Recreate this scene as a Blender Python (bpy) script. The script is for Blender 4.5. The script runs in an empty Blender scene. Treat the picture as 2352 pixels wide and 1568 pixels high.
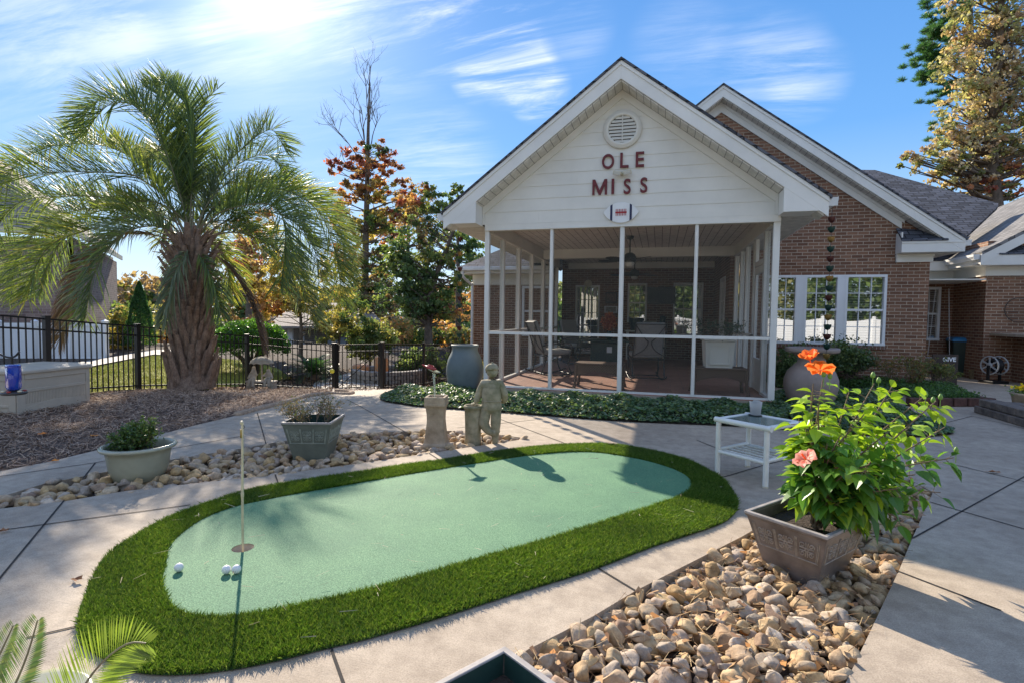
import bpy, math, random
import numpy as np
from mathutils import Vector, Matrix
from mathutils.geometry import tessellate_polygon
random.seed(7); rng = np.random.default_rng(7)
sc = bpy.context.scene
COL = sc.collection
R = math.radians
# ------------------------------------------------------------------ camera
H = 1.28
YAW, PITCH, ROLL = 0.2702, 0.0456, 0.0131
cy, sy = math.cos(YAW), math.sin(YAW)
fw = np.array([-sy*math.cos(PITCH), cy*math.cos(PITCH), -math.sin(PITCH)])
r0 = np.array([cy, sy, 0.0]); u0 = np.cross(r0, fw)
cr, sr = math.cos(ROLL), math.sin(ROLL)
rt, up = cr*r0+sr*u0, -sr*r0+cr*u0
cam = bpy.data.cameras.new('camera'); camo = bpy.data.objects.new('camera', cam); COL.objects.link(camo)
camo.matrix_world = Matrix(((rt[0], up[0], -fw[0], 0), (rt[1], up[1], -fw[1], 0), (rt[2], up[2], -fw[2], H), (0, 0, 0, 1)))
cam.lens = 36*1600/3072; cam.sensor_width = 36; cam.clip_start = 0.05; cam.clip_end = 3000
sc.camera = camo
# ------------------------------------------------------------------ light
AZ, EL = R(-40.4), R(29.6)
sund = np.array([math.sin(AZ)*math.cos(EL), math.cos(AZ)*math.cos(EL), math.sin(EL)])
w = bpy.data.worlds.new('World'); sc.world = w; w.use_nodes = True
nt = w.node_tree; nt.nodes.clear(); N = nt.nodes.new; L = nt.links.new
def mnode(tree, op, a, b=None, c=None, clamp=False):
    n = tree.nodes.new('ShaderNodeMath'); n.operation = op; n.use_clamp = clamp
    for i, v in enumerate((a, b, c)):
        if v is None: continue
        if isinstance(v, (int, float)): n.inputs[i].default_value = v
        else: tree.links.new(v, n.inputs[i])
    return n.outputs[0]
def vdot(tree, v, d):
    n = tree.nodes.new('ShaderNodeVectorMath'); n.operation = 'DOT_PRODUCT'
    tree.links.new(v, n.inputs[0]); n.inputs[1].default_value = d; return n.outputs['Value']
out = N('ShaderNodeOutputWorld'); bg = N('ShaderNodeBackground'); L(bg.outputs[0], out.inputs[0])
sky = N('ShaderNodeTexSky'); sky.sky_type = 'NISHITA'; sky.sun_disc = False
sky.sun_elevation = EL; sky.sun_rotation = AZ; sky.air_density = 1.0; sky.dust_density = 0.4; sky.ozone_density = 3.0; sky.altitude = 50
tc = N('ShaderNodeTexCoord'); dirv = tc.outputs['Generated']
sep = N('ShaderNodeSeparateXYZ'); L(dirv, sep.inputs[0])
zc = mnode(nt, 'ADD', mnode(nt, 'MAXIMUM', sep.outputs[2], 0.0), 0.12)
cu = mnode(nt, 'DIVIDE', sep.outputs[0], zc); cv = mnode(nt, 'DIVIDE', sep.outputs[1], zc)
comb = N('ShaderNodeCombineXYZ'); L(cu, comb.inputs[0]); L(cv, comb.inputs[1])
mp = N('ShaderNodeMapping'); L(comb.outputs[0], mp.inputs[0]); mp.inputs['Rotation'].default_value = (0, 0, R(-28)); mp.inputs['Scale'].default_value = (0.45, 2.4, 1)
mp.inputs['Location'].default_value = (0.9, 0.35, 0)
nz = N('ShaderNodeTexNoise'); L(mp.outputs[0], nz.inputs['Vector']); nz.inputs['Scale'].default_value = 1.9; nz.inputs['Detail'].default_value = 12; nz.inputs['Roughness'].default_value = 0.68; nz.inputs['Distortion'].default_value = 0.5
nz2 = N('ShaderNodeTexNoise'); L(comb.outputs[0], nz2.inputs['Vector']); nz2.inputs['Scale'].default_value = 0.55; nz2.inputs['Detail'].default_value = 3
cl = mnode(nt, 'MULTIPLY', nz.outputs[0], mnode(nt, 'MULTIPLY_ADD', nz2.outputs[0], 1.2, 0.35))
sepc = vdot(nt, dirv, tuple(sund))
def blob(d, a, b):        # soft patch of sky round one direction
    return mnode(nt, 'SMOOTH_MIN', 1.0, mnode(nt, 'MAXIMUM', 0.0, mnode(nt, 'MULTIPLY', mnode(nt, 'SUBTRACT', vdot(nt, dirv, tuple(d)), a), 1/(b-a))), 0.2)
mr = N('ShaderNodeMapRange'); mr.interpolation_type = 'SMOOTHSTEP'; L(cl, mr.inputs[0]); mr.inputs[1].default_value = 0.36; mr.inputs[2].default_value = 0.70; mr.inputs[4].default_value = 1.0
cmask = None
for bx_, by_, rad_, st_ in ((40, 115, 7, .2), (200, 100, 7, .26), (380, 80, 6, .3), (560, 50, 6, .36), (740, 30, 6, .45), (900, 20, 8, .8), (1060, 45, 6.0, 1.0), (1140, 95, 5.0, 1.3), (1180, 150, 4.5, 1.5), (1235, 205, 3.6, 1.5), (1090, 180, 2.6, 1.0), (1010, 375, 7, .35), (1560, 90, 5, .2), (1700, 120, 5, .16), (1780, 150, 5, .24), (1850, 185, 4, .3), (1300, 60, 5, .35), (700, 300, 12, .10)):
    q_ = fw+rt*((bx_-1176)/1225.0)-up*((by_-784)/1225.0); q_ = q_/np.linalg.norm(q_); a_, b_ = math.cos(R(rad_)), math.cos(R(rad_*.15))
    m_ = N('ShaderNodeMapRange'); m_.interpolation_type = 'SMOOTHSTEP'; L(vdot(nt, dirv, tuple(q_)), m_.inputs[0]); m_.inputs[1].default_value = a_; m_.inputs[2].default_value = b_; m_.inputs[4].default_value = st_
    cmask = m_.outputs[0] if cmask is None else mnode(nt, 'ADD', cmask, m_.outputs[0])
cmask = mnode(nt, 'MINIMUM', cmask, 1.5)
back_ = N('ShaderNodeMapRange'); L(vdot(nt, dirv, tuple(fw)), back_.inputs[0]); back_.inputs[1].default_value = .45; back_.inputs[2].default_value = .1; back_.inputs[4].default_value = .42  # unseen cloud cover behind the camera, added to fill the shaded fronts
cfac = mnode(nt, 'MAXIMUM', mnode(nt, 'MULTIPLY', mr.outputs[0], cmask), mnode(nt, 'MULTIPLY', back_.outputs[0], mnode(nt, 'MULTIPLY_ADD', mr.outputs[0], .5, .5)))
glow = mnode(nt, 'MAXIMUM', sepc, 0.0)
g1 = mnode(nt, 'MULTIPLY', mnode(nt, 'POWER', glow, 420.0), 4.0)
g2 = mnode(nt, 'MULTIPLY', mnode(nt, 'POWER', glow, 70.0), 1.0)
g3 = mnode(nt, 'MULTIPLY', mnode(nt, 'POWER', glow, 9.0), .12)
gs = mnode(nt, 'ADD', mnode(nt, 'ADD', g1, g2), g3)
# pale haze towards the horizon
hz = mnode(nt, 'POWER', mnode(nt, 'SUBTRACT', 1.0, mnode(nt, 'MAXIMUM', sep.outputs[2], 0.0)), 5.0)
cloudb = mnode(nt, 'ADD', 6.2, mnode(nt, 'MULTIPLY', gs, .8))
def cmul(c, f):
    n = N('ShaderNodeVectorMath'); n.operation = 'SCALE'
    if isinstance(c, tuple): n.inputs[0].default_value = c
    else: L(c, n.inputs[0])
    if isinstance(f, (int, float)): n.inputs['Scale'].default_value = f
    else: L(f, n.inputs['Scale'])
    return n.outputs[0]
def cadd(a, b):
    n = N('ShaderNodeVectorMath'); L(a, n.inputs[0]); L(b, n.inputs[1]); return n.outputs[0]
ele = N('ShaderNodeValToRGB'); L(mnode(nt, 'MAXIMUM', sep.outputs[2], 0.0), ele.inputs[0]); el_ = ele.color_ramp.elements
el_.new(.14); el_.new(.38)
for e_, (p_, c_) in zip(el_, ((0, (.66, .76, .84)), (.10, (.40, .60, .83)), (.30, (.13, .36, .76)), (.70, (.035, .19, .57)))): e_.position = p_; e_.color = (*c_, 1)
nis = N('ShaderNodeVectorMath'); nis.operation = 'MINIMUM'; L(cmul(sky.outputs[0], .12), nis.inputs[0]); nis.inputs[1].default_value = (1.2, 1.3, 1.4)
base = cadd(cadd(nis.outputs[0], cmul(ele.outputs[0], 4.6)), cmul((1, .98, .93), gs))
mixc = N('ShaderNodeMix'); mixc.data_type = 'RGBA'
L(mnode(nt, 'MULTIPLY', cfac, 0.85), mixc.inputs[0]); L(base, mixc.inputs[6]); L(cmul((1, 1, 1.03), cloudb), mixc.inputs[7])
L(mixc.outputs[2], bg.inputs[0]); bg.inputs[1].default_value = 0.10
sl = bpy.data.lights.new('sun', 'SUN'); sl.energy = 3.8; sl.angle = R(0.55); sl.color = (1.0, 0.88, 0.72)
slo = bpy.data.objects.new('sun', sl); COL.objects.link(slo)
slo.rotation_euler = Vector(sund).to_track_quat('Z', 'Y').to_euler(); slo.location = (-20, 20, 30)
sc.view_settings.view_transform = 'Standard'; sc.view_settings.look = 'None'; sc.view_settings.exposure = 1.28; sc.view_settings.gamma = 1
sc.cycles.max_bounces = 10; sc.cycles.transparent_max_bounces = 24
# ------------------------------------------------------------------ geometry of the view: where a seen point lies in the world
FD = 1225.0
def ray(x, y): return fw + rt*((x-1176)/FD) - up*((y-784)/FD)
CP = np.array([0, 0, H])
def sstep(a, b, x):
    t = np.clip((x-a)/(b-a), 0, 1); return t*t*(3-2*t)
def zt(x, y):
    d = -sy*np.asarray(x, float)+cy*np.asarray(y, float)
    z = np.interp(d, [7.6, 8.4, 10, 12.3, 13.5, 15.2, 20, 30, 60, 100, 200, 260, 400], [0, -.02, -.18, -.38, -.62, -.7, -.75, -.95, -2.2, -2.9, -3.4, -1, 2])
    x = np.asarray(x, float); return z*sstep(-3.2, -5.0, x)*(1-.65*sstep(-9.5, -13.5, x)*(1-sstep(28, 45, d)))
def Pd(x, y, d): return CP+ray(x, y)*d
def PY(x, y, Y): q = ray(x, y); return CP+q*(Y/q[1])
def PX(x, y, X): q = ray(x, y); return CP+q*(X/q[0])
def PZ(x, y, z): q = ray(x, y); return CP+q*((z-H)/q[2])
def PP(x, y, p0, n):
    q = ray(x, y); n = np.array(n, float); return CP+q*(np.dot(np.array(p0)-CP, n)/np.dot(q, n))
def G(x, y, dz=0):
    z = 0.0
    for _ in range(25):
        p = PZ(x, y, z+dz); z = 0.5*z+0.5*float(zt(p[0], p[1]))
    return PZ(x, y, z+dz)
def V(p): return Vector([float(a) for a in p])
# ------------------------------------------------------------------ mesh builder
class MB:
    def __init__(s): s.v = []; s.f = []; s.sm = []
    def add(s, vs, fs, smooth=False):
        b = len(s.v); s.v += [tuple(float(a) for a in v) for v in vs]
        for f in fs: s.f.append(tuple(i+b for i in f)); s.sm.append(smooth)
        return s
    def box(s, x0, x1, y0, y1, z0, z1, M=None):
        vs = [(x, y, z) for z in (z0, z1) for y in (y0, y1) for x in (x0, x1)]
        if M is not None: vs = [M @ Vector(v) for v in vs]
        return s.add(vs, [(0, 2, 3, 1), (4, 5, 7, 6), (0, 1, 5, 4), (2, 6, 7, 3), (0, 4, 6, 2), (1, 3, 7, 5)])
    def bar(s, a, b, w, h, upv=(0, 0, 1)):       # rectangular bar between two points
        a, b = V(a), V(b); t = (b-a); l = t.length; t.normalize(); sdv = t.cross(Vector(upv))
        if sdv.length < 1e-4: sdv = t.cross(Vector((0, 1, 0)))
        sdv.normalize(); n = sdv.cross(t)
        M = Matrix(((t.x, sdv.x, n.x, a.x), (t.y, sdv.y, n.y, a.y), (t.z, sdv.z, n.z, a.z), (0, 0, 0, 1)))
        return s.box(0, l, -w/2, w/2, -h/2, h/2, M)
    def tube(s, pts, r, n=8, cap=True):
        pts = [V(p) for p in pts]; k = len(pts); rs = r if isinstance(r, (list, tuple, np.ndarray)) else [r]*k
        vs = []; prev = None
        for i, p in enumerate(pts):
            t = (pts[min(i+1, k-1)]-pts[max(i-1, 0)])
            if t.length < 1e-9: t = Vector((0, 0, 1))
            t.normalize()
            if prev is None:
                a = Vector((0, 0, 1)) if abs(t.z) < .9 else Vector((1, 0, 0)); x = t.cross(a).normalized()
            else:
                x = prev-t*prev.dot(t)
                x = x.normalized() if x.length > 1e-6 else t.orthogonal().normalized()
            prev = x; y = t.cross(x)
            for j in range(n):
                an = 2*math.pi*j/n; vs.append(p+(x*math.cos(an)+y*math.sin(an))*rs[i])
        fs = [(i*n+j, i*n+(j+1) % n, (i+1)*n+(j+1) % n, (i+1)*n+j) for i in range(k-1) for j in range(n)]
        s.add(vs, fs, True)
        if cap and n > 2: s.add(vs[:n], [tuple(range(n))[::-1]]); s.add(vs[-n:], [tuple(range(n))])
        return s
    def lathe(s, prof, c=(0, 0, 0), n=32, sx=1, sy_=1, sq=None, M=None, smooth=True):
        vs = []
        for r, z in prof:
            for j in range(n):
                an = 2*math.pi*j/n; x, y = math.cos(an), math.sin(an)
                if sq:
                    k = 1/max(abs(x), abs(y)) if sq == 'box' else 1; x, y = x*k, y*k
                v = Vector((c[0]+x*r*sx, c[1]+y*r*sy_, c[2]+z)); vs.append(M @ v if M is not None else v)
        fs = [(i*n+j, i*n+(j+1) % n, (i+1)*n+(j+1) % n, (i+1)*n+j) for i in range(len(prof)-1) for j in range(n)]
        return s.add(vs, fs, smooth)
    def rsq(s, prof, c=(0, 0, 0), M=None, asp=1.0):          # square lathe (flat sided), half widths r
        vs = []
        for r, z in prof:
            for x, y in ((-1, -1), (1, -1), (1, 1), (-1, 1)):
                v = Vector((c[0]+x*r*asp, c[1]+y*r, c[2]+z)); vs.append(M @ v if M is not None else v)
        return s.add(vs, [(i*4+j, i*4+(j+1) % 4, (i+1)*4+(j+1) % 4, (i+1)*4+j) for i in range(len(prof)-1) for j in range(4)])
    def sheet(s, poly, z0=None, z1=None, holes=()):           # polygon(s) seen from above; z0 bottom, z1 top (absolute) or vertices' own z
        loops = [list(poly)]+[list(h) for h in holes]
        tri = tessellate_polygon([[Vector((p[0], p[1], 0)) for p in l] for l in loops])
        fl = [p for l in loops for p in l]
        def zz(p, z, d): return (p[0], p[1], (p[2] if len(p) > 2 else 0)+d) if z is None else (p[0], p[1], z)
        tv = [zz(p, z1, 0) for p in fl]
        fs = []
        for t in tri:
            a, b, c = [Vector((fl[i][0], fl[i][1])) for i in t]
            fs.append(tuple(t) if (b-a).cross(c-a) > 0 else tuple(t)[::-1])
        s.add(tv, fs)
        if z0 is not None:
            for l in loops:
                k = len(l); tp = [zz(p, z1, 0) for p in l]; bt = [zz(p, z0, 0) for p in l]
                s.add(tp+bt, [(i, k+i, k+(i+1) % k, (i+1) % k) for i in range(k)])
        return s
    def prism(s, poly, d):                                    # planar 3D polygon extruded by vector d
        k = len(poly); a = [V(p) for p in poly]; b = [p+V(d) for p in a]
        s.add(a+b, [tuple(range(k))[::-1], tuple(range(k, 2*k))]+[(i, (i+1) % k, k+(i+1) % k, k+i) for i in range(k)]); return s
    def build(s, name, mat, parent=None, uv=True, bevel=0, world=True, seg=2):
        me = bpy.data.meshes.new(name); me.from_pydata(s.v, [], s.f); me.update()
        me.polygons.foreach_set('use_smooth', s.sm)
        if mat: me.materials.append(mat)
        o = bpy.data.objects.new(name, me); COL.objects.link(o)
        if uv: autouv(me)
        if bevel:
            b = o.modifiers.new('bevel', 'BEVEL'); b.width = bevel; b.segments = seg; b.limit_method = 'ANGLE'; b.angle_limit = R(35)
        if parent:
            o.parent = parent
            if world:
                q = parent
                o.location = -Vector(parent.location)
                while q.parent: q = q.parent; o.location -= Vector(q.location)
        return o
def autouv(me):
    l = me.uv_layers.new(name='UVMap'); nl = len(me.loops)
    vi = np.empty(nl, 'i'); me.loops.foreach_get('vertex_index', vi)
    co = np.empty(len(me.vertices)*3); me.vertices.foreach_get('co', co); co = co.reshape(-1, 3)[vi]
    pn = np.empty(len(me.polygons)*3); me.polygons.foreach_get('normal', pn); pn = pn.reshape(-1, 3)
    lt = np.empty(len(me.polygons), 'i'); me.polygons.foreach_get('loop_total', lt)
    n = np.repeat(pn, lt, axis=0); t = np.cross(np.array([0, 0, 1.0]), n); ln = np.linalg.norm(t, axis=1)
    flat = ln < 0.05; t[flat] = (1, 0, 0); ln[flat] = 1; t /= ln[:, None]; b = np.cross(n, t)
    # keep the direction of u stable on facing walls
    sgn = np.sign(t[:, 0]+0.31*t[:, 1]); sgn[sgn == 0] = 1; t *= sgn[:, None]
    l.data.foreach_set('uv', np.stack([(co*t).sum(1), (co*b).sum(1)], 1).ravel())
def npmesh(name, vs, k, mat, parent=None, cols=None, smooth=False):
    """vs (n*k,3): n separate faces of k corners"""
    vs = np.asarray(vs, 'f').reshape(-1, 3); n = len(vs)//k
    me = bpy.data.meshes.new(name); me.vertices.add(len(vs)); me.vertices.foreach_set('co', vs.ravel())
    me.loops.add(len(vs)); me.loops.foreach_set('vertex_index', np.arange(len(vs), dtype='i'))
    me.polygons.add(n); me.polygons.foreach_set('loop_start', np.arange(0, n*k, k, dtype='i')); me.polygons.foreach_set('loop_total', np.full(n, k, 'i'))
    me.update(calc_edges=True)
    if smooth: me.polygons.foreach_set('use_smooth', np.ones(n, bool))
    if cols is not None:
        c = np.ones((len(vs), 4), 'f'); c[:, :3] = np.repeat(cols, k, axis=0) if len(cols) == n else cols
        me.color_attributes.new('tint', 'FLOAT_COLOR', 'POINT').data.foreach_set('color', c.ravel())
    me.materials.append(mat); o = bpy.data.objects.new(name, me); COL.objects.link(o)
    if parent: o.parent = parent; o.location = -Vector(parent.location)
    return o
def tag(o, label=None, cat=None, group=None, kind=None):
    if label: o['label'] = label
    if cat: o['category'] = cat
    if group: o['group'] = group
    if kind: o['kind'] = kind
    return o
def thing(name, label, cat, loc=(0, 0, 0), rz=0, group=None):
    o = bpy.data.objects.new(name, None); COL.objects.link(o); o.location = V(loc); o.rotation_euler[2] = rz; o.empty_display_size = .1
    return tag(o, label, cat, group)
def dup(root, loc, rz=None, label=None, scale=None):
    def cp(o, par):
        c = o.copy(); COL.objects.link(c)
        if par: c.parent = par
        for ch in o.children: cp(ch, c)
        return c
    c = cp(root, None); c.location = V(loc)
    if rz is not None: c.rotation_euler[2] = rz
    if label: c['label'] = label
    if scale: c.scale = (scale,)*3
    return c
def inpoly(poly, P):
    x, y = P[:, 0], P[:, 1]; ins = np.zeros(len(P), bool); n = len(poly)
    for i in range(n):
        x0, y0 = poly[i][:2]; x1, y1 = poly[(i+1) % n][:2]
        if y0 == y1: continue
        c = ((y0 > y) != (y1 > y)) & (x < (x1-x0)*(y-y0)/(y1-y0)+x0); ins ^= c
    return ins
def scatter(poly, n, holes=()):
    p = np.array([q[:2] for q in poly]); a, b = p.min(0), p.max(0); out_ = np.zeros((0, 2))
    while len(out_) < n:
        q = rng.uniform(a, b, (n*2, 2)); m = inpoly(p, q)
        for h in holes: m &= ~inpoly(h, q)
        out_ = np.concatenate([out_, q[m]])
    return out_[:n]
def smoothpoly(pts, n=4):
    pts = [np.array(p, float) for p in pts]; k = len(pts); o = []
    for i in range(k):
        a, b, c, d = pts[i-1], pts[i], pts[(i+1) % k], pts[(i+2) % k]
        for j in range(n):
            t = j/n; o.append(.5*((2*b)+(-a+c)*t+(2*a-5*b+4*c-d)*t*t+(-a+3*b-3*c+d)*t**3))
    return o
def spl(pts, n=6):
    pts = [np.array(p, float) for p in pts]; k = len(pts); o = []
    for i in range(k-1):
        a, b, c, d = pts[max(i-1, 0)], pts[i], pts[i+1], pts[min(i+2, k-1)]
        for j in range(n):
            t = j/n; o.append(.5*((2*b)+(-a+c)*t+(2*a-5*b+4*c-d)*t*t+(-a+3*b-3*c+d)*t**3))
    return o+[pts[-1]]
# ------------------------------------------------------------------ materials
def newmat(name):
    m = bpy.data.materials.new(name); m.use_nodes = True; t = m.node_tree; b = t.nodes['Principled BSDF']; return m, t, b
def rgb(c): return (c[0], c[1], c[2], 1)
def noise(t, vec, scale, detail=4, rough=.55, dist=0):
    n = t.nodes.new('ShaderNodeTexNoise'); t.links.new(vec, n.inputs['Vector']); n.inputs['Scale'].default_value = scale
    n.inputs['Detail'].default_value = detail; n.inputs['Roughness'].default_value = rough; n.inputs['Distortion'].default_value = dist; return n.outputs[0]
def mixrgb(t, f, a, b, mode='MIX'):
    n = t.nodes.new('ShaderNodeMix'); n.data_type = 'RGBA'; n.blend_type = mode
    for i, v in ((0, f), (6, a), (7, b)):
        if isinstance(v, (int, float)): n.inputs[i].default_value = v
        elif isinstance(v, tuple): n.inputs[i].default_value = rgb(v)
        else: t.links.new(v, n.inputs[i])
    return n.outputs[2]
def ramp(t, f, stops):
    n = t.nodes.new('ShaderNodeValToRGB'); t.links.new(f, n.inputs[0]); e = n.color_ramp.elements
    while len(e) < len(stops): e.new(0.5)
    for i, (p, c) in enumerate(stops): e[i].position = p; e[i].color = rgb(c)
    return n.outputs[0]
def remap(t, v, a, b, c=0., d=1.):
    n = t.nodes.new('ShaderNodeMapRange'); t.links.new(v, n.inputs[0])
    for i, q in ((1, a), (2, b), (3, c), (4, d)): n.inputs[i].default_value = q
    return n.outputs[0]
def bump(t, b, h, strength=.3, dist=.01):
    n = t.nodes.new('ShaderNodeBump'); n.inputs['Strength'].default_value = strength; n.inputs['Distance'].default_value = dist
    t.links.new(h, n.inputs['Height']); t.links.new(n.outputs[0], b.inputs['Normal'])
def pos(t): return t.nodes.new('ShaderNodeNewGeometry').outputs['Position']
def obj_(t): return t.nodes.new('ShaderNodeTexCoord').outputs['Object']
def uvn(t): return t.nodes.new('ShaderNodeTexCoord').outputs['UV']
def plain(name, col, rough=.6, var=.25, scale=6, bs=.15, bd=.005, metal=0, spec=.5, world=True, col2=None, detail=5, bscale=None):
    m, t, b = newmat(name); p = pos(t) if world else obj_(t)
    n = noise(t, p, scale, detail, .6)
    c2 = col2 or tuple(x*(1-var) for x in col)
    t.links.new(mixrgb(t, remap(t, n, .32, .68), c2, tuple(min(1, x*(1+var*.35)) for x in col)), b.inputs['Base Color'])
    b.inputs['Roughness'].default_value = rough; b.inputs['Metallic'].default_value = metal; b.inputs['Specular IOR Level'].default_value = spec
    if bs: bump(t, b, noise(t, p, bscale or scale*8, 4, .6), bs, bd)
    return m
M = {}
M['white'] = plain('white_paint', (.76, .745, .69), .5, .10, 1.6, .08, .002)
M['white2'] = plain('white_siding', (.74, .715, .64), .55, .12, 1.2, .1, .002)
M['gutter'] = plain('gutter_metal', (.72, .72, .70), .35, .18, 3, .05, .002)
M['vinyl'] = plain('white_vinyl', (.82, .83, .84), .35, .05, 1, 0)
M['blackmetal'] = plain('black_metal', (.012, .013, .015), .38, .2, 20, .1, .001)
M['darkmetal'] = plain('bronze_metal', (.035, .03, .026), .4, .3, 20, .1, .001)
def brickmat(name, cols, mortar, bw=.2032, bh=.0677, rough=.85):
    m, t, b = newmat(name); uv = uvn(t)
    def br(c1, c2, mo, bias=0):
        n = t.nodes.new('ShaderNodeTexBrick'); t.links.new(uv, n.inputs['Vector']); n.inputs['Scale'].default_value = 1
        n.inputs['Brick Width'].default_value = bw; n.inputs['Row Height'].default_value = bh; n.inputs['Mortar Size'].default_value = .0064
        n.inputs['Mortar Smooth'].default_value = .25; n.inputs['Color1'].default_value = rgb(c1); n.inputs['Color2'].default_value = rgb(c2); n.inputs['Mortar'].default_value = rgb(mo); n.inputs['Bias'].default_value = bias
        return n
    n = br(cols[0], cols[1], mortar)
    p = pos(t); big = noise(t, p, .9, 3); fine = noise(t, uv, 55, 5, .7)
    c = mixrgb(t, remap(t, fine, .3, .7, .55, 1.2), (0, 0, 0), n.outputs[0])
    c = mixrgb(t, 1.0, n.outputs[0], ramp(t, fine, [(.25, (.62, .6, .58)), (.75, (1.15, 1.12, 1.1))]), 'MULTIPLY')
    c = mixrgb(t, 1.0, c, ramp(t, big, [(.3, (.86, .84, .84)), (.7, (1.08, 1.05, 1.02))]), 'MULTIPLY')
    t.links.new(c, b.inputs['Base Color']); b.inputs['Roughness'].default_value = rough
    h = mnode(t, 'ADD', mnode(t, 'MULTIPLY', n.outputs['Fac'], -1.0), mnode(t, 'MULTIPLY', fine, .35)); bump(t, b, h, .8, .006)
    return m
M['brick'] = brickmat('red_brown_brick', ((.18, .088, .052), (.31, .165, .10)), (.52, .45, .35))
M['brick_in'] = M['brick']
M['brick_nb'] = brickmat('mottled_brick', ((.20, .145, .135), (.32, .25, .225)), (.42, .38, .36))
M['soldier'] = brickmat('soldier_brick', ((.15, .072, .052), (.21, .115, .085)), (.38, .33, .28), .0677, .2032)
def shingle(name, c1, c2, ln):
    m, t, b = newmat(name); uv = uvn(t)
    n = t.nodes.new('ShaderNodeTexBrick'); t.links.new(uv, n.inputs['Vector']); n.inputs['Scale'].default_value = 1
    n.inputs['Brick Width'].default_value = .26; n.inputs['Row Height'].default_value = .135; n.inputs['Mortar Size'].default_value = .017; n.inputs['Mortar Smooth'].default_value = .8
    n.offset = .37; n.inputs['Color1'].default_value = rgb(c1); n.inputs['Color2'].default_value = rgb(c2); n.inputs['Mortar'].default_value = rgb(ln)  # dark course lines: shadow under each shingle row put into the colour
    f = noise(t, uv, 90, 5, .8); g = noise(t, uv, 3, 4, .6)
    c = mixrgb(t, 1.0, n.outputs[0], ramp(t, f, [(.3, (.6, .6, .6)), (.7, (1.35, 1.35, 1.35))]), 'MULTIPLY')
    c = mixrgb(t, 1.0, c, ramp(t, g, [(.3, (.75, .75, .75)), (.7, (1.15, 1.15, 1.15))]), 'MULTIPLY')
    t.links.new(c, b.inputs['Base Color']); b.inputs['Roughness'].default_value = .9
    s2 = t.nodes.new('ShaderNodeSeparateXYZ'); t.links.new(uv, s2.inputs[0])
    saw = mnode(t, 'FRACT', mnode(t, 'DIVIDE', s2.outputs[1], .135)); bump(t, b, mnode(t, 'ADD', mnode(t, 'MULTIPLY', saw, -1.0), mnode(t, 'MULTIPLY', n.outputs['Fac'], -.5)), 1.0, .012)
    return m
M['roof'] = shingle('dark_shingles', (.040, .043, .052), (.125, .13, .15), (.006, .006, .008))
M['roof2'] = shingle('sunlit_grey_shingles', (.16, .155, .15), (.25, .24, .23), (.08, .08, .08))  # lighter shingles for one slope, its sunlight put into the colour
M['roof_nb'] = shingle('brown_grey_shingles', (.24, .20, .18), (.34, .30, .27), (.14, .12, .11))
def concrete(name, c1=(.50, .42, .325), c2=(.38, .31, .235)):
    m, t, b = newmat(name); p = pos(t)
    n1 = noise(t, p, .9, 6, .65, .4); n2 = noise(t, p, 9, 6, .7); n3 = noise(t, p, 160, 3, .7)
    mpn = t.nodes.new('ShaderNodeMapping'); t.links.new(p, mpn.inputs[0]); mpn.inputs['Scale'].default_value = (1.2, 60, 1); mpn.inputs['Rotation'].default_value = (0, 0, .5)
    br = noise(t, mpn.outputs[0], 3, 3, .6)
    c = mixrgb(t, remap(t, n1, .35, .65), c2, c1)
    c = mixrgb(t, 1.0, c, ramp(t, n2, [(.28, (.70, .67, .64)), (.62, (1.08, 1.07, 1.05))]), 'MULTIPLY')
    c = mixrgb(t, 1.0, c, ramp(t, n3, [(.30, (.66, .65, .64)), (.6, (1.10, 1.10, 1.10))]), 'MULTIPLY')
    vo_ = t.nodes.new('ShaderNodeTexVoronoi'); vo_.feature = 'DISTANCE_TO_EDGE'; t.links.new(p, vo_.inputs['Vector']); vo_.inputs['Scale'].default_value = .42
    c = mixrgb(t, mnode(t, 'MULTIPLY', remap(t, br, .35, .7), .16), c, (.20, .17, .14))
    c = mixrgb(t, mnode(t, 'MULTIPLY', remap(t, noise(t, p, 2.7, 8, .8, .6), .57, .72), .6), c, (.17, .15, .13))
    t.links.new(c, b.inputs['Base Color']); b.inputs['Roughness'].default_value = .82
    bump(t, b, mnode(t, 'ADD', mnode(t, 'MULTIPLY', n3, .6), br), .35, .003); return m
M['concrete'] = concrete('broom_finished_concrete')
M['joint'] = plain('dirty_joint', (.035, .03, .026), .95, .4, 30, .3, .002)
M['soil'] = plain('dark_soil', (.065, .045, .032), .95, .5, 14, .9, .03, bscale=60)
M['mulch'] = plain('mulch_ground', (.15, .10, .078), .95, .55, 20, 1, .03, bscale=70)
M['lawn'] = plain('lawn_grass', (.40, .37, .08), .9, .45, 3, .8, .02, bscale=120, col2=(.25, .27, .05))
M['path'] = concrete('pale_path_concrete', (.55, .52, .47), (.42, .39, .35))
M['stone'] = plain('mossy_cast_stone', (.34, .29, .20), .9, .5, 11, .8, .012, world=False, col2=(.16, .155, .085), bscale=30)
M['stone2'] = plain('sandy_cast_stone', (.42, .33, .235), .9, .4, 7, .5, .008, world=False, col2=(.24, .185, .12))
M['palestone'] = plain('pale_cast_stone', (.50, .45, .37), .9, .35, 12, .5, .008, world=False)
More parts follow.
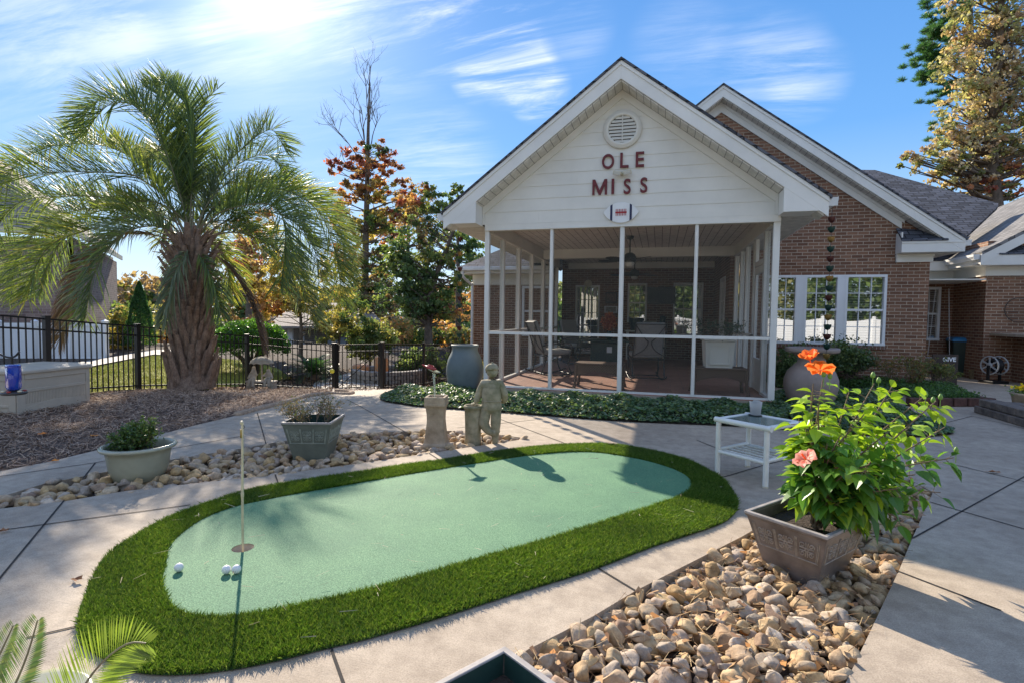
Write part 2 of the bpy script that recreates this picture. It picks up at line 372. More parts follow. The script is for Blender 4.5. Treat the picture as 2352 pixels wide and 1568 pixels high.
def tinted(name, rough=.55, trans=.35, spec=.4, bs=0, gain=1.0):
    m, t, b = newmat(name); a = t.nodes.new('ShaderNodeVertexColor'); a.layer_name = 'tint'; c = a.outputs[0]
    if gain != 1: c = mixrgb(t, 1.0, c, (gain,)*3, 'MULTIPLY')
    t.links.new(c, b.inputs['Base Color']); b.inputs['Roughness'].default_value = rough; b.inputs['Specular IOR Level'].default_value = spec
    if trans:
        tr = t.nodes.new('ShaderNodeBsdfTranslucent'); t.links.new(mixrgb(t, 1.0, c, (1.5, 1.45, .75), 'MULTIPLY'), tr.inputs[0])
        mx = t.nodes.new('ShaderNodeMixShader'); mx.inputs[0].default_value = trans
        t.links.new(b.outputs[0], mx.inputs[1]); t.links.new(tr.outputs[0], mx.inputs[2]); t.links.new(mx.outputs[0], t.nodes['Material Output'].inputs[0])
    return m
M['leaf'] = tinted('leaf', .5, .46, gain=1.2)
M['gloss'] = tinted('glossy_leaf', .36, .38, .5); M['ivyleaf'] = tinted('ivy_leaf', .45, .35, .4)
M['palmleaf'] = tinted('palm_leaflets', .5, .42, .3, gain=1.25)
M['blade'] = tinted('turf_blades', .5, .35, .3)
M['chip'] = tinted('dry_needles', .85, 0, .2)
M['bark'] = plain('grey_bark', (.15, .115, .085), .95, .5, 6, .9, .03, bscale=25)
M['twig'] = plain('woody_stems', (.20, .14, .085), .8, .4, 20, .3, .003)
def glassmat():
    m, t, b = newmat('window_glass'); b.inputs['Base Color'].default_value = (.015, .02, .02, 1); b.inputs['Roughness'].default_value = .03; b.inputs['Specular IOR Level'].default_value = .9; b.inputs['IOR'].default_value = 1.9
    tr = t.nodes.new('ShaderNodeBsdfTransparent'); mx = t.nodes.new('ShaderNodeMixShader'); mx.inputs[0].default_value = .5
    gl = t.nodes.new('ShaderNodeBsdfGlossy'); gl.inputs['Roughness'].default_value = .015; gl.inputs[0].default_value = (.85, .88, .9, 1)
    tr.inputs[0].default_value = (.75, .8, .8, 1)
    t.links.new(tr.outputs[0], mx.inputs[1]); t.links.new(gl.outputs[0], mx.inputs[2]); t.links.new(mx.outputs[0], t.nodes['Material Output'].inputs[0]); return m
M['glass'] = glassmat()
def screenmat(op, col):
    m, t, b = newmat('insect_screen'); b.inputs['Base Color'].default_value = rgb(col); b.inputs['Roughness'].default_value = .8
    tr = t.nodes.new('ShaderNodeBsdfTransparent'); mx = t.nodes.new('ShaderNodeMixShader'); mx.inputs[0].default_value = op
    t.links.new(tr.outputs[0], mx.inputs[1]); t.links.new(b.outputs[0], mx.inputs[2]); t.links.new(mx.outputs[0], t.nodes['Material Output'].inputs[0]); return m
M['screen'] = screenmat(.24, (.10, .11, .095))
def tiled(name, c1, c2, mo, w_, h_, ms=.006):
    m, t, b = newmat(name); n = t.nodes.new('ShaderNodeTexBrick'); t.links.new(uvn(t), n.inputs['Vector']); n.inputs['Scale'].default_value = 1
    n.inputs['Brick Width'].default_value = w_; n.inputs['Row Height'].default_value = h_; n.inputs['Mortar Size'].default_value = ms
    n.inputs['Color1'].default_value = rgb(c1); n.inputs['Color2'].default_value = rgb(c2); n.inputs['Mortar'].default_value = rgb(mo)
    c = mixrgb(t, 1.0, n.outputs[0], ramp(t, noise(t, uvn(t), 7, 5, .7), [(.3, (.75, .72, .7)), (.7, (1.15, 1.12, 1.1))]), 'MULTIPLY')
    t.links.new(c, b.inputs['Base Color']); b.inputs['Roughness'].default_value = .6; bump(t, b, mnode(t, 'MULTIPLY', n.outputs['Fac'], -1.0), .6, .004); return m
M['tile'] = tiled('terracotta_pavers', (.33, .17, .12), (.42, .235, .17), (.25, .17, .13), .40, .40)
M['ceilboard'] = tiled('beadboard_ceiling', (.74, .70, .65), (.76, .72, .67), (.20, .18, .17), 60, .14, .006)
M['soffit'] = tiled('vented_soffit', (.66, .65, .59), (.68, .67, .61), (.22, .21, .19), 60, .13, .005)
# ================================================================== THE PORCH AND THE HOUSE
FL, ZT, ZR, YF = .129, 2.673, 1.018, 8.362
AX, AZP, SL = -.633, 5.012, .756
XE0, XE1 = -3.385, 2.119
def wallpoly(mb, pts, y0, y1):       # (x,z) outline extruded from y0 to y1
    mb.prism([(x, y0, z) for x, z in pts], (0, y1-y0, 0))
def rake(mb, ax, az, sl, x0, x1, ya, yb, t0, t1, cut=None):
    """strip of a gable between vertical offsets t0>t1 below the roof line, both slopes"""
    for xe in (x0, x1):
        ze = az-sl*abs(xe-ax)
        mb.prism([(ax, ya, az+t0), (xe, ya, ze+t0), (xe, ya, ze+t1), (ax, ya, az+t1)], (0, yb-ya, 0))
porch = thing('screened_porch', 'screened porch with white gable and red wall letters above the ivy bed', 'porch', (AX, YF, 0))
def pb(name, mb, m, **k): return mb.build(name, M[m], porch, **k)
pb('floor', MB().box(-2.80, 1.61, YF, 16.1, -.10, FL), 'tile')
pb('floor_edge', MB().box(-2.83, 1.64, YF-.03, YF-.001, -.15, FL-.015), 'concrete')
# posts of the front, top at ZT
for x0, x1 in ((-2.80, -2.726), (-1.712, -1.662), (-.624, -.556), (.466, .516), (1.525, 1.612)):
    wd = x1-x0 > .07
    m = MB().box(x0, x1, YF, YF+.09, FL, ZT)
    if not wd: m.box(x0+.012, x1-.012, YF-.008, YF, FL, ZT)
    else: m.box(x0+.02, x1-.02, YF+.09, YF+.11, FL, ZT)
    o = pb('post', m, 'white', bevel=.004)
for a, b in ((-2.726, -1.712), (-1.662, -.624), (-.556, .466), (.516, 1.525)):
    pb('rail', MB().box(a, b, YF+.01, YF+.07, ZR-.022, ZR+.022), 'white'); pb('bottom_rail', MB().box(a, b, YF+.02, YF+.06, FL, FL+.03), 'white')
    for z0, z1 in ((FL+.03, ZR-.022), (ZR+.022, ZT)):
        pb('screen', MB().add([(a, YF+.04, z0), (b, YF+.04, z0), (b, YF+.04, z1), (a, YF+.04, z1)], [(0, 1, 2, 3)]), 'screen')
# left side: posts, rails, screens
def sidewall(X, xs, ys, wid, mat='white', top=2.643):
    for y, wdt in list(zip(ys, wid))[1 if ys[0] < YF+.1 else 0:]:
        pb('post', MB().box(X-xs, X+xs, y-wdt/2, y+wdt/2, FL, top), mat, bevel=.003)
    for i in range(len(ys)-1):
        a, b = ys[i]+wid[i]/2, ys[i+1]-wid[i+1]/2
        pb('rail', MB().box(X-xs+.01, X+xs-.01, a, b, ZR-.022, ZR+.022), mat); pb('bottom_rail', MB().box(X-xs+.01, X+xs-.01, a, b, FL, FL+.045), mat)
        pb('screen', MB().add([(X, a, FL+.045), (X, b, FL+.045), (X, b, top), (X, a, top)], [(0, 1, 2, 3)]), 'screen')
sidewall(-2.755, .04, [YF+.045, 9.25, 10.38, 11.48, 12.70, 13.6, 14.45], [.09, .07, .12, .07, .14, .07, .1])
# right side: front screen, door, two screens, heavy post at the wing corner
sidewall(1.565, .04, [YF+.045, 9.05], [.09, .10]); sidewall(1.565, .04, [10.02, 10.9, 11.6, 12.44], [.12, .10, .07, .14])
dr = pb('door', MB().box(1.54, 1.58, 9.12, 9.22, FL+.01, 2.16).box(1.54, 1.58, 9.83, 9.94, FL+.01, 2.16).box(1.54, 1.58, 9.22, 9.83, 2.04, 2.16).box(1.54, 1.58, 9.22, 9.83, FL+.01, FL+.12).box(1.54, 1.58, 9.22, 9.83, .58, .66).box(1.55, 1.57, 9.22, 9.83, FL+.12, .58), 'white', bevel=.004)
dsn = MB().add([(1.56, 9.22, .66), (1.56, 9.83, .66), (1.56, 9.83, 2.04), (1.56, 9.22, 2.04)], [(0, 1, 2, 3)]).build('screen', M['screen'], dr)
MB().tube([(1.53, 9.86, 1.02), (1.48, 9.86, 1.02), (1.48, 9.78, 1.02)], .012).build('handle', M['darkmetal'], dr)
pb('transom', MB().box(1.535, 1.60, 9.10, 9.96, 2.17, 2.25).box(1.54, 1.59, 9.10, 9.17, 2.25, 2.643).box(1.54, 1.59, 9.88, 9.96, 2.25, 2.643), 'white')
# side beams, cross beams, ceiling
pb('beam', MB().box(-2.83, -2.69, YF+.11, 14.5, 2.643, 2.87), 'white2'); pb('beam', MB().box(1.50, 1.64, YF+.11, 12.48, 2.643, 2.87), 'white2')
pb('beam', MB().box(-2.69, 1.50, 12.40, 12.62, 2.66, 2.87), 'white2'); pb('beam', MB().box(-2.69, 1.43, 15.95, 16.08, 2.735, 2.95), 'white2')
cb = MB(); cb.add([(-2.69, YF+.1, 2.865), (1.5, YF+.1, 2.865), (1.5, 12.40, 2.865), (-2.69, 12.40, 2.865)], [(0, 1, 2, 3)])
cb.add([(-2.69, 12.62, 2.90), (1.5, 12.62, 2.90), (1.5, 16.08, 2.90), (-2.69, 16.08, 2.90)], [(0, 1, 2, 3)])
co_ = pb('ceiling', cb, 'ceilboard')
me = co_.data; uvl = me.uv_layers[0].data
for i, l in enumerate(me.loops): v = me.vertices[l.vertex_index].co; uvl[i].uv = (v.y, v.x)
# gable wall: tapered lap boards from the opening to the soffit
def gx(z, off=.30): return (AZP-off-z)/SL        # half width of the gable wall at height z
fr = MB().box(-2.80, 1.612, YF-.012, YF+.10, ZT, 2.775)
fr.box(-2.80, 1.612, YF-.03, YF-.012, ZT-.0, ZT+.022)
pb('frieze', fr, 'white2', bevel=.003)
lb = MB(); z = 2.775; ex = .192
while z < AZP-.31:
    z2 = min(z+ex, AZP-.30)
    a0 = min(gx(z), 2.2); a1 = max(min(gx(z2), 2.2), .001)
    for s_ in (1,):
        p = [(AX-a0, YF-.013, z), (AX+a0, YF-.013, z), (AX+a1, YF-.005, z2), (AX-a1, YF-.005, z2), (AX-a0, YF+.03, z), (AX+a0, YF+.03, z), (AX+a1, YF+.03, z2), (AX-a1, YF+.03, z2)]
        lb.add(p, [(0, 1, 2, 3), (4, 0, 3, 7), (1, 5, 6, 2), (4, 5, 1, 0), (7, 3, 2, 6), (5, 4, 7, 6)])
    z = z2
for x_, z_ in ((-1.9, 2.775), (.9, 3.159), (-1.3, 3.351), (1.35, 2.967), (.35, 3.927)): lb.box(x_, x_+.003, YF-.0145, YF-.012, z_+.01, z_+ex-.005)
pb('gable_siding', lb, 'white2')
tr_ = MB()
for xo in (-2.2, 2.2): tr_.box(AX+min(xo, xo*.985), AX+max(xo, xo*.985), YF-.03, YF-.02, 2.775, AZP-.30-SL*2.2+.02)
rake(tr_, AX, AZP, SL, AX-2.2, AX+2.2, YF-.034, YF-.006, -.295, -.42)
pb('trim', tr_, 'white2')
# roof
rf = MB(); rake(rf, AX, AZP, SL, XE0-.03, XE1+.03, 7.97, 17.5, .03, -.012); pb('roof', rf, 'roof')
fs = MB(); rake(fs, AX, AZP, SL, XE0, XE1, 8.0, 8.03, -.013, -.27); rake(fs, AX, AZP, SL, XE0, XE1, 7.985, 7.999, -.013, -.075)
for xe, s_ in ((XE0, -1), (XE1, 1)):
    ze = AZP-SL*(XE1-AX)
    fs.box(min(xe, xe-.03*s_), max(xe, xe-.03*s_), 8.03, 14.3 if s_ < 0 else 12.3, ze-.19, ze-.01)
    # boxed cornice end
    xi = AX+s_*2.203
    fs.prism([(xi, 8.002, ze-.186), (xe-.03*s_, 8.002, ze-.186), (xe-.03*s_, 8.002, ze-.16), (xi, 8.002, AZP-.262-SL*2.203)] if s_ > 0 else
             [(xi, 8.002, AZP-.262-SL*2.203), (xe+.03, 8.002, ze-.16), (xe+.03, 8.002, ze-.186), (xi, 8.002, ze-.186)], (0, .36, 0))
pb('fascia', fs, 'white', bevel=.003)
sf = MB(); rake(sf, AX, AZP, SL, XE0+.05, XE1-.05, 8.031, YF-.035, -.272, -.292)
sfo = pb('rake_soffit', sf, 'soffit')
for poly in sfo.data.polygons:
    for li in poly.loop_indices:
        v = sfo.data.vertices[sfo.data.loops[li].vertex_index].co; sfo.data.uv_layers[0].data[li].uv = (v.y, v.x*1.25)
ze = AZP-SL*(XE1-AX); sf = MB()
pb('eave_soffit', MB().box(1.645, XE1-.031, 8.364, 12.3, ze-.184, ze-.172), 'soffit'); pb('eave_soffit', MB().box(XE0+.031, -2.84, 8.364, 14.3, ze-.184, ze-.172), 'soffit')
sw = MB().box(1.53, 1.625, YF+.105, 12.47, 2.66, ze-.166).box(-2.825, -2.75, YF+.105, 14.4, 2.66, ze-.166); pb('side_frieze', sw, 'white2')
def gutter(mb, x, s_, y0, y1, z):       # K profile gutter along Y, s_ = outward side
    pr = [(0, 0), (0, -.115), (.07*s_, -.115), (.085*s_, -.085), (.115*s_, -.05), (.118*s_, .005), (.108*s_, .005), (.10*s_, -.045), (.07*s_, -.08), (.06*s_, -.105), (.012*s_, -.105), (.012*s_, 0)]
    if s_ < 0: pr = pr[::-1]
    mb.prism([(x+a, y0, z+b) for a, b in pr], (0, y1-y0, 0))
    mb.box(min(x, x+.11*s_), max(x, x+.11*s_), y0-.004, y0-.001, z-.112, z)
    return mb
pb('gutter', gutter(MB(), XE1+.002, 1, 8.03, 12.2, ze-.01), 'gutter'); pb('gutter', gutter(MB(), XE0-.002, -1, 8.03, 14.2, ze-.01), 'gutter')
# vent
vc = (-.62, 4.13); vt = MB()
My = Matrix(((1, 0, 0, vc[0]), (0, 0, 1, YF-.02), (0, 1, 0, vc[1]), (0, 0, 0, 1)))
def mring(mb, pr, n=48): return mb.lathe(pr, n=n, M=Matrix(((1, 0, 0, vc[0]), (0, 0, -1, YF-.018), (0, 1, 0, vc[1]), (0, 0, 0, 1))))
mring(vt, [(.205, 0), (.205, .03), (.215, .04), (.245, .04), (.25, .032), (.28, .032), (.285, .024), (.285, 0)])
vo = pb('gable_vent', vt, 'white2')
for k in range(8):
    zz = vc[1]-.175+k*.05; hw = math.sqrt(max(.205**2-(zz-vc[1])**2, 0))
    MB().prism([(vc[0]-hw, YF-.045, zz-.018), (vc[0]+hw, YF-.045, zz-.018), (vc[0]+hw, YF-.022, zz+.02), (vc[0]-hw, YF-.022, zz+.02)], (0, .004, -.006)).build('louvre', M['white2'], vo)
MB().box(vc[0]-.008, vc[0]+.008, YF-.05, YF-.04, vc[1]-.2, vc[1]+.2).build('bar', M['white2'], vo)
mring(MB(), [(.001, .001), (.206, .001)]).build('backing', plain('vent_dark', (.05, .045, .04), .9), vo)
# letters
M['letter'] = plain('maroon_wood', (.15, .012, .014), .5, .35, 25, .2, .002)
def letters():
    for ch, x, z, h in (('O', -.825, 3.662, .222), ('L', -.58, 3.666, .225), ('E', -.352, 3.664, .225), ('M', -.943, 3.283, .232), ('I', -.745, 3.283, .228), ('S', -.53, 3.271, .228), ('S', -.286, 3.278, .228)):
        c = bpy.data.curves.new('letter', 'FONT'); c.body = ch; c.size = 1; c.extrude = .035; c.offset = .014 if ch != 'M' else .006; c.align_x = 'CENTER'
        if ch == 'M':
            w2, s2 = .112, .034; pm_ = MB(); ol = [(-w2, 0), (-w2+s2, 0), (-w2+s2, h*.66), (-.017, 0), (.017, 0), (w2-s2, h*.66), (w2-s2, 0), (w2, 0), (w2, h), (w2-s2*1.25, h), (0, h*.30), (-w2+s2*1.25, h), (-w2, h)]
            pm_.prism([(x+a-AX, -.018, z-h/2+b) for a, b in ol], (0, -.024, 0)); pm_.build('letter', M['letter'], porch, world=False); continue
        t = bpy.data.objects.new('tmp', c); COL.objects.link(t); bpy.context.view_layer.update()
        me = bpy.data.meshes.new_from_object(t); bpy.data.objects.remove(t)
        cs = np.array([v.co for v in me.vertices]); lo, hi = cs.min(0), cs.max(0); k = h/(hi[1]-lo[1])
        xs = {'O': .78, 'M': .86, 'S': .80, 'L': .92, 'E': .92, 'I': 1.0}[ch]
        for v in me.vertices:
            v.co = (x+(v.co[0]-(lo[0]+hi[0])/2)*k*xs-AX, YF-.03-(v.co[2])*.35-.0-YF, z-h/2+(v.co[1]-lo[1])*k)
        me.materials.append(M['letter']); o = bpy.data.objects.new('letter', me); COL.objects.link(o); o.parent = porch
letters()
# ---- twin floodlight on the gable
fl = thing('floodlight', 'small cream twin floodlight between the two rows of maroon letters', 'floodlight', (-.605, YF-.03, 3.465))
M['cream'] = plain('cream_plastic', (.62, .57, .42), .45, .15, 6, 0)
MB().lathe([(.0, 0), (.03, 0), (.03, .03), (0, .03)], n=14, M=Matrix(((1, 0, 0, 0), (0, 0, -1, 0), (0, 1, 0, 0), (0, 0, 0, 1)))).build('base', M['cream'], fl, world=False)
for s_ in (-1, 1):
    Mr = Matrix.Translation((s_*.075, -.06, 0)) @ Matrix.Rotation(R(-12*s_), 4, 'Y') @ Matrix.Rotation(R(20), 4, 'X')
    o = MB().box(-.062, .062, -.03, .03, -.028, .028, Mr).build('lamp_head', M['cream'], fl, world=False, bevel=.008)
    MB().box(-.05, .05, -.034, -.031, -.02, .02, Mr).build('lens', plain('frosted_lens', (.55, .55, .5), .2, .1, 3, 0), o, world=False)
# ---- football shaped plaque
fb = thing('football_plaque', 'white football shaped plaque with two navy stripes under the wall letters', 'plaque', (-.614, YF-.022, 2.885))
def lens(hw, hh, n=24):
    r_ = (hw*hw+hh*hh)/(2*hh); o = []
    for i in range(n+1): x = -hw+2*hw*i/n; o.append((x, math.sqrt(r_*r_-x*x)-(r_-hh)))
    return o+[(x, -y) for x, y in o[::-1][1:-1]]
bd = MB().prism([(x, 0, z) for x, z in lens(.262, .155)], (0, -.018, 0)).build('board', plain('white_enamel', (.78, .78, .76), .35, .06, 8, 0), fb, world=False)
M['navy'] = plain('navy_paint', (.012, .014, .06), .4, .1, 8, 0); M['redp'] = plain('red_paint', (.38, .01, .015), .4, .15, 30, 0)
for s_ in (-1, 1):
    def lh(x): r_ = (.262**2+.155**2)/.31; return math.sqrt(r_*r_-x*x)-(r_-.155)
    xa, xb = s_*.145-.017, s_*.145+.017
    MB().prism([(xa, -.019, -lh(xa)), (xb, -.019, -lh(xb)), (xb, -.019, lh(xb)), (xa, -.019, lh(xa))], (0, -.002, 0)).build('stripe', M['navy'], fb, world=False)
tm = MB()       # plain red laces in the middle
tm.box(-.085, .085, -.0215, -.019, -.012, .012)
for k in range(-3, 4): tm.box(k*.024-.005, k*.024+.005, -.0235, -.0195, -.05, .05)
tm.build('laces', M['redp'], fb, world=False)
# ================================================================== HOUSE
house = thing('brick_house', 'red brown brick house with white trim and dark shingle roofs behind the porch', 'house', (3.4, 12.5, 0))
def hb(name, mb, m, **k): return mb.build(name, M[m], house, **k)
YW = 12.5; WA, WZ, WS = 1.16, 6.21, .751
WX0, WX1, WZ0, WZ1 = 2.15, 4.4155, .794, 2.234
w_ = MB()
wallpoly(w_, [(1.66, -.2), (WX0, -.2), (WX0, 2.6), (1.66, 2.6)], YW, YW+.2)
wallpoly(w_, [(WX0, -.2), (WX1, -.2), (WX1, WZ0), (WX0, WZ0)], YW, YW+.2)
wallpoly(w_, [(WX1, -.2), (5.144, -.2), (5.144, 2.6), (WX1, 2.6)], YW, YW+.2)
wallpoly(w_, [(WX0, WZ1), (WX1, WZ1), (WX1, 2.6), (WX0, 2.6)], YW, YW+.2)
wallpoly(w_, [(-2.82, 2.9), (-2.82, 2.88), (1.0, 2.88), (1.66, 2.6), (5.144, 2.6), (5.144, 2.95), (WA, 5.9)], YW, YW+.2)
hb('wall', w_, 'brick')
hb('wall', MB().box(4.95, 5.144, YW+.2, 15.6, -.2, 2.7), 'brick')          # right flank of the wing
hb('soldier_course', MB().box(1.70, 5.147, YW-.004, YW, -.02, .19), 'soldier')
# interior side of the porch: brick flank and back wall
hb('wall', MB().box(1.44, 1.62, YW+.0, 16.1, FL, 2.9), 'brick'); 
def wallwith(holes, x0, x1, z0, z1, y0, y1, m='brick'):
    mb = MB(); xs = sorted(holes); cx = x0
    for a, b, c, d in xs:
        mb.box(cx, a, y0, y1, z0, z1); mb.box(a, b, y0, y1, z0, c); mb.box(a, b, y0, y1, d, z1); cx = b
    mb.box(cx, x1, y0, y1, z0, z1); return hb('wall', mb, m)
def hit(px, py, Y=16.1): p = PY(px/1.3061, py/1.3061, Y); return p[0], p[2]
ax_, az_ = hit(1727, 856); bx_, _ = hit(1800, 856); cx_, cz_ = hit(1884, 850); dx_, dz_ = hit(1939, 968); ex_, ez_ = hit(2021, 849); gx_, gz_ = hit(2106, 1007)
holes = [(ax_, bx_, .22, az_), (cx_, dx_, dz_, cz_), (ex_, gx_, gz_, ez_)]
wallwith(holes, -2.9, 1.6, -.1, 3.0, 16.1, 16.3)
M['blind'] = tiled('window_blinds', (.50, .49, .45), (.55, .53, .49), (.10, .10, .09), 90, .052, .010)
M['whitef'] = plain('white_window_frame', (.74, .75, .76), .4, .06, 2, 0)
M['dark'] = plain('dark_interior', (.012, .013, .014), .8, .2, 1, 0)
def window(x0, x1, z0, z1, Y, cols=2, rows=2, fwid=.05, sash=True, mu=.016, blind=True, grid='up', par=None):
    fm = MB(); d0, d1 = Y-.025, Y+.06
    fm.box(x0, x1, d0, d1, z1-fwid, z1).box(x0, x1, d0-.02, d1, z0, z0+fwid).box(x0, x0+fwid, d0, d1, z0+fwid, z1-fwid).box(x1-fwid, x1, d0, d1, z0+fwid, z1-fwid)
    zm = (z0+z1)/2
    if sash: fm.box(x0+fwid, x1-fwid, Y-.008, Y+.05, zm-.022, zm+.022)
    f = fm.build('window', M['whitef'], par or house, bevel=.003)
    mm = MB(); xa, xb, za, zb = x0+fwid, x1-fwid, z0+fwid, z1-fwid
    segs = [(za, zm-.022), (zm+.022, zb)] if sash else [(za, zb)]
    for a, b in segs:
        for i in range(1, cols): x = xa+(xb-xa)*i/cols; mm.box(x-mu/2, x+mu/2, Y+.012, Y+.03, a, b)
        for i in range(1, rows): q = a+(b-a)*i/rows; mm.box(xa, xb, Y+.011, Y+.031, q-mu/2, q+mu/2)
    mm.build('muntins', M['whitef'], f)
    MB().add([(xa, Y+.035, za), (xb, Y+.035, za), (xb, Y+.035, zb), (xa, Y+.035, zb)], [(0, 1, 2, 3)]).build('pane', M['glass'], f)
    if blind: MB().add([(xa, Y+.09, za), (xb, Y+.09, za), (xb, Y+.09, zb), (xa, Y+.09, zb)], [(0, 1, 2, 3)]).build('blind', M['blind'], f)
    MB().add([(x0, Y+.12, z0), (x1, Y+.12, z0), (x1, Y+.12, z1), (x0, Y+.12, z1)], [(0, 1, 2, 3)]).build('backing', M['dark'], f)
    return f
um = (PY(1941, 720, YW)[0], PY(1925, 720, YW)[0], PY(1845, 720, YW)[0], PY(1833, 720, YW)[0])
window(um[0]-.02, WX1, WZ0, WZ1, YW, 3, 2); window(um[2], um[1]+.01, WZ0, WZ1, YW, 3, 2); window(WX0, um[3]-.02, WZ0, WZ1, YW, 3, 2)
hb('mullion', MB().box(um[1]+.01, um[0]-.02, YW-.02, YW+.1, WZ0, WZ1).box(um[3]-.02, um[2], YW-.02, YW+.1, WZ0, WZ1), 'whitef')
hb('sill', MB().box(WX0-.02, WX1+.02, YW-.05, YW-.002, WZ0-.075, WZ0-.005), 'soldier')
window(*holes[0][:2], *holes[0][2:], 16.1, 3, 5, sash=False, blind=False); window(*holes[1][:2], *holes[1][2:], 16.1, 3, 2, blind=False); window(*holes[2][:2], *holes[2][2:], 16.1, 3, 2)
# door in the brick flank of the porch (faces -X)
dd = MB(); dy0, dy1 = 13.2, 14.15
dd.box(1.405, 1.438, dy0, dy0+.1, FL, 2.28).box(1.405, 1.438, dy1-.1, dy1, FL, 2.28).box(1.405, 1.438, dy0+.1, dy1-.1, 2.18, 2.28)
dd.box(1.415, 1.438, dy0+.1, dy0+.22, FL, 2.18).box(1.415, 1.438, dy1-.22, dy1-.1, FL, 2.18).box(1.415, 1.438, dy0+.22, dy1-.22, FL, .45).box(1.415, 1.438, dy0+.22, dy1-.22, 2.04, 2.18)
for k in range(1, 5): dd.box(1.42, 1.438, dy0+.22, dy1-.22, .45+k*.318-.01, .45+k*.318+.01)
dd.box(1.42, 1.438, (dy0+dy1)/2-.01, (dy0+dy1)/2+.01, .45, 2.04)
do = hb('door', dd, 'whitef', bevel=.003); MB().add([(1.43, dy0+.22, .45), (1.43, dy1-.22, .45), (1.43, dy1-.22, 2.04), (1.43, dy0+.22, 2.04)], [(0, 1, 2, 3)]).build('pane', M['glass'], do)
MB().tube([(1.41, dy1-.16, 1.0), (1.36, dy1-.16, 1.0), (1.36, dy1-.26, 1.0)], .012).build('handle', plain('brass', (.5, .36, .12), .3, .1, 5, 0, metal=1), do)
# wing gable trim and roof
rf = MB(); rake(rf, WA, WZ, WS, -3.3, 5.61, 12.17, 18.0, .03, -.012); hb('roof', rf, 'roof')
fs = MB(); rake(fs, WA, WZ, WS, -3.2, 5.58, 12.2, 12.23, -.013, -.25); rake(fs, WA, WZ, WS, -3.2, 5.58, 12.185, 12.199, -.013, -.075)
ezw = WZ-WS*(5.58-WA)
fs.box(4.535, 5.585, 12.203, 12.23, ezw-.25, ezw-.036); fs.box(4.535, 5.585, 12.19, 12.203, ezw-.075, ezw-.036)
fs.box(4.535, 4.56, 12.23, YW-.002, ezw-.25, ezw+.15); fs.box(5.56, 5.585, 12.23, 16.8, ezw-.24, ezw-.02)
fs.box(4.56, 5.56, 12.23, 12.495, ezw-.25, ezw-.235)
hb('fascia', fs, 'white', bevel=.003)
sf = MB(); rake(sf, WA, WZ, WS, -3.1, 5.4, 12.231, YW-.03, -.252, -.27); so2 = hb('rake_soffit', sf, 'soffit')
for poly in so2.data.polygons:
    for li in poly.loop_indices:
        v = so2.data.vertices[so2.data.loops[li].vertex_index].co; so2.data.uv_layers[0].data[li].uv = (v.y, v.x*1.25)
fz = MB(); rake(fz, WA, WZ, WS, -2.9, 4.62, YW-.03, YW-.002, -.271, -.47); rake(fz, WA, WZ, WS, -2.9, 4.66, YW-.045, YW-.03, -.271, -.33)
hb('rake_frieze', fz, 'white')
hb('cornice_block', MB().box(4.545, 5.175, YW-.055, YW-.002, 2.475, ezw-.252).box(4.535, 5.19, YW-.075, YW-.002, 2.58, 2.62).box(5.144, 5.19, YW-.002, 15.5, 2.475, ezw-.26), 'white2', bevel=.004)
hb('return_roof', MB().prism([(4.52, 12.175, ezw-.035), (5.30, 12.175, ezw-.035), (5.12, YW-.035, ezw+.17), (4.52, YW-.035, ezw+.24)], (0, 0, .03)), 'roof')
hb('eave_soffit', MB().box(5.19, 5.56, 12.5, 16.8, ezw-.25, ezw-.238), 'soffit')
hb('gutter', gutter(MB(), 5.587, 1, 12.24, 14.6, ezw-.02), 'gutter')
# recess, second wing at the right
wc = G(2253, 873); X2, Y2 = float(wc[0]), float(wc[1]); YB = Y2+1.35
hb('wall', MB().box(X2, X2+7, Y2, Y2+.2, -.2, 3.1), 'brick'); hb('wall', MB().box(X2, X2+.2, Y2+.2, YB, -.2, 3.1), 'brick')
rx = PY(2128, 700, YB)[0]; rb = PY(2160, 700, YB)[0]
wr0, wr1 = PY(2150, 660, YB)[2], PY(2150, 782, YB)[2]
wallwith([(rx-.35, rb, wr1, wr0)], 5.144, X2+.01, -.2, 3.1, YB, YB+.2)
window(rx-.35, rb, wr1, wr0, YB, 3, 2, .06)
# bar counter in front of the second wing
bc0 = G(2290, 868); bz = PY(2352, 800, Y2-.9)[2]
bx0 = float(PY(2262, 800, Y2-.02)[0])
hb('service_counter', MB().box(X2+.55, X2+.78, Y2-1.3, Y2-.001, -.1, 1.0).box(X2+.78, X2+4, Y2-1.3, Y2-1.08, -.1, 1.0), 'brick')
hb('counter_slab', MB().box(X2+.12, X2+4, Y2-1.42, Y2-.002, 1.0, 1.06), 'concrete', bevel=.006)
# roofs at the right
pv = PY(2205, 548, 15.0); nrm = (0, -.62, 1)
def onp(pts, p0, n): return [PP(x, y, p0, n) for x, y in pts]
pts = onp([(2205, 556), (2293, 474), (2293, 467), (2165, 434), (2010, 391), (1800, 389), (1800, 548), (2100, 552)], pv, nrm)
hb('roof', MB().prism(pts[::-1], (0, .05, -.08)), 'roof')
p2 = PY(2253, 579, Y2-.33); n2 = (-.60, 0, 1)
pts = [np.array((p2[0], p2[1]-.02, p2[2])), np.array((p2[0]+5, p2[1]-.02, p2[2]+3.0))]+onp([(2480, 404), (2352, 452), (2290, 478), (2205, 556), (2160, 600)], p2, n2)
hb('roof', MB().prism(pts[::-1], (.03, 0, -.06)), 'roof2')
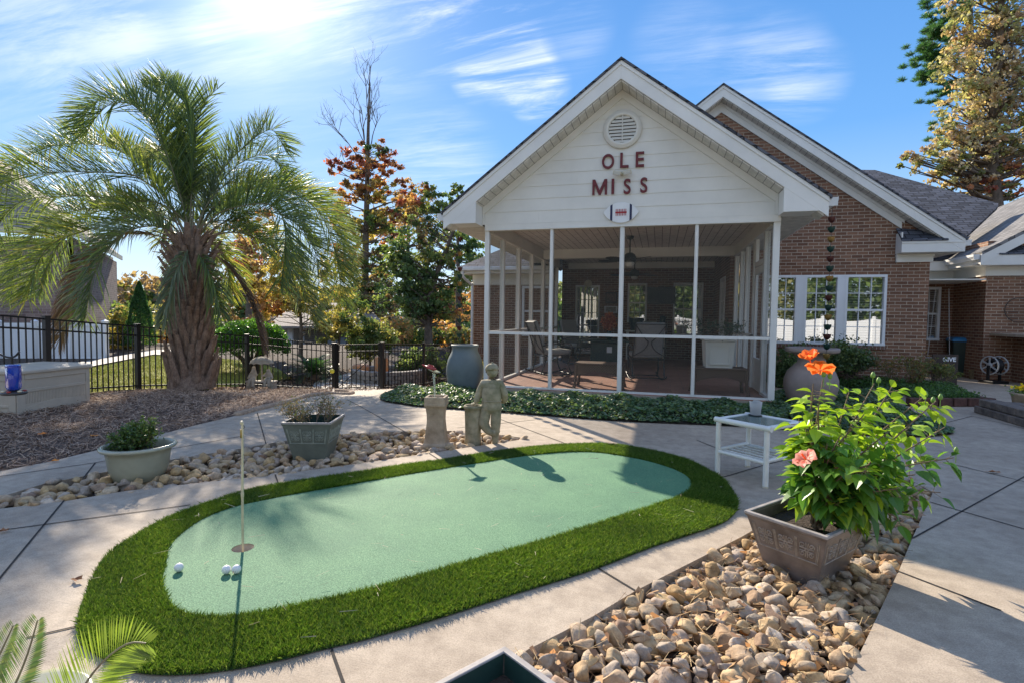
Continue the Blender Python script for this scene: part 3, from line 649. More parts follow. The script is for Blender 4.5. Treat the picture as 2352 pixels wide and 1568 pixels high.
# eave fascia + gutter of the second wing, running back along Y
zg = float(p2[2]); xg = float(p2[0]); yg2 = float(PX(2157, 603, xg)[1])
hb('fascia', MB().box(xg, xg+.03, Y2-.33, yg2, zg-.26, zg-.06).prism([(xg, Y2-.345, zg-.06), (xg, Y2-.345, zg-.29), (xg+4, Y2-.345, zg+2.4-.29), (xg+4, Y2-.345, zg+2.4-.06)][::-1], (0, .03, 0)).box(xg+.031, xg+1.0, Y2-.34, Y2-.31, zg-.29, zg-.07), 'white', bevel=.003)
hb('return_roof', MB().prism([(xg+.32, Y2-.36, zg-.065), (xg+1.02, Y2-.36, zg-.065), (xg+1.02, Y2-.03, zg+.12), (xg+.6, Y2-.03, zg+.17)], (0, 0, .025)), 'roof')
hb('eave_soffit', MB().box(xg+.031, X2+.9, Y2-.31, Y2-.002, zg-.29, zg-.27).box(xg+.03, X2-.002, Y2, yg2, zg-.26, zg-.25), 'white2')
hb('cornice_block', MB().box(X2-.04, X2+.85, Y2-.05, Y2-.002, zg-.50, zg-.292).box(X2-.04, X2-.002, Y2, YB, zg-.5, zg-.26), 'white2', bevel=.004)
hb('gutter', gutter(MB(), xg-.002, -1, Y2-.3, yg2, zg-.05), 'gutter')
hb('fascia', MB().box(5.19, X2, YB-.32, YB-.29, ezw-.35, ezw-.12).box(5.19, X2, YB-.29, YB-.002, ezw-.35, ezw-.33).box(5.19, X2, YB-.04, YB-.002, ezw-.62, ezw-.352), 'white2')
hb('roof', MB().prism([(5.19, YB-.36, ezw-.12), (X2+.3, YB-.36, ezw-.12), (X2+.3, YB+2.6, ezw+1.4), (4.9, YB+2.6, ezw+1.4)], (0, 0, .04)), 'roof')
# small lean-to roof over the recess
zc_ = PY(2200, 641, Y2-.1)[2]
cn = MB().box(5.15, float(PY(2266, 641, Y2-.12)[0]), Y2-.12, YB-.01, zc_-.03, zc_)
hb('canopy', cn, 'white2', bevel=.004)
# left wing
lw = Pd(1086, 700, 15.4); YL = float(lw[1]); XL0 = float(PY(1086, 830, YL)[0])
hb('wall', MB().box(XL0, -2.81, YL, YL+.2, -1, 2.75), 'brick'); hb('wall', MB().box(XL0, XL0+.2, YL+.2, YL+5, -1, 2.75), 'brick')
zl = float(PY(1085, 612, YL-.4)[2]); xl = float(PY(1058, 612, YL-.4)[0])
hb('roof', MB().add([(xl, YL-.42, zl), (-2.85, YL-.42, zl), (-2.85, YL+2.6, zl+1.9), (xl+3, YL+2.6, zl+1.9), (xl, YL+5.6, zl), (xl+3, YL+5.6, zl+1.9)], [(0, 1, 2, 3), (0, 3, 5, 4)]), 'roof')
hb('fascia', MB().box(xl, -2.85, YL-.40, YL-.37, zl-.2, zl-.01).box(xl, xl+.03, YL-.37, YL+5.5, zl-.2, zl-.01).box(xl+.03, -2.85, YL-.37, YL-.002, zl-.2, zl-.18), 'white')
hb('frieze', MB().box(XL0-.02, -2.85, YL-.03, YL-.002, zl-.5, zl-.202), 'white2')
hb('soldier_course', MB().box(XL0-.004, -2.85, YL-.004, YL, .23, .44), 'soldier')
gm = MB(); gm.box(xl-.1, -2.86, YL-.52, YL-.402, zl-.13, zl-.02); hb('gutter', gm, 'gutter', bevel=.02)
dsx = float(PY(1082, 700, YL-.1)[0])
hb('downspout', MB().tube(spl([(dsx-.12, YL-.45, zl-.12), (dsx-.12, YL-.42, zl-.3), (dsx, YL-.1, zl-.5), (dsx+.02, YL-.06, zl-.7), (dsx+.02, YL-.06, -.4)], 4), .04, 8), 'gutter')
hb('window', MB().box(-3.75, -3.68, YL-.04, YL-.002, .75, 2.15).box(-3.0, -2.93, YL-.04, YL-.002, .75, 2.15).box(-3.68, -3.0, YL-.04, YL-.002, 2.08, 2.15).box(-3.68, -3.0, YL-.04, YL-.002, .75, .82).box(-3.68, -3.0, YL-.03, YL-.003, 1.42, 1.47), 'whitef')
# ================================================================== GROUND
from mathutils.geometry import delaunay_2d_cdt
def W(pts): return [G(x, y) for x, y in pts]
def drape(poly, dz, step, holes=(), thick=0, bumpy=0, mb=None):
    mb = mb or MB(); loops = [[np.array(p[:2], float) for p in l] for l in [poly]+list(holes)]
    vs, ed = [], []
    for l in loops:
        k = len(vs); m = []
        for i in range(len(l)):
            a, b = l[i], l[(i+1) % len(l)]; n = max(1, int(np.linalg.norm(b-a)/(step*1.2)))
            for j in range(n): m.append(a+(b-a)*j/n)
        vs += m; ed += [(k+i, k+(i+1) % len(m)) for i in range(len(m))]
    nb = len(vs); P = np.array(loops[0]); a, b = P.min(0), P.max(0)
    gx_, gy_ = np.meshgrid(np.arange(a[0], b[0], step), np.arange(a[1], b[1], step)); g = np.stack([gx_.ravel(), gy_.ravel()], 1)+rng.uniform(-.15, .15, (gx_.size, 2))*step
    m = inpoly(loops[0], g)
    for h in loops[1:]: m &= ~inpoly(h, g)
    vs += list(g[m])
    ov, _, of, *_ = delaunay_2d_cdt([Vector(v) for v in vs], ed, [], 0, 1e-6)
    ov = np.array([tuple(v) for v in ov]); of = np.array([tuple(f) for f in of if len(f) == 3]); c = ov[of].mean(1)
    m = inpoly(loops[0], c)
    for h in loops[1:]: m &= ~inpoly(h, c)
    of = of[m]; z = zt(ov[:, 0], ov[:, 1])+dz
    if bumpy: z = z+bumpy*(np.sin(ov[:, 0]*7.1+1)*np.cos(ov[:, 1]*6.3)+rng.normal(0, .5, len(ov)))
    fs = []
    for t in of:
        p, q, r_ = ov[t]; cr_ = (q[0]-p[0])*(r_[1]-p[1])-(q[1]-p[1])*(r_[0]-p[0]); fs.append(tuple(t) if cr_ > 0 else tuple(t[::-1]))
    mb.add(np.column_stack([ov, z]), fs, bumpy > 0)
    if thick:
        for l in loops:
            k = len(l); tp = [(p[0], p[1], float(zt(p[0], p[1]))+dz) for p in l]; bt = [(x, y, z_-thick) for x, y, z_ in tp]
            mb.add(tp+bt, [(i, k+i, k+(i+1) % k, (i+1) % k) for i in range(k)])
    return mb
# terrain
xs = np.unique(np.concatenate([np.linspace(-400, -40, 19), np.linspace(-40, 20, 61), np.linspace(20, 300, 15)]))
ys = np.unique(np.concatenate([np.linspace(-40, 0, 9), np.linspace(0, 40, 41), np.linspace(40, 500, 47)]))
gx_, gy_ = np.meshgrid(xs, ys); nx = len(xs); zz = zt(gx_, gy_)-.075
vs = np.column_stack([gx_.ravel(), gy_.ravel(), zz.ravel()]); fs = [(j*nx+i, j*nx+i+1, (j+1)*nx+i+1, (j+1)*nx+i) for j in range(len(ys)-1) for i in range(nx-1)]
tag(MB().add(vs, fs, True).build('ground', M['soil']), kind='structure')
MULCH = [(0, 1081), (103, 1061), (205, 1037), (342, 1003), (451, 975), (547, 952), (642, 928), (718, 908), (783, 903), (809, 905)]
ROCK1 = [(-60, 1152), (0, 1140), (103, 1109), (240, 1083), (376, 1057), (547, 1030), (643, 1013), (765, 997), (906, 990), (1052, 988), (1125, 994), (1213, 1006), (1096, 1023), (985, 1040), (818, 1064), (632, 1089), (444, 1109), (290, 1126), (147, 1150), (0, 1167), (-60, 1180)]
ROCK2 = [(1000, 1640), (1178, 1508), (1360, 1415), (1460, 1355), (1706, 1230), (1790, 1180), (1870, 1135), (1980, 1105), (2090, 1100), (2143, 1129), (2096, 1234), (2065, 1308), (2002, 1442), (1952, 1547), (1880, 1700), (1840, 1760)]
rock1, rock2 = W(ROCK1), [G(x, y) for x, y in ROCK2]
cupc = G(558, 1262); cup = [(cupc[0]+.056*math.cos(a), cupc[1]+.056*math.sin(a)) for a in np.linspace(0, 2*math.pi, 25)[:-1]]
mul = W([(-420, 1170)]+MULCH)
gateL, gateR = G(768, 900), G(879, 892)
outer = mul+[gateL, G(880, 893), G(945, 890), G(1011, 888), np.array((-3.6, 10.2, 0)), np.array((-2.85, 10.2, 0)), np.array((-2.85, 16.2, 0)), np.array((16, 16.8, 0)), np.array((16, -5, 0)), np.array((-9, -5, 0)), np.array((-9, 1.0, 0))]
tag(drape(outer, 0, .5, [rock1, rock2, cup], thick=.10).build('patio', M['concrete']), kind='structure')
def strip(mb, pts, wd, z=.003):
    P = [G(x, y) for x, y in pts]
    for a, b in zip(P[:-1], P[1:]):
        d = (b-a)[:2]; d /= np.linalg.norm(d); n = np.array((-d[1], d[0]))*wd/2; k = max(1, int(np.linalg.norm((b-a)[:2])/.4))
        for j in range(k):
            p, q = a+(b-a)*j/k, a+(b-a)*(j+1)/k
            mb.add([(p[0]+s_*n[0], p[1]+s_*n[1], float(zt(p[0], p[1]))+z) for s_ in (-1, 1)]+[(q[0]+s_*n[0], q[1]+s_*n[1], float(zt(q[0], q[1]))+z) for s_ in (1, -1)], [(0, 3, 2, 1)])
jm = MB()
for pl in ([(-60, 1400), (147, 1149)], [(-40, 1223), (437, 1159)], [(632, 1089), (640, 1112)], [(985, 1040), (1013, 1058)], [(60, 1465), (178, 1438)], [(755, 1474), (800, 1600)], [(1360, 1296), (1459, 1356)],
           [(797, 917), (932, 992)], [(591, 947), (611, 1019)], [(191, 1098), (219, 1062)], [(-60, 1102), (219, 1062), (560, 1000)], [(2096, 1236), (2252, 1150), (2450, 1040)], [(2057, 1309), (2300, 1402)], [(2135, 1152), (2400, 1228)],
           [(2170, 1061), (2400, 1117)], [(2130, 981), (2233, 955), (2420, 1000)], [(1655, 1097), (1760, 1066), (1960, 1020)], [(1146, 961), (1310, 1022)], [(930, 945), (1060, 938)], [(1050, 982), (1230, 963)], [(1600, 1010), (1690, 1046)]):
    strip(jm, pl, .011, .0035)
tag(jm.build('expansion_joint', M['joint']), kind='structure')
# mulch bed and pine straw
mbed = mul+[gateL]+W([(744, 893), (600, 895), (470, 898), (352, 893), (200, 905)])+[G(105, 915)]
mbed = [p for p in mbed]+[np.array((-12.5, 7.6, 0)), np.array((-12.5, 1.5, 0))]
tag(drape(mbed, -.015, .12, bumpy=.008).build('mulch_bed', M['mulch']), kind='structure')
def slivers(name, poly, n, ln, wd, cols, mat, label, cat, holes=(), z0=.0, zs=.02, tilt=.35):
    p = scatter(poly, n, holes); z = zt(p[:, 0], p[:, 1])+z0+rng.uniform(0, zs, n); a = rng.uniform(0, 2*np.pi, n); l = rng.uniform(*ln, n)/2; e = rng.normal(0, tilt, n)
    d = np.stack([np.cos(a)*np.cos(e), np.sin(a)*np.cos(e), np.sin(e)], 1)*l[:, None]; s_ = np.stack([-np.sin(a), np.cos(a), rng.normal(0, .5, n)], 1)*rng.uniform(*wd, n)[:, None]/2
    c = np.column_stack([p, z]); v = np.stack([c-d-s_, c+d-s_*.6, c+d+s_*.6, c-d+s_], 1)
    col = np.array(cols)[rng.integers(0, len(cols), n)]*rng.uniform(.7, 1.2, (n, 1))
    return tag(npmesh(name, v.reshape(-1, 3), 4, mat, cols=col), label, cat, kind='stuff')
slivers('pine_straw', mbed, 60000, (.03, .14), (.0025, .008), [(.40, .275, .19), (.29, .19, .13), (.50, .37, .27), (.18, .115, .08), (.43, .31, .22)], M['chip'], 'brown pine straw and bark mulch spread under the palm', 'mulch')
# lawn, path and gravel outside the fence
far = W([(60, 905), (105, 912), (200, 903), (352, 893), (470, 897), (560, 893), (660, 893), (768, 899)])
lawn = W([(150, 905), (250, 892), (352, 888), (470, 890), (560, 878), (668, 866), (640, 845), (560, 826), (460, 818), (352, 815), (213, 842), (120, 862), (0, 890)])
tag(drape(lawn, -.03, .8).build('lawn', M['lawn']), kind='structure')
slivers('lawn_grass', lawn, 45000, (.03, .07), (.006, .012), [(.42, .43, .08), (.50, .46, .12), (.32, .37, .07)], M['chip'], 'sunlit yellow green grass outside the black fence', 'grass', z0=-.03, zs=.03, tilt=1.0)
tag(drape(W([(-200, 880), (0, 886), (120, 858), (213, 838), (352, 812), (460, 815), (460, 803), (352, 801), (245, 820), (120, 838), (-200, 850)]), -.02, .8).build('path', M['path']), kind='structure')
wlk = [gateL, gateR]+W([(905, 882), (900, 866), (850, 862), (800, 868), (740, 880), (706, 888), (720, 895)]); 
tag(drape(W([(776, 899), (878, 892), (874, 878), (838, 868), (845, 856), (885, 848), (880, 843), (820, 848), (770, 862), (725, 872), (708, 886), (740, 893)]), -.03, .4).build('garden_path', M['path']), kind='structure')
slivers('fallen_leaves', W([(480, 897), (768, 899), (1010, 888), (1010, 860), (900, 842), (700, 845), (480, 880)]), 9000, (.03, .09), (.015, .05), [(.32, .20, .13), (.40, .28, .20), (.22, .14, .10), (.42, .25, .12)], M['chip'], 'brown fallen leaves and bark littering the ground beyond the gate', 'leaf litter', z0=-.05, zs=.03)
# lake
m, t, b = newmat('lake_water'); b.inputs['Base Color'].default_value = (.04, .07, .09, 1); b.inputs['Roughness'].default_value = .12; bump(t, b, noise(t, pos(t), 2.5, 4), .25, .05); M['water'] = m
tag(MB().add([(-400, 55, -2.45), (300, 55, -2.45), (300, 330, -2.45), (-400, 330, -2.45)], [(0, 1, 2, 3)]).build('lake', M['water']), kind='structure')
# ================================================================== PUTTING GREEN
TURF = [(178, 1438), (180, 1400), (193, 1363), (215, 1310), (251, 1259), (322, 1213), (395, 1177), (470, 1150), (560, 1121), (640, 1105), (760, 1087), (880, 1069), (1000, 1052), (1100, 1037), (1180, 1026), (1260, 1018), (1350, 1014), (1430, 1018), (1500, 1029), (1560, 1045), (1620, 1069), (1662, 1098), (1688, 1128), (1694, 1158), (1675, 1182), (1633, 1202), (1497, 1246), (1360, 1298), (1178, 1353), (995, 1410), (842, 1453), (752, 1474), (609, 1508), (501, 1526), (394, 1534), (301, 1526), (229, 1494), (190, 1466)]
GREEN = [(376, 1349), (374, 1322), (382, 1290), (388, 1258), (412, 1229), (465, 1191), (537, 1163), (609, 1147), (680, 1133), (760, 1119), (900, 1095), (1050, 1070), (1180, 1050), (1250, 1041), (1310, 1037), (1370, 1038), (1430, 1046), (1490, 1058), (1550, 1077), (1583, 1097), (1588, 1117), (1560, 1138), (1500, 1160), (1405, 1190), (1200, 1253), (995, 1310), (842, 1352), (698, 1384), (609, 1402), (537, 1411), (476, 1412), (422, 1404), (390, 1381)]
turf = smoothpoly([PZ(x, y, .03)[:2] for x, y in TURF], 3); green = smoothpoly([PZ(x, y, .012)[:2] for x, y in GREEN], 3)
m, t, b = newmat('putting_nap'); p = pos(t); n1 = noise(t, p, 150, 4, .85); n2 = noise(t, p, 2.2, 5, .6); n3 = noise(t, p, 90, 4, .7)
c = ramp(t, n1, [(.36, (.035, .11, .055)), (.50, (.105, .26, .145)), (.61, (.19, .38, .21)), (.72, (.42, .56, .36))])
c = mixrgb(t, 1.0, c, ramp(t, n2, [(.3, (.68, .76, .72)), (.7, (1.0, .99, .88))]), 'MULTIPLY'); t.links.new(c, b.inputs['Base Color']); b.inputs['Roughness'].default_value = .8
bump(t, b, mnode(t, 'ADD', n1, n3), .7, .004); M['nap'] = m
putt = thing('putting_green', 'pale green artificial putting green ringed by darker turf on the patio', 'putting green', (green[0][0]+1.2, green[0][1]+.8, 0))
mb = drape(green, .012, .25, [cup]); mb.build('putting_surface', M['nap'], putt)
ring = drape(turf, .006, .3, [green]); ring.build('turf_backing', plain('turf_backing', (.03, .09, .015), .9, .4, 40, .4, .004), putt)
nb = 230000; p = scatter(turf, nb, [green])
# denser edge tufts leaning outwards
z = np.full(nb, .006); pat = np.sin(p[:, 0]*5.3+2*np.sin(p[:, 1]*3.1))*np.cos(p[:, 1]*6.1+1.3*np.sin(p[:, 0]*4.7)); h = rng.uniform(.014, .032, nb)*(1+.22*pat); a = rng.uniform(0, 2*np.pi, nb); ln = rng.normal(0, .5, (nb, 2))+np.column_stack([pat, -pat])*.35
tp = np.column_stack([p+ln*h[:, None], z+h]); md = np.column_stack([p+ln*h[:, None]*.35, z+h*.55]); bs = np.column_stack([p, z])
wv = np.column_stack([np.cos(a), np.sin(a), np.zeros(nb)])*rng.uniform(.0011, .0019, nb)[:, None]
v = np.stack([bs-wv, bs+wv, md+wv*.9, tp, md-wv*.9], 1)
cols = np.array([(.06, .14, .02), (.09, .18, .022), (.13, .225, .032), (.19, .27, .06)])[rng.integers(0, 4, nb)]*rng.uniform(.6, 1.2, (nb, 1))*(1+.18*pat[:, None])
o = npmesh('turf_blades', v.reshape(-1, 3), 5, M['blade'], putt, cols); o['kind'] = 'stuff'
mc = Matrix.Translation((cupc[0], cupc[1], 0))
MB().lathe([(.056, .010), (.054, -.012), (.053, -.012), (.053, -.14)], n=28, M=mc).build('cup', plain('tan_cup', (.50, .40, .28), .5, .2, 9, 0), putt); MB().lathe([(.053, -.1395), (0, -.1395)][::-1], n=28, M=mc).build('cup_floor', M['soil'], putt)
# flag stick in the cup
M['stick'] = plain('cream_stick', (.62, .54, .36), .45, .25, 14, .05, .001)
fsx = thing('flagstick', 'cream practice flagstick with a brass collar standing in the green cup', 'flagstick', (cupc[0], cupc[1], -.13))
ht = .69+.13
MB().tube([(0, 0, .0), (0, 0, ht*.52), (.004, 0, ht)], [.0068, .0068, .0062], 12).build('pole', M['stick'], fsx, world=False)
MB().lathe([(.0, ht-.002), (.008, ht-.002), (.009, ht+.008), (.006, ht+.016), (0, ht+.016)], n=14).build('cap', M['stick'], fsx, world=False)
MB().lathe([(.0066, ht-.075), (.0082, ht-.075), (.0082, ht-.03), (.0066, ht-.03)], n=14).build('collar', plain('brass_band', (.42, .28, .06), .35, .2, 9, 0, metal=.7), fsx, world=False)
MB().lathe([(.0066, .42), (.0084, .425), (.0084, .445), (.0066, .45)], n=14).build('joint_ring', M['stick'], fsx, world=False)
MB().tube([(.006, 0, ht-.012), (.016, 0, ht-.008), (.020, 0, ht-.016), (.012, 0, ht-.024)], .0016, 6).build('flag_hook', M['blackmetal'], fsx, world=False)
# golf balls
m, t, b = newmat('golf_ball_white'); b.inputs['Base Color'].default_value = (.80, .79, .76, 1); b.inputs['Roughness'].default_value = .3
vn = t.nodes.new('ShaderNodeTexVoronoi'); t.links.new(obj_(t), vn.inputs['Vector']); vn.inputs['Scale'].default_value = 330; bump(t, b, vn.outputs['Distance'], .5, .0006); M['ball'] = m
gb = None
for x, y, lb_ in ((411, 1314, 'single white golf ball lying alone near the left edge of the green'), (520, 1319, 'left white golf ball of the touching pair below the cup'), (543, 1318, 'white golf ball touching the flagstick shadow, right one of the pair')):
    q = PZ(x, y-2, .012)
    if gb is None:
        mbb = MB(); mbb.lathe([(.0214*math.sin(k*math.pi/16)+1e-5, .0214-.0214*math.cos(k*math.pi/16)) for k in range(17)], n=28); gb = mbb.build('golf_ball', M['ball'])
        o = gb
    else: o = gb.copy(); COL.objects.link(o)
    o.location = (q[0], q[1], .0125); tag(o, lb_, 'golf ball', 'golf balls on the putting green')
# ================================================================== ROCKS
m, t, b = newmat('river_stone'); oi = t.nodes.new('ShaderNodeObjectInfo'); vc_ = t.nodes.new('ShaderNodeVertexColor'); vc_.layer_name = 'tint'
sx_ = t.nodes.new('ShaderNodeSeparateColor'); t.links.new(vc_.outputs[0], sx_.inputs[0])
rnd = mnode(t, 'FRACT', mnode(t, 'ADD', oi.outputs['Random'], sx_.outputs[0])); p = pos(t)
c = ramp(t, rnd, [(0, (.42, .28, .13)), (.15, (.58, .43, .23)), (.3, (.40, .35, .29)), (.45, (.60, .44, .24)), (.58, (.33, .22, .15)), (.7, (.60, .53, .44)), (.82, (.50, .36, .22)), (.92, (.38, .34, .30)), (1, (.62, .50, .34))])
c = mixrgb(t, 1.0, c, ramp(t, noise(t, p, 28, 6, .7), [(.3, (.52, .47, .43)), (.7, (1.22, 1.18, 1.12))]), 'MULTIPLY')
c = mixrgb(t, mnode(t, 'MULTIPLY', remap(t, noise(t, p, 12, 4, .6), .55, .7), .5), c, (.42, .24, .10))
t.links.new(c, b.inputs['Base Color']); b.inputs['Roughness'].default_value = .85; bump(t, b, noise(t, p, 75, 6, .75), .7, .006); M['rock'] = m
import bmesh
def rockmesh(seed, sub=3):
    rg = np.random.default_rng(seed); bm = bmesh.new(); bmesh.ops.create_icosphere(bm, subdivisions=sub, radius=1)
    pl = rg.normal(0, 1, (13, 3)); pl /= np.linalg.norm(pl, axis=1)[:, None]; cut = rg.uniform(.48, .88, 13)
    sc_ = np.array([1, rg.uniform(.6, .9), rg.uniform(.42, .75)]); ph = rg.uniform(0, 6, 6)
    for v in bm.verts:
        q = np.array(v.co)
        for n_, c_ in zip(pl, cut):
            d = q@n_
            if d > c_: q = q-n_*(d-c_)*.97
        q = q*(1+.05*math.sin(q[0]*4+ph[0])*math.cos(q[1]*5+ph[1])+.03*math.sin(q[2]*8+ph[2])); v.co = q*sc_
    for f in bm.faces: f.smooth = True
    me = bpy.data.meshes.new('rock'); bm.to_mesh(me); bm.free(); me.materials.append(M['rock']); return me
variants = [rockmesh(k+10) for k in range(18)]; lowv = [rockmesh(k+10, 2) for k in range(16)]
def rockplan(poly, rmin, rmax, tries, fill, zb=-.075, avoid=()):
    """non-overlapping-ish stones, big ones first, second layer resting in the gaps"""
    P = scatter(poly, tries); out_ = []; xy = np.zeros((0, 2)); rr = np.zeros(0)
    rad = np.sort(rng.uniform(0, 1, tries)**3.0*(rmax-rmin)+rmin)[::-1]
    for q, r_ in zip(P, rad):
        ok = True
        for ax0, ay0, ar in avoid:
            if math.hypot(q[0]-ax0, q[1]-ay0) < ar: ok = False
        if not ok: continue
        if len(xy):
            d = np.hypot(*(xy-q).T)
            if (d < (rr+r_)*fill).any(): continue
        xy = np.vstack([xy, q]); rr = np.append(rr, r_); out_.append((q[0], q[1], zb+r_*.45, r_))
    return out_
pot_h = G(1850, 1290)
r2 = [np.array(q[:2]) for q in rock2]; ctr = np.mean(r2, 0)
rock2i = [q+(ctr-q)/np.linalg.norm(ctr-q)*.035 for q in r2]; r1 = [np.array(q[:2]) for q in rock1]
planA = rockplan(rock2i, .016, .074, 11000, .72); planA2 = rockplan(rock2i, .014, .05, 3800, .80, zb=-.038)
planB = rockplan(r1, .03, .085, 6000, .74); planB2 = rockplan(r1, .03, .06, 1500, 1.0, zb=-.03)
def placer(q):
    x, y, z, r_ = q; return Matrix.Translation((x, y, z)) @ Matrix.Rotation(rng.uniform(0, 6.28), 4, 'Z') @ Matrix.Rotation(rng.normal(0, .38), 4, 'X') @ Matrix.Rotation(rng.normal(0, .38), 4, 'Y') @ Matrix.Scale(r_*1.12, 4)
allr = [(q, 'A') for q in planA+planA2]+[(q, 'B') for q in planB+planB2]
def inview(q):
    v = np.array(q[:3])-CP; d = v@fw
    if d < .3: return 0
    px, py = 1176+FD*(v@rt)/d, 784-FD*(v@up)/d
    return q[3]/d if -40 < px < 2400 and py < 1620 else 0
allr.sort(key=lambda a: -inview(a[0])); cntv = 0; small = {'A': [], 'B': []}
for i, (q, k) in enumerate(allr):
    if i < 300:
        o = bpy.data.objects.new('rock', variants[rng.integers(0, 18)]); COL.objects.link(o); o.matrix_world = placer(q)
        v_ = np.array(q[:3])-CP; dd_ = v_@fw; px_, py_ = 1176+FD*(v_@rt)/dd_, 784-FD*(v_@up)/dd_
        if k == 'B': lb_ = 'stone by the foot of the boy statue and barrel' if px_ > 1010 else ('stone beside the square planter in the long bed' if px_ > 620 else ('stone in front of the round sage pot' if px_ > 200 else 'stone at the left tip of the long bed'))
        else: lb_ = 'stone in the shade right of the bronze planter' if px_ > 1890 and py_ < 1420 else ('stone along the concrete edge beside the turf' if px_ < 1250+(1568-py_)*1.55 else ('stone near the bronze planter foot in the near bed' if py_ < 1400 else ('stone along the right edge of the near bed' if px_ > 1840 else ('stone at the bottom edge of the near bed' if py_ > 1510 else 'stone in the sunlit middle of the near bed'))))
        lb_ = ('large tan ' if q[3] > .055 else 'small tan ')+lb_
        tag(o, lb_, 'rock', lb_.replace('stone', 'stones', 1))
    elif k == 'B' or True: small[k].append(q)
for k, lb_ in (('A', 'small tan river stones filling the gaps of the near bed'), ('B', 'long bed of tan and grey river stones behind the putting green')):
    vs, ks = [], []; F = []; off = 0; cs = []
    for q in small[k]:
        me = lowv[rng.integers(0, 16)]; n = len(me.vertices); co = np.empty(n*3, 'f'); me.vertices.foreach_get('co', co); co = co.reshape(-1, 3)
        Mx = np.array(placer(q)); vs.append(co@Mx[:3, :3].T+Mx[:3, 3]); F += [tuple(a+off for a in p_.vertices) for p_ in me.polygons]; off += n; cs.append(np.full(n, rng.uniform()))
    if not vs: continue
    me = bpy.data.meshes.new('river_stones'); me.from_pydata(np.concatenate(vs).tolist(), [], F); me.polygons.foreach_set('use_smooth', [True]*len(F)); me.materials.append(M['rock'])
    c4 = np.ones((off, 4), 'f'); c4[:, 0] = np.concatenate(cs); me.color_attributes.new('tint', 'FLOAT_COLOR', 'POINT').data.foreach_set('color', c4.ravel())
    o = bpy.data.objects.new('river_stones', me); COL.objects.link(o); tag(o, lb_, 'gravel', kind='stuff')
slivers('leaf_bits', r2, 420, (.02, .05), (.012, .03), [(.34, .20, .10), (.45, .28, .14), (.25, .14, .08), (.55, .25, .08)], M['chip'], 'crumbled dry leaves caught between the stones of the near bed', 'leaf litter', z0=-.035, zs=.05)
slivers('dry_needles', r2, 1400, (.03, .11), (.0018, .004), [(.34, .22, .11), (.45, .33, .18), (.22, .12, .06)], M['chip'], 'dry pine needles lying between the stones of the near bed', 'pine needles', z0=-.03, zs=.06)
# ================================================================== ONE-MESH LEAF HELPERS
def leafcloud(name, C, size, cols, mat, parent=None, flat=0., k=4, up_=.0, var=.25, asp=.5, dirs=None):
    C = np.asarray(C); n = len(C); d = rng.normal(0, 1, (n, 3)) if dirs is None else np.asarray(dirs, float)+rng.normal(0, .3, (n, 3))
    d[:, 2] = d[:, 2]*(1-flat)+up_; d /= np.linalg.norm(d, axis=1)[:, None]
    q = rng.normal(0, 1, (n, 3)); q[:, 2] += flat*2; s_ = np.cross(d, q); s_ /= np.linalg.norm(s_, axis=1)[:, None]+1e-9
    sz = (rng.uniform(1-var, 1+var, n)*size)[:, None] if np.isscalar(size) else np.asarray(size)[:, None]
    if k == 4: v = np.stack([C-d*sz*.5, C+s_*sz*asp*.5, C+d*sz*.5, C-s_*sz*asp*.5], 1)
    else:
        nn = np.cross(d, s_); w_ = sz*asp*.5; v = np.stack([C-d*sz*.5, C-d*sz*.15+s_*w_+nn*w_*.25, C+d*sz*.25+s_*w_*.7+nn*w_*.2, C+d*sz*.5-nn*w_*.2, C+d*sz*.25-s_*w_*.7+nn*w_*.2, C-d*sz*.15-s_*w_+nn*w_*.25], 1)
    return npmesh(name, v.reshape(-1, 3), k, mat, parent, cols, smooth=(k == 6))
def pick(cols, n, lo=.7, hi=1.25): return np.array(cols)[rng.integers(0, len(cols), n)]*rng.uniform(lo, hi, (n, 1))
# ---- ivy
IVY = [(872, 917), (885, 905), (930, 903), (985, 900), (1010, 890), (1060, 893), (1120, 893)]
ivp = W(IVY)+[np.array((-3.05, 8.9, 0)), np.array((-2.84, 8.33, 0)), np.array((1.66, 8.33, 0)), np.array((1.9, 10.2, 0)), np.array((4.3, 11.2, 0))]+W([(2060, 935), (2190, 990), (2190, 997), (2130, 1004), (2000, 1001), (1850, 990), (1700, 980), (1620, 976), (1500, 971), (1400, 966), (1280, 957), (1150, 947), (1050, 940), (950, 933), (885, 923)])
tag(drape(ivp, .014, .4).build('planting_soil', M['soil']), kind='structure')
n = 42000; p = scatter(ivp, n); P2 = np.array([q[:2] for q in ivp])
dist = np.full(n, 9.0)
for a, b_ in zip(P2, np.roll(P2, -1, 0)):
    ab = b_-a; tt = np.clip(((p-a)@ab)/(ab@ab), 0, 1); dist = np.minimum(dist, np.hypot(*(p-a-tt[:, None]*ab).T))
hh = .10*sstep(0, .28, dist)+.05*np.sin(p[:, 0]*9)*np.sin(p[:, 1]*8)*sstep(0, .3, dist)+.02
z = zt(p[:, 0], p[:, 1])+.02+np.maximum(hh, .02)*rng.uniform(.35, 1, n)**.5
C = np.column_stack([p, z]); nv = rng.normal(0, .55, (n, 3)); nv[:, 2] = 1
d = rng.normal(0, 1, (n, 3)); d -= nv*((d*nv).sum(1)/(nv*nv).sum(1))[:, None]; d /= np.linalg.norm(d, axis=1)[:, None]; s_ = np.cross(nv, d); s_ /= np.linalg.norm(s_, axis=1)[:, None]
sz = rng.uniform(.028, .055, n)[:, None]; v = np.stack([C-d*sz*.5, C-d*sz*.2+s_*sz*.55, C+d*sz*.15+s_*sz*.28, C+d*sz*.6, C+d*sz*.15-s_*sz*.28, C-d*sz*.2-s_*sz*.55], 1)
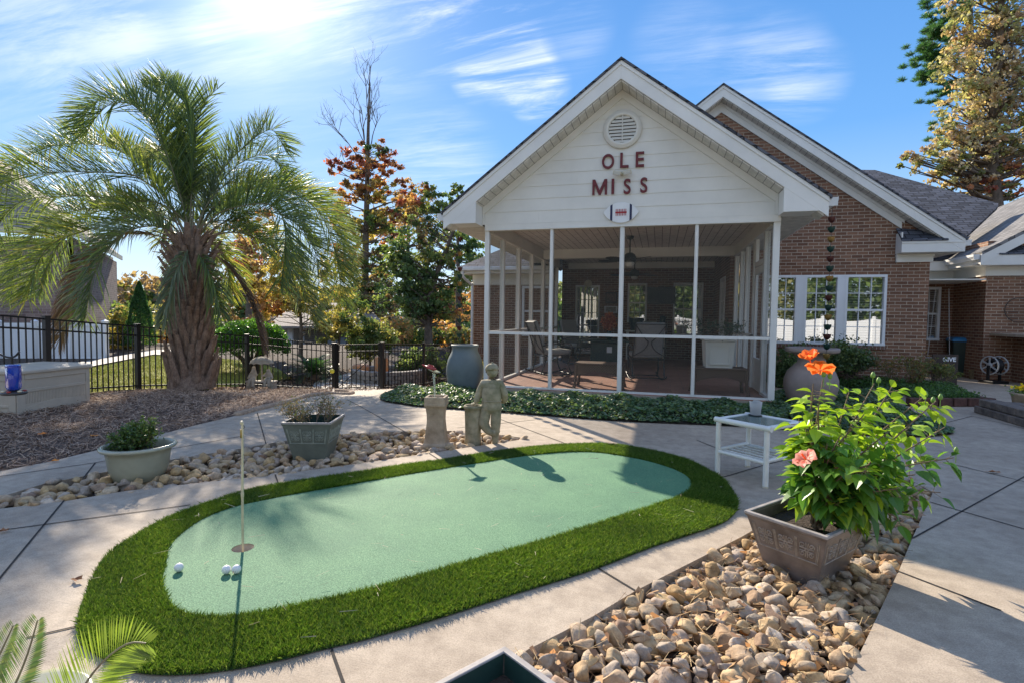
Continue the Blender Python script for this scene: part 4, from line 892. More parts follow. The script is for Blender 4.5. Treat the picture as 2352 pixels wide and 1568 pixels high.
o = npmesh('ivy', v.reshape(-1, 3), 6, M['ivyleaf'], cols=pick([(.09, .17, .09), (.12, .22, .10), (.07, .13, .08), (.20, .28, .12), (.15, .21, .14)], n)); tag(o, 'low dark green ivy bed in front of the screened porch', 'ivy', kind='stuff')
# ================================================================== POTS AND ORNAMENTS
def squareplanter(loc, rz, hw, h, label, mat, relief, rim, soil=True, group=None, inner=None, asp=1.0):
    t_ = thing('square_planter', label, 'planter', loc, rz, group); b0 = hw*.62
    prof = [(b0, 0), (hw*.965, h*.93), (hw*1.0, h*.94), (hw*1.0, h), (hw*.90, h), (hw*.88, h*.80)]
    MB().rsq(prof, asp=asp).rsq([(.0001, .004), (b0, 0)], asp=asp).build('body', mat, t_, world=False, bevel=.006)
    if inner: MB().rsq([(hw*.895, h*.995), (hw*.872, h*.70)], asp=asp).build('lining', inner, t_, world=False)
    MB().rsq([(hw*.985, h*.955), (hw*1.008, h*.97), (hw*1.008, h+.003), (hw*.905, h+.003), (hw*.895, h*.96)], asp=asp).build('rim', M['rimgrey'], t_, world=False, bevel=.003)
    # relief band: four sides of raised squares with curling ornament
    zr0, zr1 = h*.50, h*.84
    def half(z): return b0+(hw*.965-b0)*(z/(h*.93))
    for sd in range(4):
        Rz = Matrix.Rotation(sd*math.pi/2, 4, 'Z'); bmr = MB()
        def pt(u, z, o_=.0): return Rz @ Vector((u*half(z) if sd % 2 == 0 else u*half(z), -half(z)-o_, z))
        def seg(u0, z0, u1, z1, r_=.004): bmr.tube([pt(u0, z0, .001), pt(u1, z1, .001)], r_, 5)
        k = 3
        for i in range(k+1):
            u = -.86+1.72*i/k
            for du in (-.018, .018): seg(u+du, zr0, u+du, zr1, .0035)
        seg(-.9, zr0-.006, .9, zr0-.006, .0035)
        for i in range(k):
            uc = -.86+1.72*(i+.5)/k; zc2 = (zr0+zr1)/2; ru = .22; rz_ = (zr1-zr0)*.38
            for q in range(4):
                sx1, sz1 = (1, 1, -1, -1)[q], (1, -1, 1, -1)[q]; sp1 = []
                for j in range(13): a = -.4+j*.62; rr = 1-j/15; sp1.append(pt(uc+sx1*(.118+.075*rr*math.cos(a)), zc2+sz1*(rz_*.55+rz_*.36*rr*math.sin(a)), .001))
                bmr.tube(sp1, .0036, 5); bmr.tube([pt(uc+sx1*.02, zc2+sz1*rz_*.1, .001), pt(uc+sx1*.07, zc2+sz1*rz_*.2, .001), pt(uc+sx1*.19, zc2+sz1*rz_*.22, .001)], .0036, 5); bmr.tube([pt(uc+sx1*.02, zc2+sz1*rz_*.2, .001), pt(uc+sx1*.03, zc2+sz1*rz_*.95, .001)], .0036, 5)
            bmr.tube([pt(uc+ru*.2*math.cos(a), zc2+rz_*.2*math.sin(a), .001) for a in np.linspace(0, 6.283, 10)], .004, 5)
        if asp != 1.0:
            bmr.v = [(x*asp, y, z) for x, y, z in bmr.v]
        bmr.build('relief_panel', relief, t_, world=False, uv=False)
    if soil: MB().rsq([(.0001, h*.80), (hw*.45, h*.815), (hw*.875, h*.79)], asp=asp).build('soil', M['soil'], t_, world=False)
    return t_
M['rimgrey'] = plain('worn_grey_rim', (.36, .33, .31), .5, .35, 14, .1, .002, world=False); M['bronzeplastic'] = plain('bronze_planter', (.20, .165, .145), .38, .3, 9, .1, .002, world=False, col2=(.10, .078, .066))
M['relief'] = plain('worn_relief', (.34, .29, .24), .5, .4, 40, 0, world=False)
M['greenplanter'] = plain('grey_green_planter', (.15, .17, .14), .5, .25, 9, .1, .002, world=False)
M['relief2'] = plain('pale_relief', (.30, .33, .28), .6, .3, 40, 0, world=False)
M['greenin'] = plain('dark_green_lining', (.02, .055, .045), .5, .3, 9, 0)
# hibiscus planter: corners seen at (1710,1180) (1838,1133) (1978,1218) rim, bottom corner (1890,1343)
hc = PZ(1850, 1190, .22); hl = PZ(1710, 1178, .25); hf = PZ(1900, 1241, .25); hr = PZ(1978, 1212, .25)
ed = (hf-hl)[:2]; hz_ = math.atan2(ed[1], ed[0]); hw_ = np.linalg.norm(ed)/2; dp_ = .235
nrm2 = np.array((-ed[1], ed[0]))/np.linalg.norm(ed); hcen = (hl[:2]+hf[:2])/2+nrm2*dp_
HP = squareplanter((hcen[0], hcen[1], -.055), hz_, dp_, .32, 'bronze square planter with scroll relief holding the orange hibiscus', M['bronzeplastic'], M['relief'], None, asp=hw_/dp_)
print('hib planter', hcen, hw_)
sp = G(703, 1052)
squareplanter((sp[0], sp[1]+.12, -.03), R(17), .215, .37, 'grey green square planter with relief band holding a leafless shrub', M['greenplanter'], M['relief2'], None, inner=M['greenin'])
fc = PZ(1128, 1482, .27); th_ = R(15.5+43)
squareplanter((fc[0]+.105, fc[1]-.285, -.01), R(57), .20, .29, 'bronze square planter with green inside, its corner cut by the bottom frame edge', M['bronzeplastic'], M['relief'], None, inner=M['greenin'], soil=True)
# round sage pot
rp = G(292, 1098); rt_ = thing('round_pot', 'round glazed sage green pot holding a small evergreen bush', 'pot', (rp[0], rp[1]+.10, -.03))
M['sage'] = plain('sage_glaze', (.38, .38, .29), .22, .22, 3, .02, .002, world=False, col2=(.29, .29, .21))
MB().lathe([(.0, .0), (.15, 0), (.17, .01), (.20, .10), (.215, .20), (.222, .235), (.255, .25), (.262, .262), (.255, .275), (.235, .278), (.225, .26), (.215, .2)], n=56).build('body', M['sage'], rt_, world=False)
MB().lathe([(0, .215), (.216, .205)], n=40).build('soil', M['soil'], rt_, world=False)
# evergreen in it
eb = thing('evergreen_bush', 'small dense dark green evergreen growing in the round sage pot', 'shrub', (rp[0]-.06, rp[1]+.10, .18))
C = []; st = MB()
for k in range(150):
    a = rng.uniform(0, 6.28); r_ = rng.uniform(0, .17)**1; h_ = rng.uniform(.06, .20)*(1-r_*2.2)+.02; e = np.array((math.cos(a)*r_, math.sin(a)*r_, h_)); tip = e*np.array((1.1, 1.1, 1))
    st.tube([(0, 0, -.02), e*.6, tip], [.003, .002, .001], 4)
    for j in range(26): C.append(e*rng.uniform(.55, 1.12)+rng.normal(0, .014, 3))
for k in range(9):
    bx_0 = np.array((rng.uniform(.05, .15), rng.uniform(-.05, .05), .12)); tp_ = bx_0+np.array((rng.uniform(0, .06), 0, rng.uniform(.08, .19))); st.tube([(0.05, 0, -.02), bx_0, tp_], [.003, .002, .001], 4)
    for j in range(45): u = rng.uniform(0, 1); C.append(bx_0+(tp_-bx_0)*u+rng.normal(0, .012, 3))
st.build('stems', M['twig'], eb, world=False, uv=False); C = np.array(C)
o = leafcloud('foliage', C, .028, pick([(.06, .12, .035), (.09, .16, .04), (.045, .09, .03), (.14, .20, .05)], len(C)), M['gloss'], None, asp=.45); o.parent = eb
# leafless shrub in the square planter
def twiggy(name, label, loc, n, hgt, spread, leafc, leafn, cat='shrub', rr=.0045, leafs=.018, group=None):
    t_ = thing(name, label, cat, loc, 0, group); mb = MB(); C = []
    def grow(p, d, l, r_, lev):
        pts = [p]; dd = d
        for j in range(4):
            dd = dd+rng.normal(0, .16, 3)*np.array((1, 1, .5)); dd[2] += .06; dd /= np.linalg.norm(dd); p = p+dd*l/4; pts.append(p)
        mb.tube(pts, list(np.linspace(r_, r_*.5, 5)), 5, cap=False)
        if lev < 3:
            for j in range(rng.integers(2, 4)):
                nd = dd+rng.normal(0, .5, 3); nd[2] = abs(nd[2])*.7+.2; nd /= np.linalg.norm(nd); grow(pts[rng.integers(2, 5)], nd, l*.62, r_*.6, lev+1)
        for j in range(leafn):
            C.append(pts[rng.integers(2, 5)]+rng.normal(0, .018, 3))
    for k in range(n):
        a = rng.uniform(0, 6.28); q = np.array((math.cos(a)*spread*.25, math.sin(a)*spread*.25, 0)); d = np.array((math.cos(a)*spread, math.sin(a)*spread, hgt)); d /= np.linalg.norm(d); grow(q, d, hgt*.5, rr, 0)
    mb.build('stems', M['twig'], t_, world=False, uv=False)
    C = np.array(C); o = leafcloud('leaves', C, leafs, pick(leafc, len(C)), M['leaf']); o.parent = t_
    return t_
twiggy('bare_shrub', 'nearly leafless twiggy shrub growing in the grey green square planter', (sp[0], sp[1]+.12, .24), 15, .33, .30, [(.10, .13, .05), (.16, .13, .07), (.20, .14, .08)], 4)
# chimney pot pedestal
cp = G(1000, 1020); cpt = thing('chimney_pot', 'square flared sandstone coloured chimney pot standing in the stone bed', 'pedestal', (cp[0], cp[1]+.02, -.05), R(12))
MB().rsq([(.0001, 0), (.125, 0), (.125, .05), (.118, .07), (.108, .075), (.098, .12), (.087, .22), (.080, .30), (.082, .36), (.090, .42), (.098, .44), (.104, .445), (.104, .465), (.102, .47), (.102, .535), (.078, .535), (.072, .50), (.0001, .50)]).build('body', M['stone2'], cpt, world=False, bevel=.006)
# glass flower birdbath with a red top on a stem, stuck in the pot
M['redg'] = plain('red_enamel', (.33, .035, .03), .3, .3, 30, .1, .002, world=False)
bf = thing('bird_ornament', 'red topped bird ornament on a thin glass stem above the chimney pot', 'garden ornament', (cp[0]-.02, cp[1]+.02, .44))
m, t, b = newmat('clear_glass'); b.inputs['Base Color'].default_value = (.8, .9, .85, 1); b.inputs['Roughness'].default_value = .08; b.inputs['Transmission Weight'].default_value = .8; M['cg'] = m
MB().tube([(0, 0, 0), (0.0, 0, .14), (-.01, 0, .22), (-.008, 0, .27)], [.006, .008, .011, .016], 10).build('stem', M['cg'], bf, world=False)
Mt = Matrix.Translation((-.02, 0, .285)) @ Matrix.Rotation(R(18), 4, 'Y')
MB().lathe([(.0, 0), (.04, .004), (.075, .018), (.08, .022), (.03, .012), (0, .01)], n=20, sy_=.5, M=Mt).build('glass_dish', plain('milky_glass', (.42, .46, .34), .15, .3, 20, 0), bf, world=False)
Mt = Matrix.Translation((-.045, 0, .322)) @ Matrix.Rotation(R(16), 4, 'Y')
bo = MB().lathe([(0, -.014), (.04, -.012), (.062, -.002), (.064, .006), (.056, .014), (.03, .020), (0, .021)], n=20, sy_=.62, M=Mt); bo.tube([Mt @ Vector(q) for q in ((-.05, 0, .004), (-.075, 0, .003), (-.10, 0, .006))], [.012, .009, .005], 8)
bo.build('red_shell', M['redg'], bf, world=False); MB().tube([Mt @ Vector((.03*math.cos(a), .016*math.sin(a), .021+.006)) for a in np.linspace(0, 6.28, 14)], .004, 6).build('ring', M['redg'], bf, world=False)
# ---- boy statue with barrel
by = G(1128, 1017); bs_ = float(.80/1.20)
boy = thing('boy_statue', 'mossy stone boy statue in a cap, seen from behind, leaning on a barrel', 'statue', (by[0], by[1], -.05), YAW-.12)
def skin(name, verts, edges, rad, mat, parent, sub=2, root=0):
    me = bpy.data.meshes.new(name); me.from_pydata([tuple(v) for v in verts], edges, []); o = bpy.data.objects.new(name, me); COL.objects.link(o)
    md = o.modifiers.new('skin', 'SKIN'); md.use_smooth_shade = True; sv = me.skin_vertices[0].data
    for i, r_ in enumerate(rad): sv[i].radius = (r_, r_) if np.isscalar(r_) else r_
    sv[root].use_root = True; s2 = o.modifiers.new('sub', 'SUBSURF'); s2.levels = sub; s2.render_levels = sub
    me.materials.append(mat); o.parent = parent; return o
bv = [(0, 0, .43), (0, 0, .50), (0, .005, .58), (0, .01, .645), (0, .012, .69), (.0, .015, .725),
      (-.050, .0, .40), (-.076, -.03, .245), (-.01, -.02, .165), (.085, -.005, .165),
      (.045, 0, .40), (.044, -.005, .25), (.040, 0, .12), (.038, 0, .03), (.036, .05, .012),
      (-.085, .008, .66), (-.128, .015, .56), (-.148, -.01, .475), (-.165, -.005, .452),
      (.085, .008, .66), (.135, -.005, .555), (.120, .045, .475), (.085, .085, .47)]
be = [(0, 1), (1, 2), (2, 3), (3, 4), (4, 5), (0, 6), (6, 7), (7, 8), (8, 9), (0, 10), (10, 11), (11, 12), (12, 13), (13, 14), (3, 15), (15, 16), (16, 17), (17, 18), (3, 19), (19, 20), (20, 21), (21, 22)]
br_ = [(.092, .07), (.086, .064), (.092, .066), (.078, .054), (.034, .034), (.03, .03), (.066, .066), (.058, .058), (.040, .040), (.03, .03), (.062, .062), (.055, .055), (.038, .038), (.027, .027), (.02, .02), (.044, .044), (.038, .038), (.028, .028), (.02, .02), (.044, .044), (.038, .038), (.028, .028), (.018, .018)]
bdy = skin('body', bv, be, br_, M['stone'], boy)
hm = MB(); hm.lathe([(0, -.065)]+[(.058*math.sin(k*math.pi/12), -.066*math.cos(k*math.pi/12)) for k in range(1, 12)]+[(0, .066)], n=24, M=Matrix.Translation((0, 0.012, .785)) @ Matrix.Rotation(R(-8), 4, 'Y'))
for s_ in (-1, 1): hm.lathe([(0, -.014), (.008, 0), (0, .014)], n=8, M=Matrix.Translation((s_*.058, .01, .775)))
hm.lathe([(0, -.01), (.008, 0), (0, .014)], n=8, M=Matrix.Translation((0, .072, .778))).build('head', M['stone'], boy, world=False)
cm = MB().lathe([(.0, .072), (.02, .071), (.045, .060), (.062, .040), (.068, .018), (.066, .004), (.060, -.004), (.05, 0)], n=28, M=Matrix.Translation((0, .010, .792)) @ Matrix.Rotation(R(-8), 4, 'Y') @ Matrix.Rotation(R(-8), 4, 'X'))
cm.lathe([(0, .070), (.012, .074), (.010, .082), (0, .084)], n=10, M=Matrix.Translation((0, .010, .792))); cm.lathe([(0, .006), (.045, .004), (.05, .0), (0, -.002)], n=20, sy_=.8, M=Matrix.Translation((0, .062, .792))); cm.build('cap', M['stone'], boy, world=False)
ct = MB(); ct.lathe([(.098, .395), (.106, .41), (.100, .45), (.094, .485), (.098, .50), (.101, .56), (.092, .62)], n=28, sy_=.76); ct.tube([(.097*math.cos(a), .074*math.sin(a), .485) for a in np.linspace(0, 6.283, 24)], .007, 6, cap=False); ct.build('jacket_hem', M['stone'], boy, world=False)
for s_ in (-1, 1): MB().lathe([(.040, 0), (.047, .01), (.043, .03), (.038, .035)], n=18, M=Matrix.Translation((.042, -.002, .16)) if s_ > 0 else Matrix.Translation((.015, -.014, .165)) @ Matrix.Rotation(R(80), 4, 'Y')).build('trouser_cuff', M['stone'], boy, world=False)
# the barrel he leans on
pr = [(.0, 0), (.080, 0), (.084, .02), (.078, .12), (.080, .25), (.084, .36), (.086, .40), (.094, .405), (.095, .425), (.088, .435), (.074, .432), (.070, .40), (.0, .39)]
MB().lathe(pr, n=22, M=Matrix.Translation((-.182, -.005, .0))).build('barrel', M['stone'], boy, world=False)
boy.scale = (1.03, 1.03, 1.0)
# tee of fingers resting on the rim
hd = MB()
for k in range(4): hd.tube([(-.158-.004*k, .0+.012*k-.022, .448), (-.178-.003*k, .0+.013*k-.022, .452), (-.196, .0+.013*k-.022, .440)], [.0075, .007, .005], 6)
hd.tube([(-.15, -.02, .44), (-.165, -.035, .44)], [.007, .005], 6); hd.build('fingers', M['stone'], boy, world=False)
# ---- urns
M['teal'] = plain('blue_grey_urn', (.13, .165, .17), .6, .18, 3, .1, .003, world=False)
ut = G(1055, 903); u1 = thing('large_urn', 'tall blue grey urn without a plant, standing at the left corner of the porch', 'urn', (ut[0], ut[1]+.25, float(zt(ut[0], ut[1]))-.02))
k = 1.0; MB().lathe([(0, 0), (.23, 0), (.27, .06), (.305, .20), (.325, .36), (.322, .46), (.298, .58), (.262, .66), (.235, .715), (.226, .76), (.232, .80), (.245, .815), (.249, .828), (.24, .84), (.205, .84), (.195, .80), (.21, .7), (.22, .5)], n=56).build('body', M['teal'], u1, world=False)
u1.scale = (.97, .97, .98)
M['taupe'] = plain('taupe_urn', (.30, .235, .20), .6, .2, 3, .1, .003, world=False, col2=(.22, .175, .155))
uc = Pd(1861, 905, 7.75); u2 = thing('fountain_urn', 'large taupe urn with a wide flat lip catching the rain chain', 'urn', (uc[0], uc[1], 0))
MB().lathe([(0, 0), (.20, 0), (.28, .06), (.37, .20), (.415, .36), (.41, .48), (.36, .60), (.27, .69), (.215, .74), (.205, .79), (.235, .84), (.30, .88), (.395, .895), (.41, .91), (.412, .95), (.40, .965), (.35, .967), (.33, .93), (.0, .90)], n=64).build('body', M['taupe'], u2, world=False)
u2.scale = (.86, .86, .93)
# ---- side table and cup
tF, tL = G(1757, 1118), G(1650, 1087); e1 = (tL-tF)[:2]; e2 = np.array((-e1[1], e1[0]))*-1.0
tz = ztop_ = float(PY(1757, 974, tF[1])[2]); print('table', tF, np.linalg.norm(e1), np.linalg.norm(e2), tz)
L1 = .40; ang = math.atan2(e1[1], e1[0]); tcx, tcy = tF[0]+(e1[0]+e2[0])/2, tF[1]+(e1[1]+e2[1])/2
L1, L2 = np.linalg.norm(e1)/2, np.linalg.norm(e2)/2
tb = thing('side_table', 'white tube side table with a glass top on the shaded patio beside the green', 'side table', (tcx, tcy, 0), ang)
tz = .455; L1 = L2 = .5*(L1+L2)*1.03
M['pvc'] = plain('white_pvc', (.78, .77, .71), .35, .1, 8, .05, .002, world=False)
for a in (-1, 1):
    for b_ in (-1, 1):
        lg = MB().tube([(a*L1, b_*L2, 0), (a*L1, b_*L2, tz-.02)], .021, 14).build('leg', M['pvc'], tb, world=False)
        MB().tube([(a*L1, b_*L2, -.0), (a*L1, b_*L2, .012)], .0225, 14).build('foot_cap', M['cream'], lg, world=False).location = (0, 0, 0)
for s_ in (-1, 1):
    MB().tube([(-L1-.035, s_*L2, tz), (L1+.035, s_*L2, tz)], .0225, 14).build('top_rail', M['pvc'], tb, world=False)
    MB().tube([(s_*L1, -L2, tz), (s_*L1, L2, tz)], .021, 14).build('top_rail', M['pvc'], tb, world=False)
    MB().tube([(-L1, s_*L2, .19), (L1, s_*L2, .19)], .017, 12).build('stretcher', M['pvc'], tb, world=False)
    MB().tube([(s_*L1, -L2, .205), (s_*L1, L2, .205)], .017, 12).build('stretcher', M['pvc'], tb, world=False)
for k in range(5): MB().tube([(-L1, -L2+.055+k*(L2*2-.11)/4, .197), (L1, -L2+.055+k*(L2*2-.11)/4, .197)], .0075, 8).build('shelf_bar', M['pvc'], tb, world=False)
m, t, b = newmat('green_tinted_glass'); b.inputs['Base Color'].default_value = (.10, .17, .15, 1); b.inputs['Roughness'].default_value = .12; b.inputs['Transmission Weight'].default_value = .25
MB().box(-L1+.012, L1-.012, -L2+.012, L2-.012, tz+.004, tz+.011).build('glass_top', m, tb, world=False)
cpz = PZ(1735, 953, tz+.011); ccup = thing('plastic_cup', 'broken frosted plastic cup with brown residue on the white side table', 'cup', (cpz[0], cpz[1], tz+.0115))
m, t, b = newmat('frosted_plastic'); b.inputs['Base Color'].default_value = (.62, .64, .66, 1); b.inputs['Roughness'].default_value = .35; b.inputs['Transmission Weight'].default_value = .45
vs = []; nn = 28
for r_, z in ((.040, .006), (.052, .125)):
    for j in range(nn): a = 6.2832*j/nn; vs.append((r_*math.cos(a), r_*math.sin(a), z-(.018*max(0, math.sin(a*3+1)) if z > .1 else 0)))
MB().add(vs, [(j, (j+1) % nn, nn+(j+1) % nn, nn+j) for j in range(nn)], True).build('wall', m, ccup, world=False)
MB().lathe([(0, .008), (.039, .008), (.0455, .07), (0, .066)], n=28).build('residue', plain('brown_residue', (.20, .155, .12), .8, .4, 60, 0, world=False), ccup, world=False)
MB().lathe([(0, 0), (.055, 0), (.058, .006), (.05, .008), (0, .006)], n=28).build('saucer', M['darkmetal'], ccup, world=False)
# ================================================================== PALM
pbx = G(417, 893); PB = np.array((pbx[0], pbx[1]+.25, float(zt(pbx[0], pbx[1])))); DP = float((PB-CP)@fw)
palm = thing('palm_tree', 'large jelly palm with grey green arching fronds and a trunk of old leaf bases', 'palm tree', PB)
crown = Pd(438, 545, DP); ztc = crown[2]
m, t, b = newmat('palm_trunk'); p = pos(t); n1 = noise(t, p, 9, 6, .7); mpn = t.nodes.new('ShaderNodeMapping'); t.links.new(p, mpn.inputs[0]); mpn.inputs['Scale'].default_value = (1, 1, .22); n2 = noise(t, mpn.outputs[0], 55, 5, .75)
c = ramp(t, n1, [(.3, (.17, .115, .085)), (.55, (.36, .265, .205)), (.75, (.50, .40, .32))]); c = mixrgb(t, 1.0, c, ramp(t, n2, [(.3, (.5, .46, .44)), (.7, (1.2, 1.15, 1.1))]), 'MULTIPLY')
t.links.new(c, b.inputs['Base Color']); b.inputs['Roughness'].default_value = .9; bump(t, b, mnode(t, 'ADD', n2, n1), .9, .02); M['palmtrunk'] = m
th = ztc-PB[2]; tm = MB(); lean = np.array((crown[0]-PB[0], crown[1]-PB[1]))
def tc_(z): u = z/th; return np.array((PB[0]+lean[0]*u, PB[1]+lean[1]*u, PB[2]+z))
prof = [(0, .43), (.12, .42), (.3, .37), (.6, .32), (1.0, .30), (1.5, .31), (2.0, .33), (2.35, .28), (th+.05, .14)]
for (z0, r0_), (z1, r1_) in zip(prof[:-1], prof[1:]): pass
vs, fs = [], []; NN = 36
for z0, r_ in prof:
    c0 = tc_(z0)
    for j in range(NN): a = 6.2832*j/NN; vs.append((c0[0]+r_*math.cos(a), c0[1]+r_*math.sin(a), c0[2]))
fs = [(i*NN+j, i*NN+(j+1) % NN, (i+1)*NN+(j+1) % NN, (i+1)*NN+j) for i in range(len(prof)-1) for j in range(NN)]
tm.add(vs, fs, True)
pz, pr_ = [q[0] for q in prof], [q[1] for q in prof]; k = 0
ga = 2.39996
for k in range(150):                         # old leaf bases in a spiral, overlapping upwards
    z0 = .02+(k/150)**.97*(th-.25); a = k*ga; r_ = np.interp(z0, pz, pr_); ln = rng.uniform(.42, .62) if z0 < 1.7 else rng.uniform(.35, .65); wd = rng.uniform(.07, .10)
    c0 = tc_(z0); o_ = np.array((math.cos(a), math.sin(a), 0)); s_ = np.array((-math.sin(a), math.cos(a), 0)); ov = rng.uniform(.05, .10) if z0 < 1.2 else rng.uniform(.08, .22)
    pA = c0+o_*(r_-.05); P_ = []
    for j, (u, w2, out2, thk) in enumerate(((0, 1.25, .0, .05), (.3, 1.0, .045, .05), (.65, .72, .065+ov*.45, .042), (1.0, .50, .075+ov, .03))):
        q = pA+np.array((0, 0, u*ln))+o_*(out2+.02)
        P_.append([q-s_*wd*w2-o_*thk*.9, q-s_*wd*w2*.55+o_*thk*.35, q+o_*thk*.75, q+s_*wd*w2*.55+o_*thk*.35, q+s_*wd*w2-o_*thk*.9])
    vs = [x for l in P_ for x in l]; fs = [(i*5+j, i*5+(j+1) % 5, (i+1)*5+(j+1) % 5, (i+1)*5+j) for i in range(3) for j in range(5)]+[(15, 16, 17, 18, 19)]
    tm.add(vs, fs, False)
tm.build('trunk', M['palmtrunk'], palm, bevel=.006, seg=1)
# fibrous brown base skirt
hsk = slivers
M['rachis'] = plain('palm_rachis', (.22, .21, .11), .5, .35, 12, .1, .002, col2=(.16, .13, .08)); M['rachis2'] = plain('dry_rachis', (.30, .20, .13), .7, .3, 12, .1, .002)
GRN = [(.115, .165, .07), (.14, .20, .065), (.10, .15, .085), (.17, .225, .06), (.09, .135, .08)]
YEL = [(.22, .27, .06), (.28, .31, .07), (.18, .24, .06), (.32, .30, .09)]
GRY = [(.16, .20, .14), (.135, .18, .12), (.19, .22, .15)]
DRY = [(.25, .18, .13), (.21, .15, .115), (.30, .22, .155), (.19, .14, .11)]
def frond(P, cols, ll=.62, dry=False, droop=.12, dens=1.0, nrm=None, spread=.46):
    ll *= 1.22
    P = np.array(spl([np.array(q, float) for q in P], 10)); seg = np.linalg.norm(np.diff(P, axis=0), axis=1); s_ = np.concatenate([[0], np.cumsum(seg)]); Lt = s_[-1]
    mb = MB().tube(P[::2], list(np.interp(s_[::2], [0, Lt*.2, Lt], [.026, .015, .003])), 6, cap=False)
    fo = mb.build('frond', M['rachis2' if dry else 'rachis'], palm, uv=False)
    n = int(Lt*.80/.0165*dens); t_ = Lt*(.20+.80*np.linspace(0, 1, n)**.95); X = np.stack([np.interp(t_, s_, P[:, i]) for i in range(3)], 1); T = np.stack([np.interp(t_+.04, s_, P[:, i])-np.interp(t_-.04, s_, P[:, i]) for i in range(3)], 1)
    T /= np.linalg.norm(T, axis=1)[:, None]+1e-9
    ch = P[-1]-P[0]; hz2 = np.array((ch[0], ch[1], 0)); hz2 = hz2/(np.linalg.norm(hz2)+1e-9); side = np.cross(hz2, (0, 0, 1.0)); side = np.tile(side, (n, 1)); side -= T*(side*T).sum(1)[:, None]; side /= np.linalg.norm(side, axis=1)[:, None]
    Nn = np.cross(side, T); Nn /= np.linalg.norm(Nn, axis=1)[:, None]
    if Nn[n//3][2] < 0: Nn = -Nn
    allv, allc = [], []
    u = (t_/Lt-.2)/.8; env = np.clip(np.minimum(.55+u*2.2, 1.0), 0, 1)*np.clip(1.12-u**4*.62, .3, 1.1)
    for sd in (-1, 1):
        l = ll*env*rng.uniform(.85, 1.1, n); D = T*rng.uniform(.62, .78, n)[:, None]+side*sd*spread+Nn*(np.where(rng.uniform(0, 1, n) < .72, rng.uniform(.5, .95, n), rng.uniform(-.45, .4, n)) if not dry else rng.uniform(.1, .4, n))[:, None]+rng.normal(0, .05, (n, 3)); D /= np.linalg.norm(D, axis=1)[:, None]
        wv = np.cross(D, Nn+rng.normal(0, .35, (n, 3))); wv /= np.linalg.norm(wv, axis=1)[:, None]; wd = rng.uniform(.009, .014, n)[:, None]
        g = np.array((0, 0, -1.0)); q = [X, X+D*(l*.35)[:, None]+g*(droop*l*.06)[:, None], X+D*(l*.72)[:, None]+g*(droop*l*.38)[:, None], X+D*l[:, None]+g*(droop*l*1.0)[:, None]]
        ws = [.6, 1.0, .75, .12]
        for a in range(3):
            allv.append(np.stack([q[a]-wv*wd*ws[a], q[a]+wv*wd*ws[a], q[a+1]+wv*wd*ws[a+1], q[a+1]-wv*wd*ws[a+1]], 1))
        cc = pick(cols, n, .75, 1.2); allc += [cc]*3
    v = np.concatenate(allv).reshape(-1, 3); o = npmesh('leaflets', v, 4, M['chip'] if dry else M['palmleaf'], cols=np.concatenate(allc)); o.parent = fo; o.location = (0, 0, 0)
    return fo
def F(pts, cols, **k):
    n = len(pts); return frond([Pd(q[0], q[1], DP+(q[2] if len(q) > 2 else 0)) for q in pts], cols, **k)
F([(436, 545), (412, 440, -.1), (377, 335, -.2), (350, 275, -.3), (300, 240, -.4), (253, 241, -.4), (220, 272, -.45), (196, 312, -.5)], GRN, ll=.70)
F([(432, 545), (414, 430, .1), (395, 356, .3), (365, 345, .5), (347, 358, .6), (332, 392, .7)], GRY, ll=.50, droop=.35)
F([(430, 550), (385, 460, -.2), (325, 413, -.4), (290, 400, -.5), (213, 396, -.7), (117, 397, -.9), (33, 410, -1.1), (-60, 465, -1.2)], GRN+YEL[:1], ll=.74)
F([(428, 555), (380, 505, .2), (300, 467, .3), (227, 453, .3), (150, 452, .3), (50, 463, .2), (-5, 520, .1), (-30, 600, .1)], GRN, ll=.66)
F([(425, 560), (370, 515, -.3), (300, 498, -.6), (250, 516, -.8), (183, 535, -1.0), (133, 553, -1.1), (88, 600, -1.2), (62, 690, -1.2)], YEL+GRN, ll=.60)
F([(430, 560), (390, 530, -.6), (340, 520, -1.1), (280, 540, -1.4), (235, 590, -1.6), (210, 650, -1.7), (196, 730, -1.75)], GRY+GRN, ll=.50, droop=.25)
F([(425, 565), (350, 540, .3), (260, 545, .5), (195, 610, .6), (165, 690, .6), (140, 775, .6)], DRY, ll=.50, dry=True, droop=.5, spread=.3)
F([(436, 545), (440, 440, 0), (444, 330, 0), (436, 262, .1), (415, 225, .2), (378, 195, .4), (350, 190, .6)], GRN, ll=.58)
F([(440, 545), (448, 420, .1), (450, 320, .1), (460, 262, .1), (478, 225, .1), (500, 205, .1)], GRN, ll=.50)
F([(444, 548), (475, 460, .1), (505, 400, .4), (533, 365, .6), (567, 333, .8), (600, 307, 1.1), (625, 300, 1.3), (643, 322, 1.4), (656, 348, 1.4)], GRN+GRY, ll=.60)
F([(446, 550), (470, 480, 0), (510, 432, .2), (555, 410, .5), (600, 420, .7), (630, 452, .8)], GRY, ll=.55, droop=.2)
F([(448, 552), (500, 492, -.2), (567, 472, -.4), (617, 470, -.5), (647, 497, -.6), (655, 545, -.6), (652, 600, -.6), (644, 655, -.6)], GRN, ll=.62, droop=.2)
F([(448, 552), (490, 478, .3), (560, 437, .4), (630, 432, .5), (700, 458, .5), (745, 510, .5), (772, 590, .4), (785, 690, .3)], GRN+YEL, ll=.66, droop=.15)
F([(448, 560), (520, 535, 0), (590, 545, 0), (650, 590, .1), (695, 660, .1), (722, 740, .1)], GRY+GRN, ll=.55, droop=.3)
F([(448, 565), (500, 590, .3), (545, 640, .5), (580, 710, .5), (600, 790, .5)], DRY, ll=.40, dry=True, droop=.6, spread=.3)
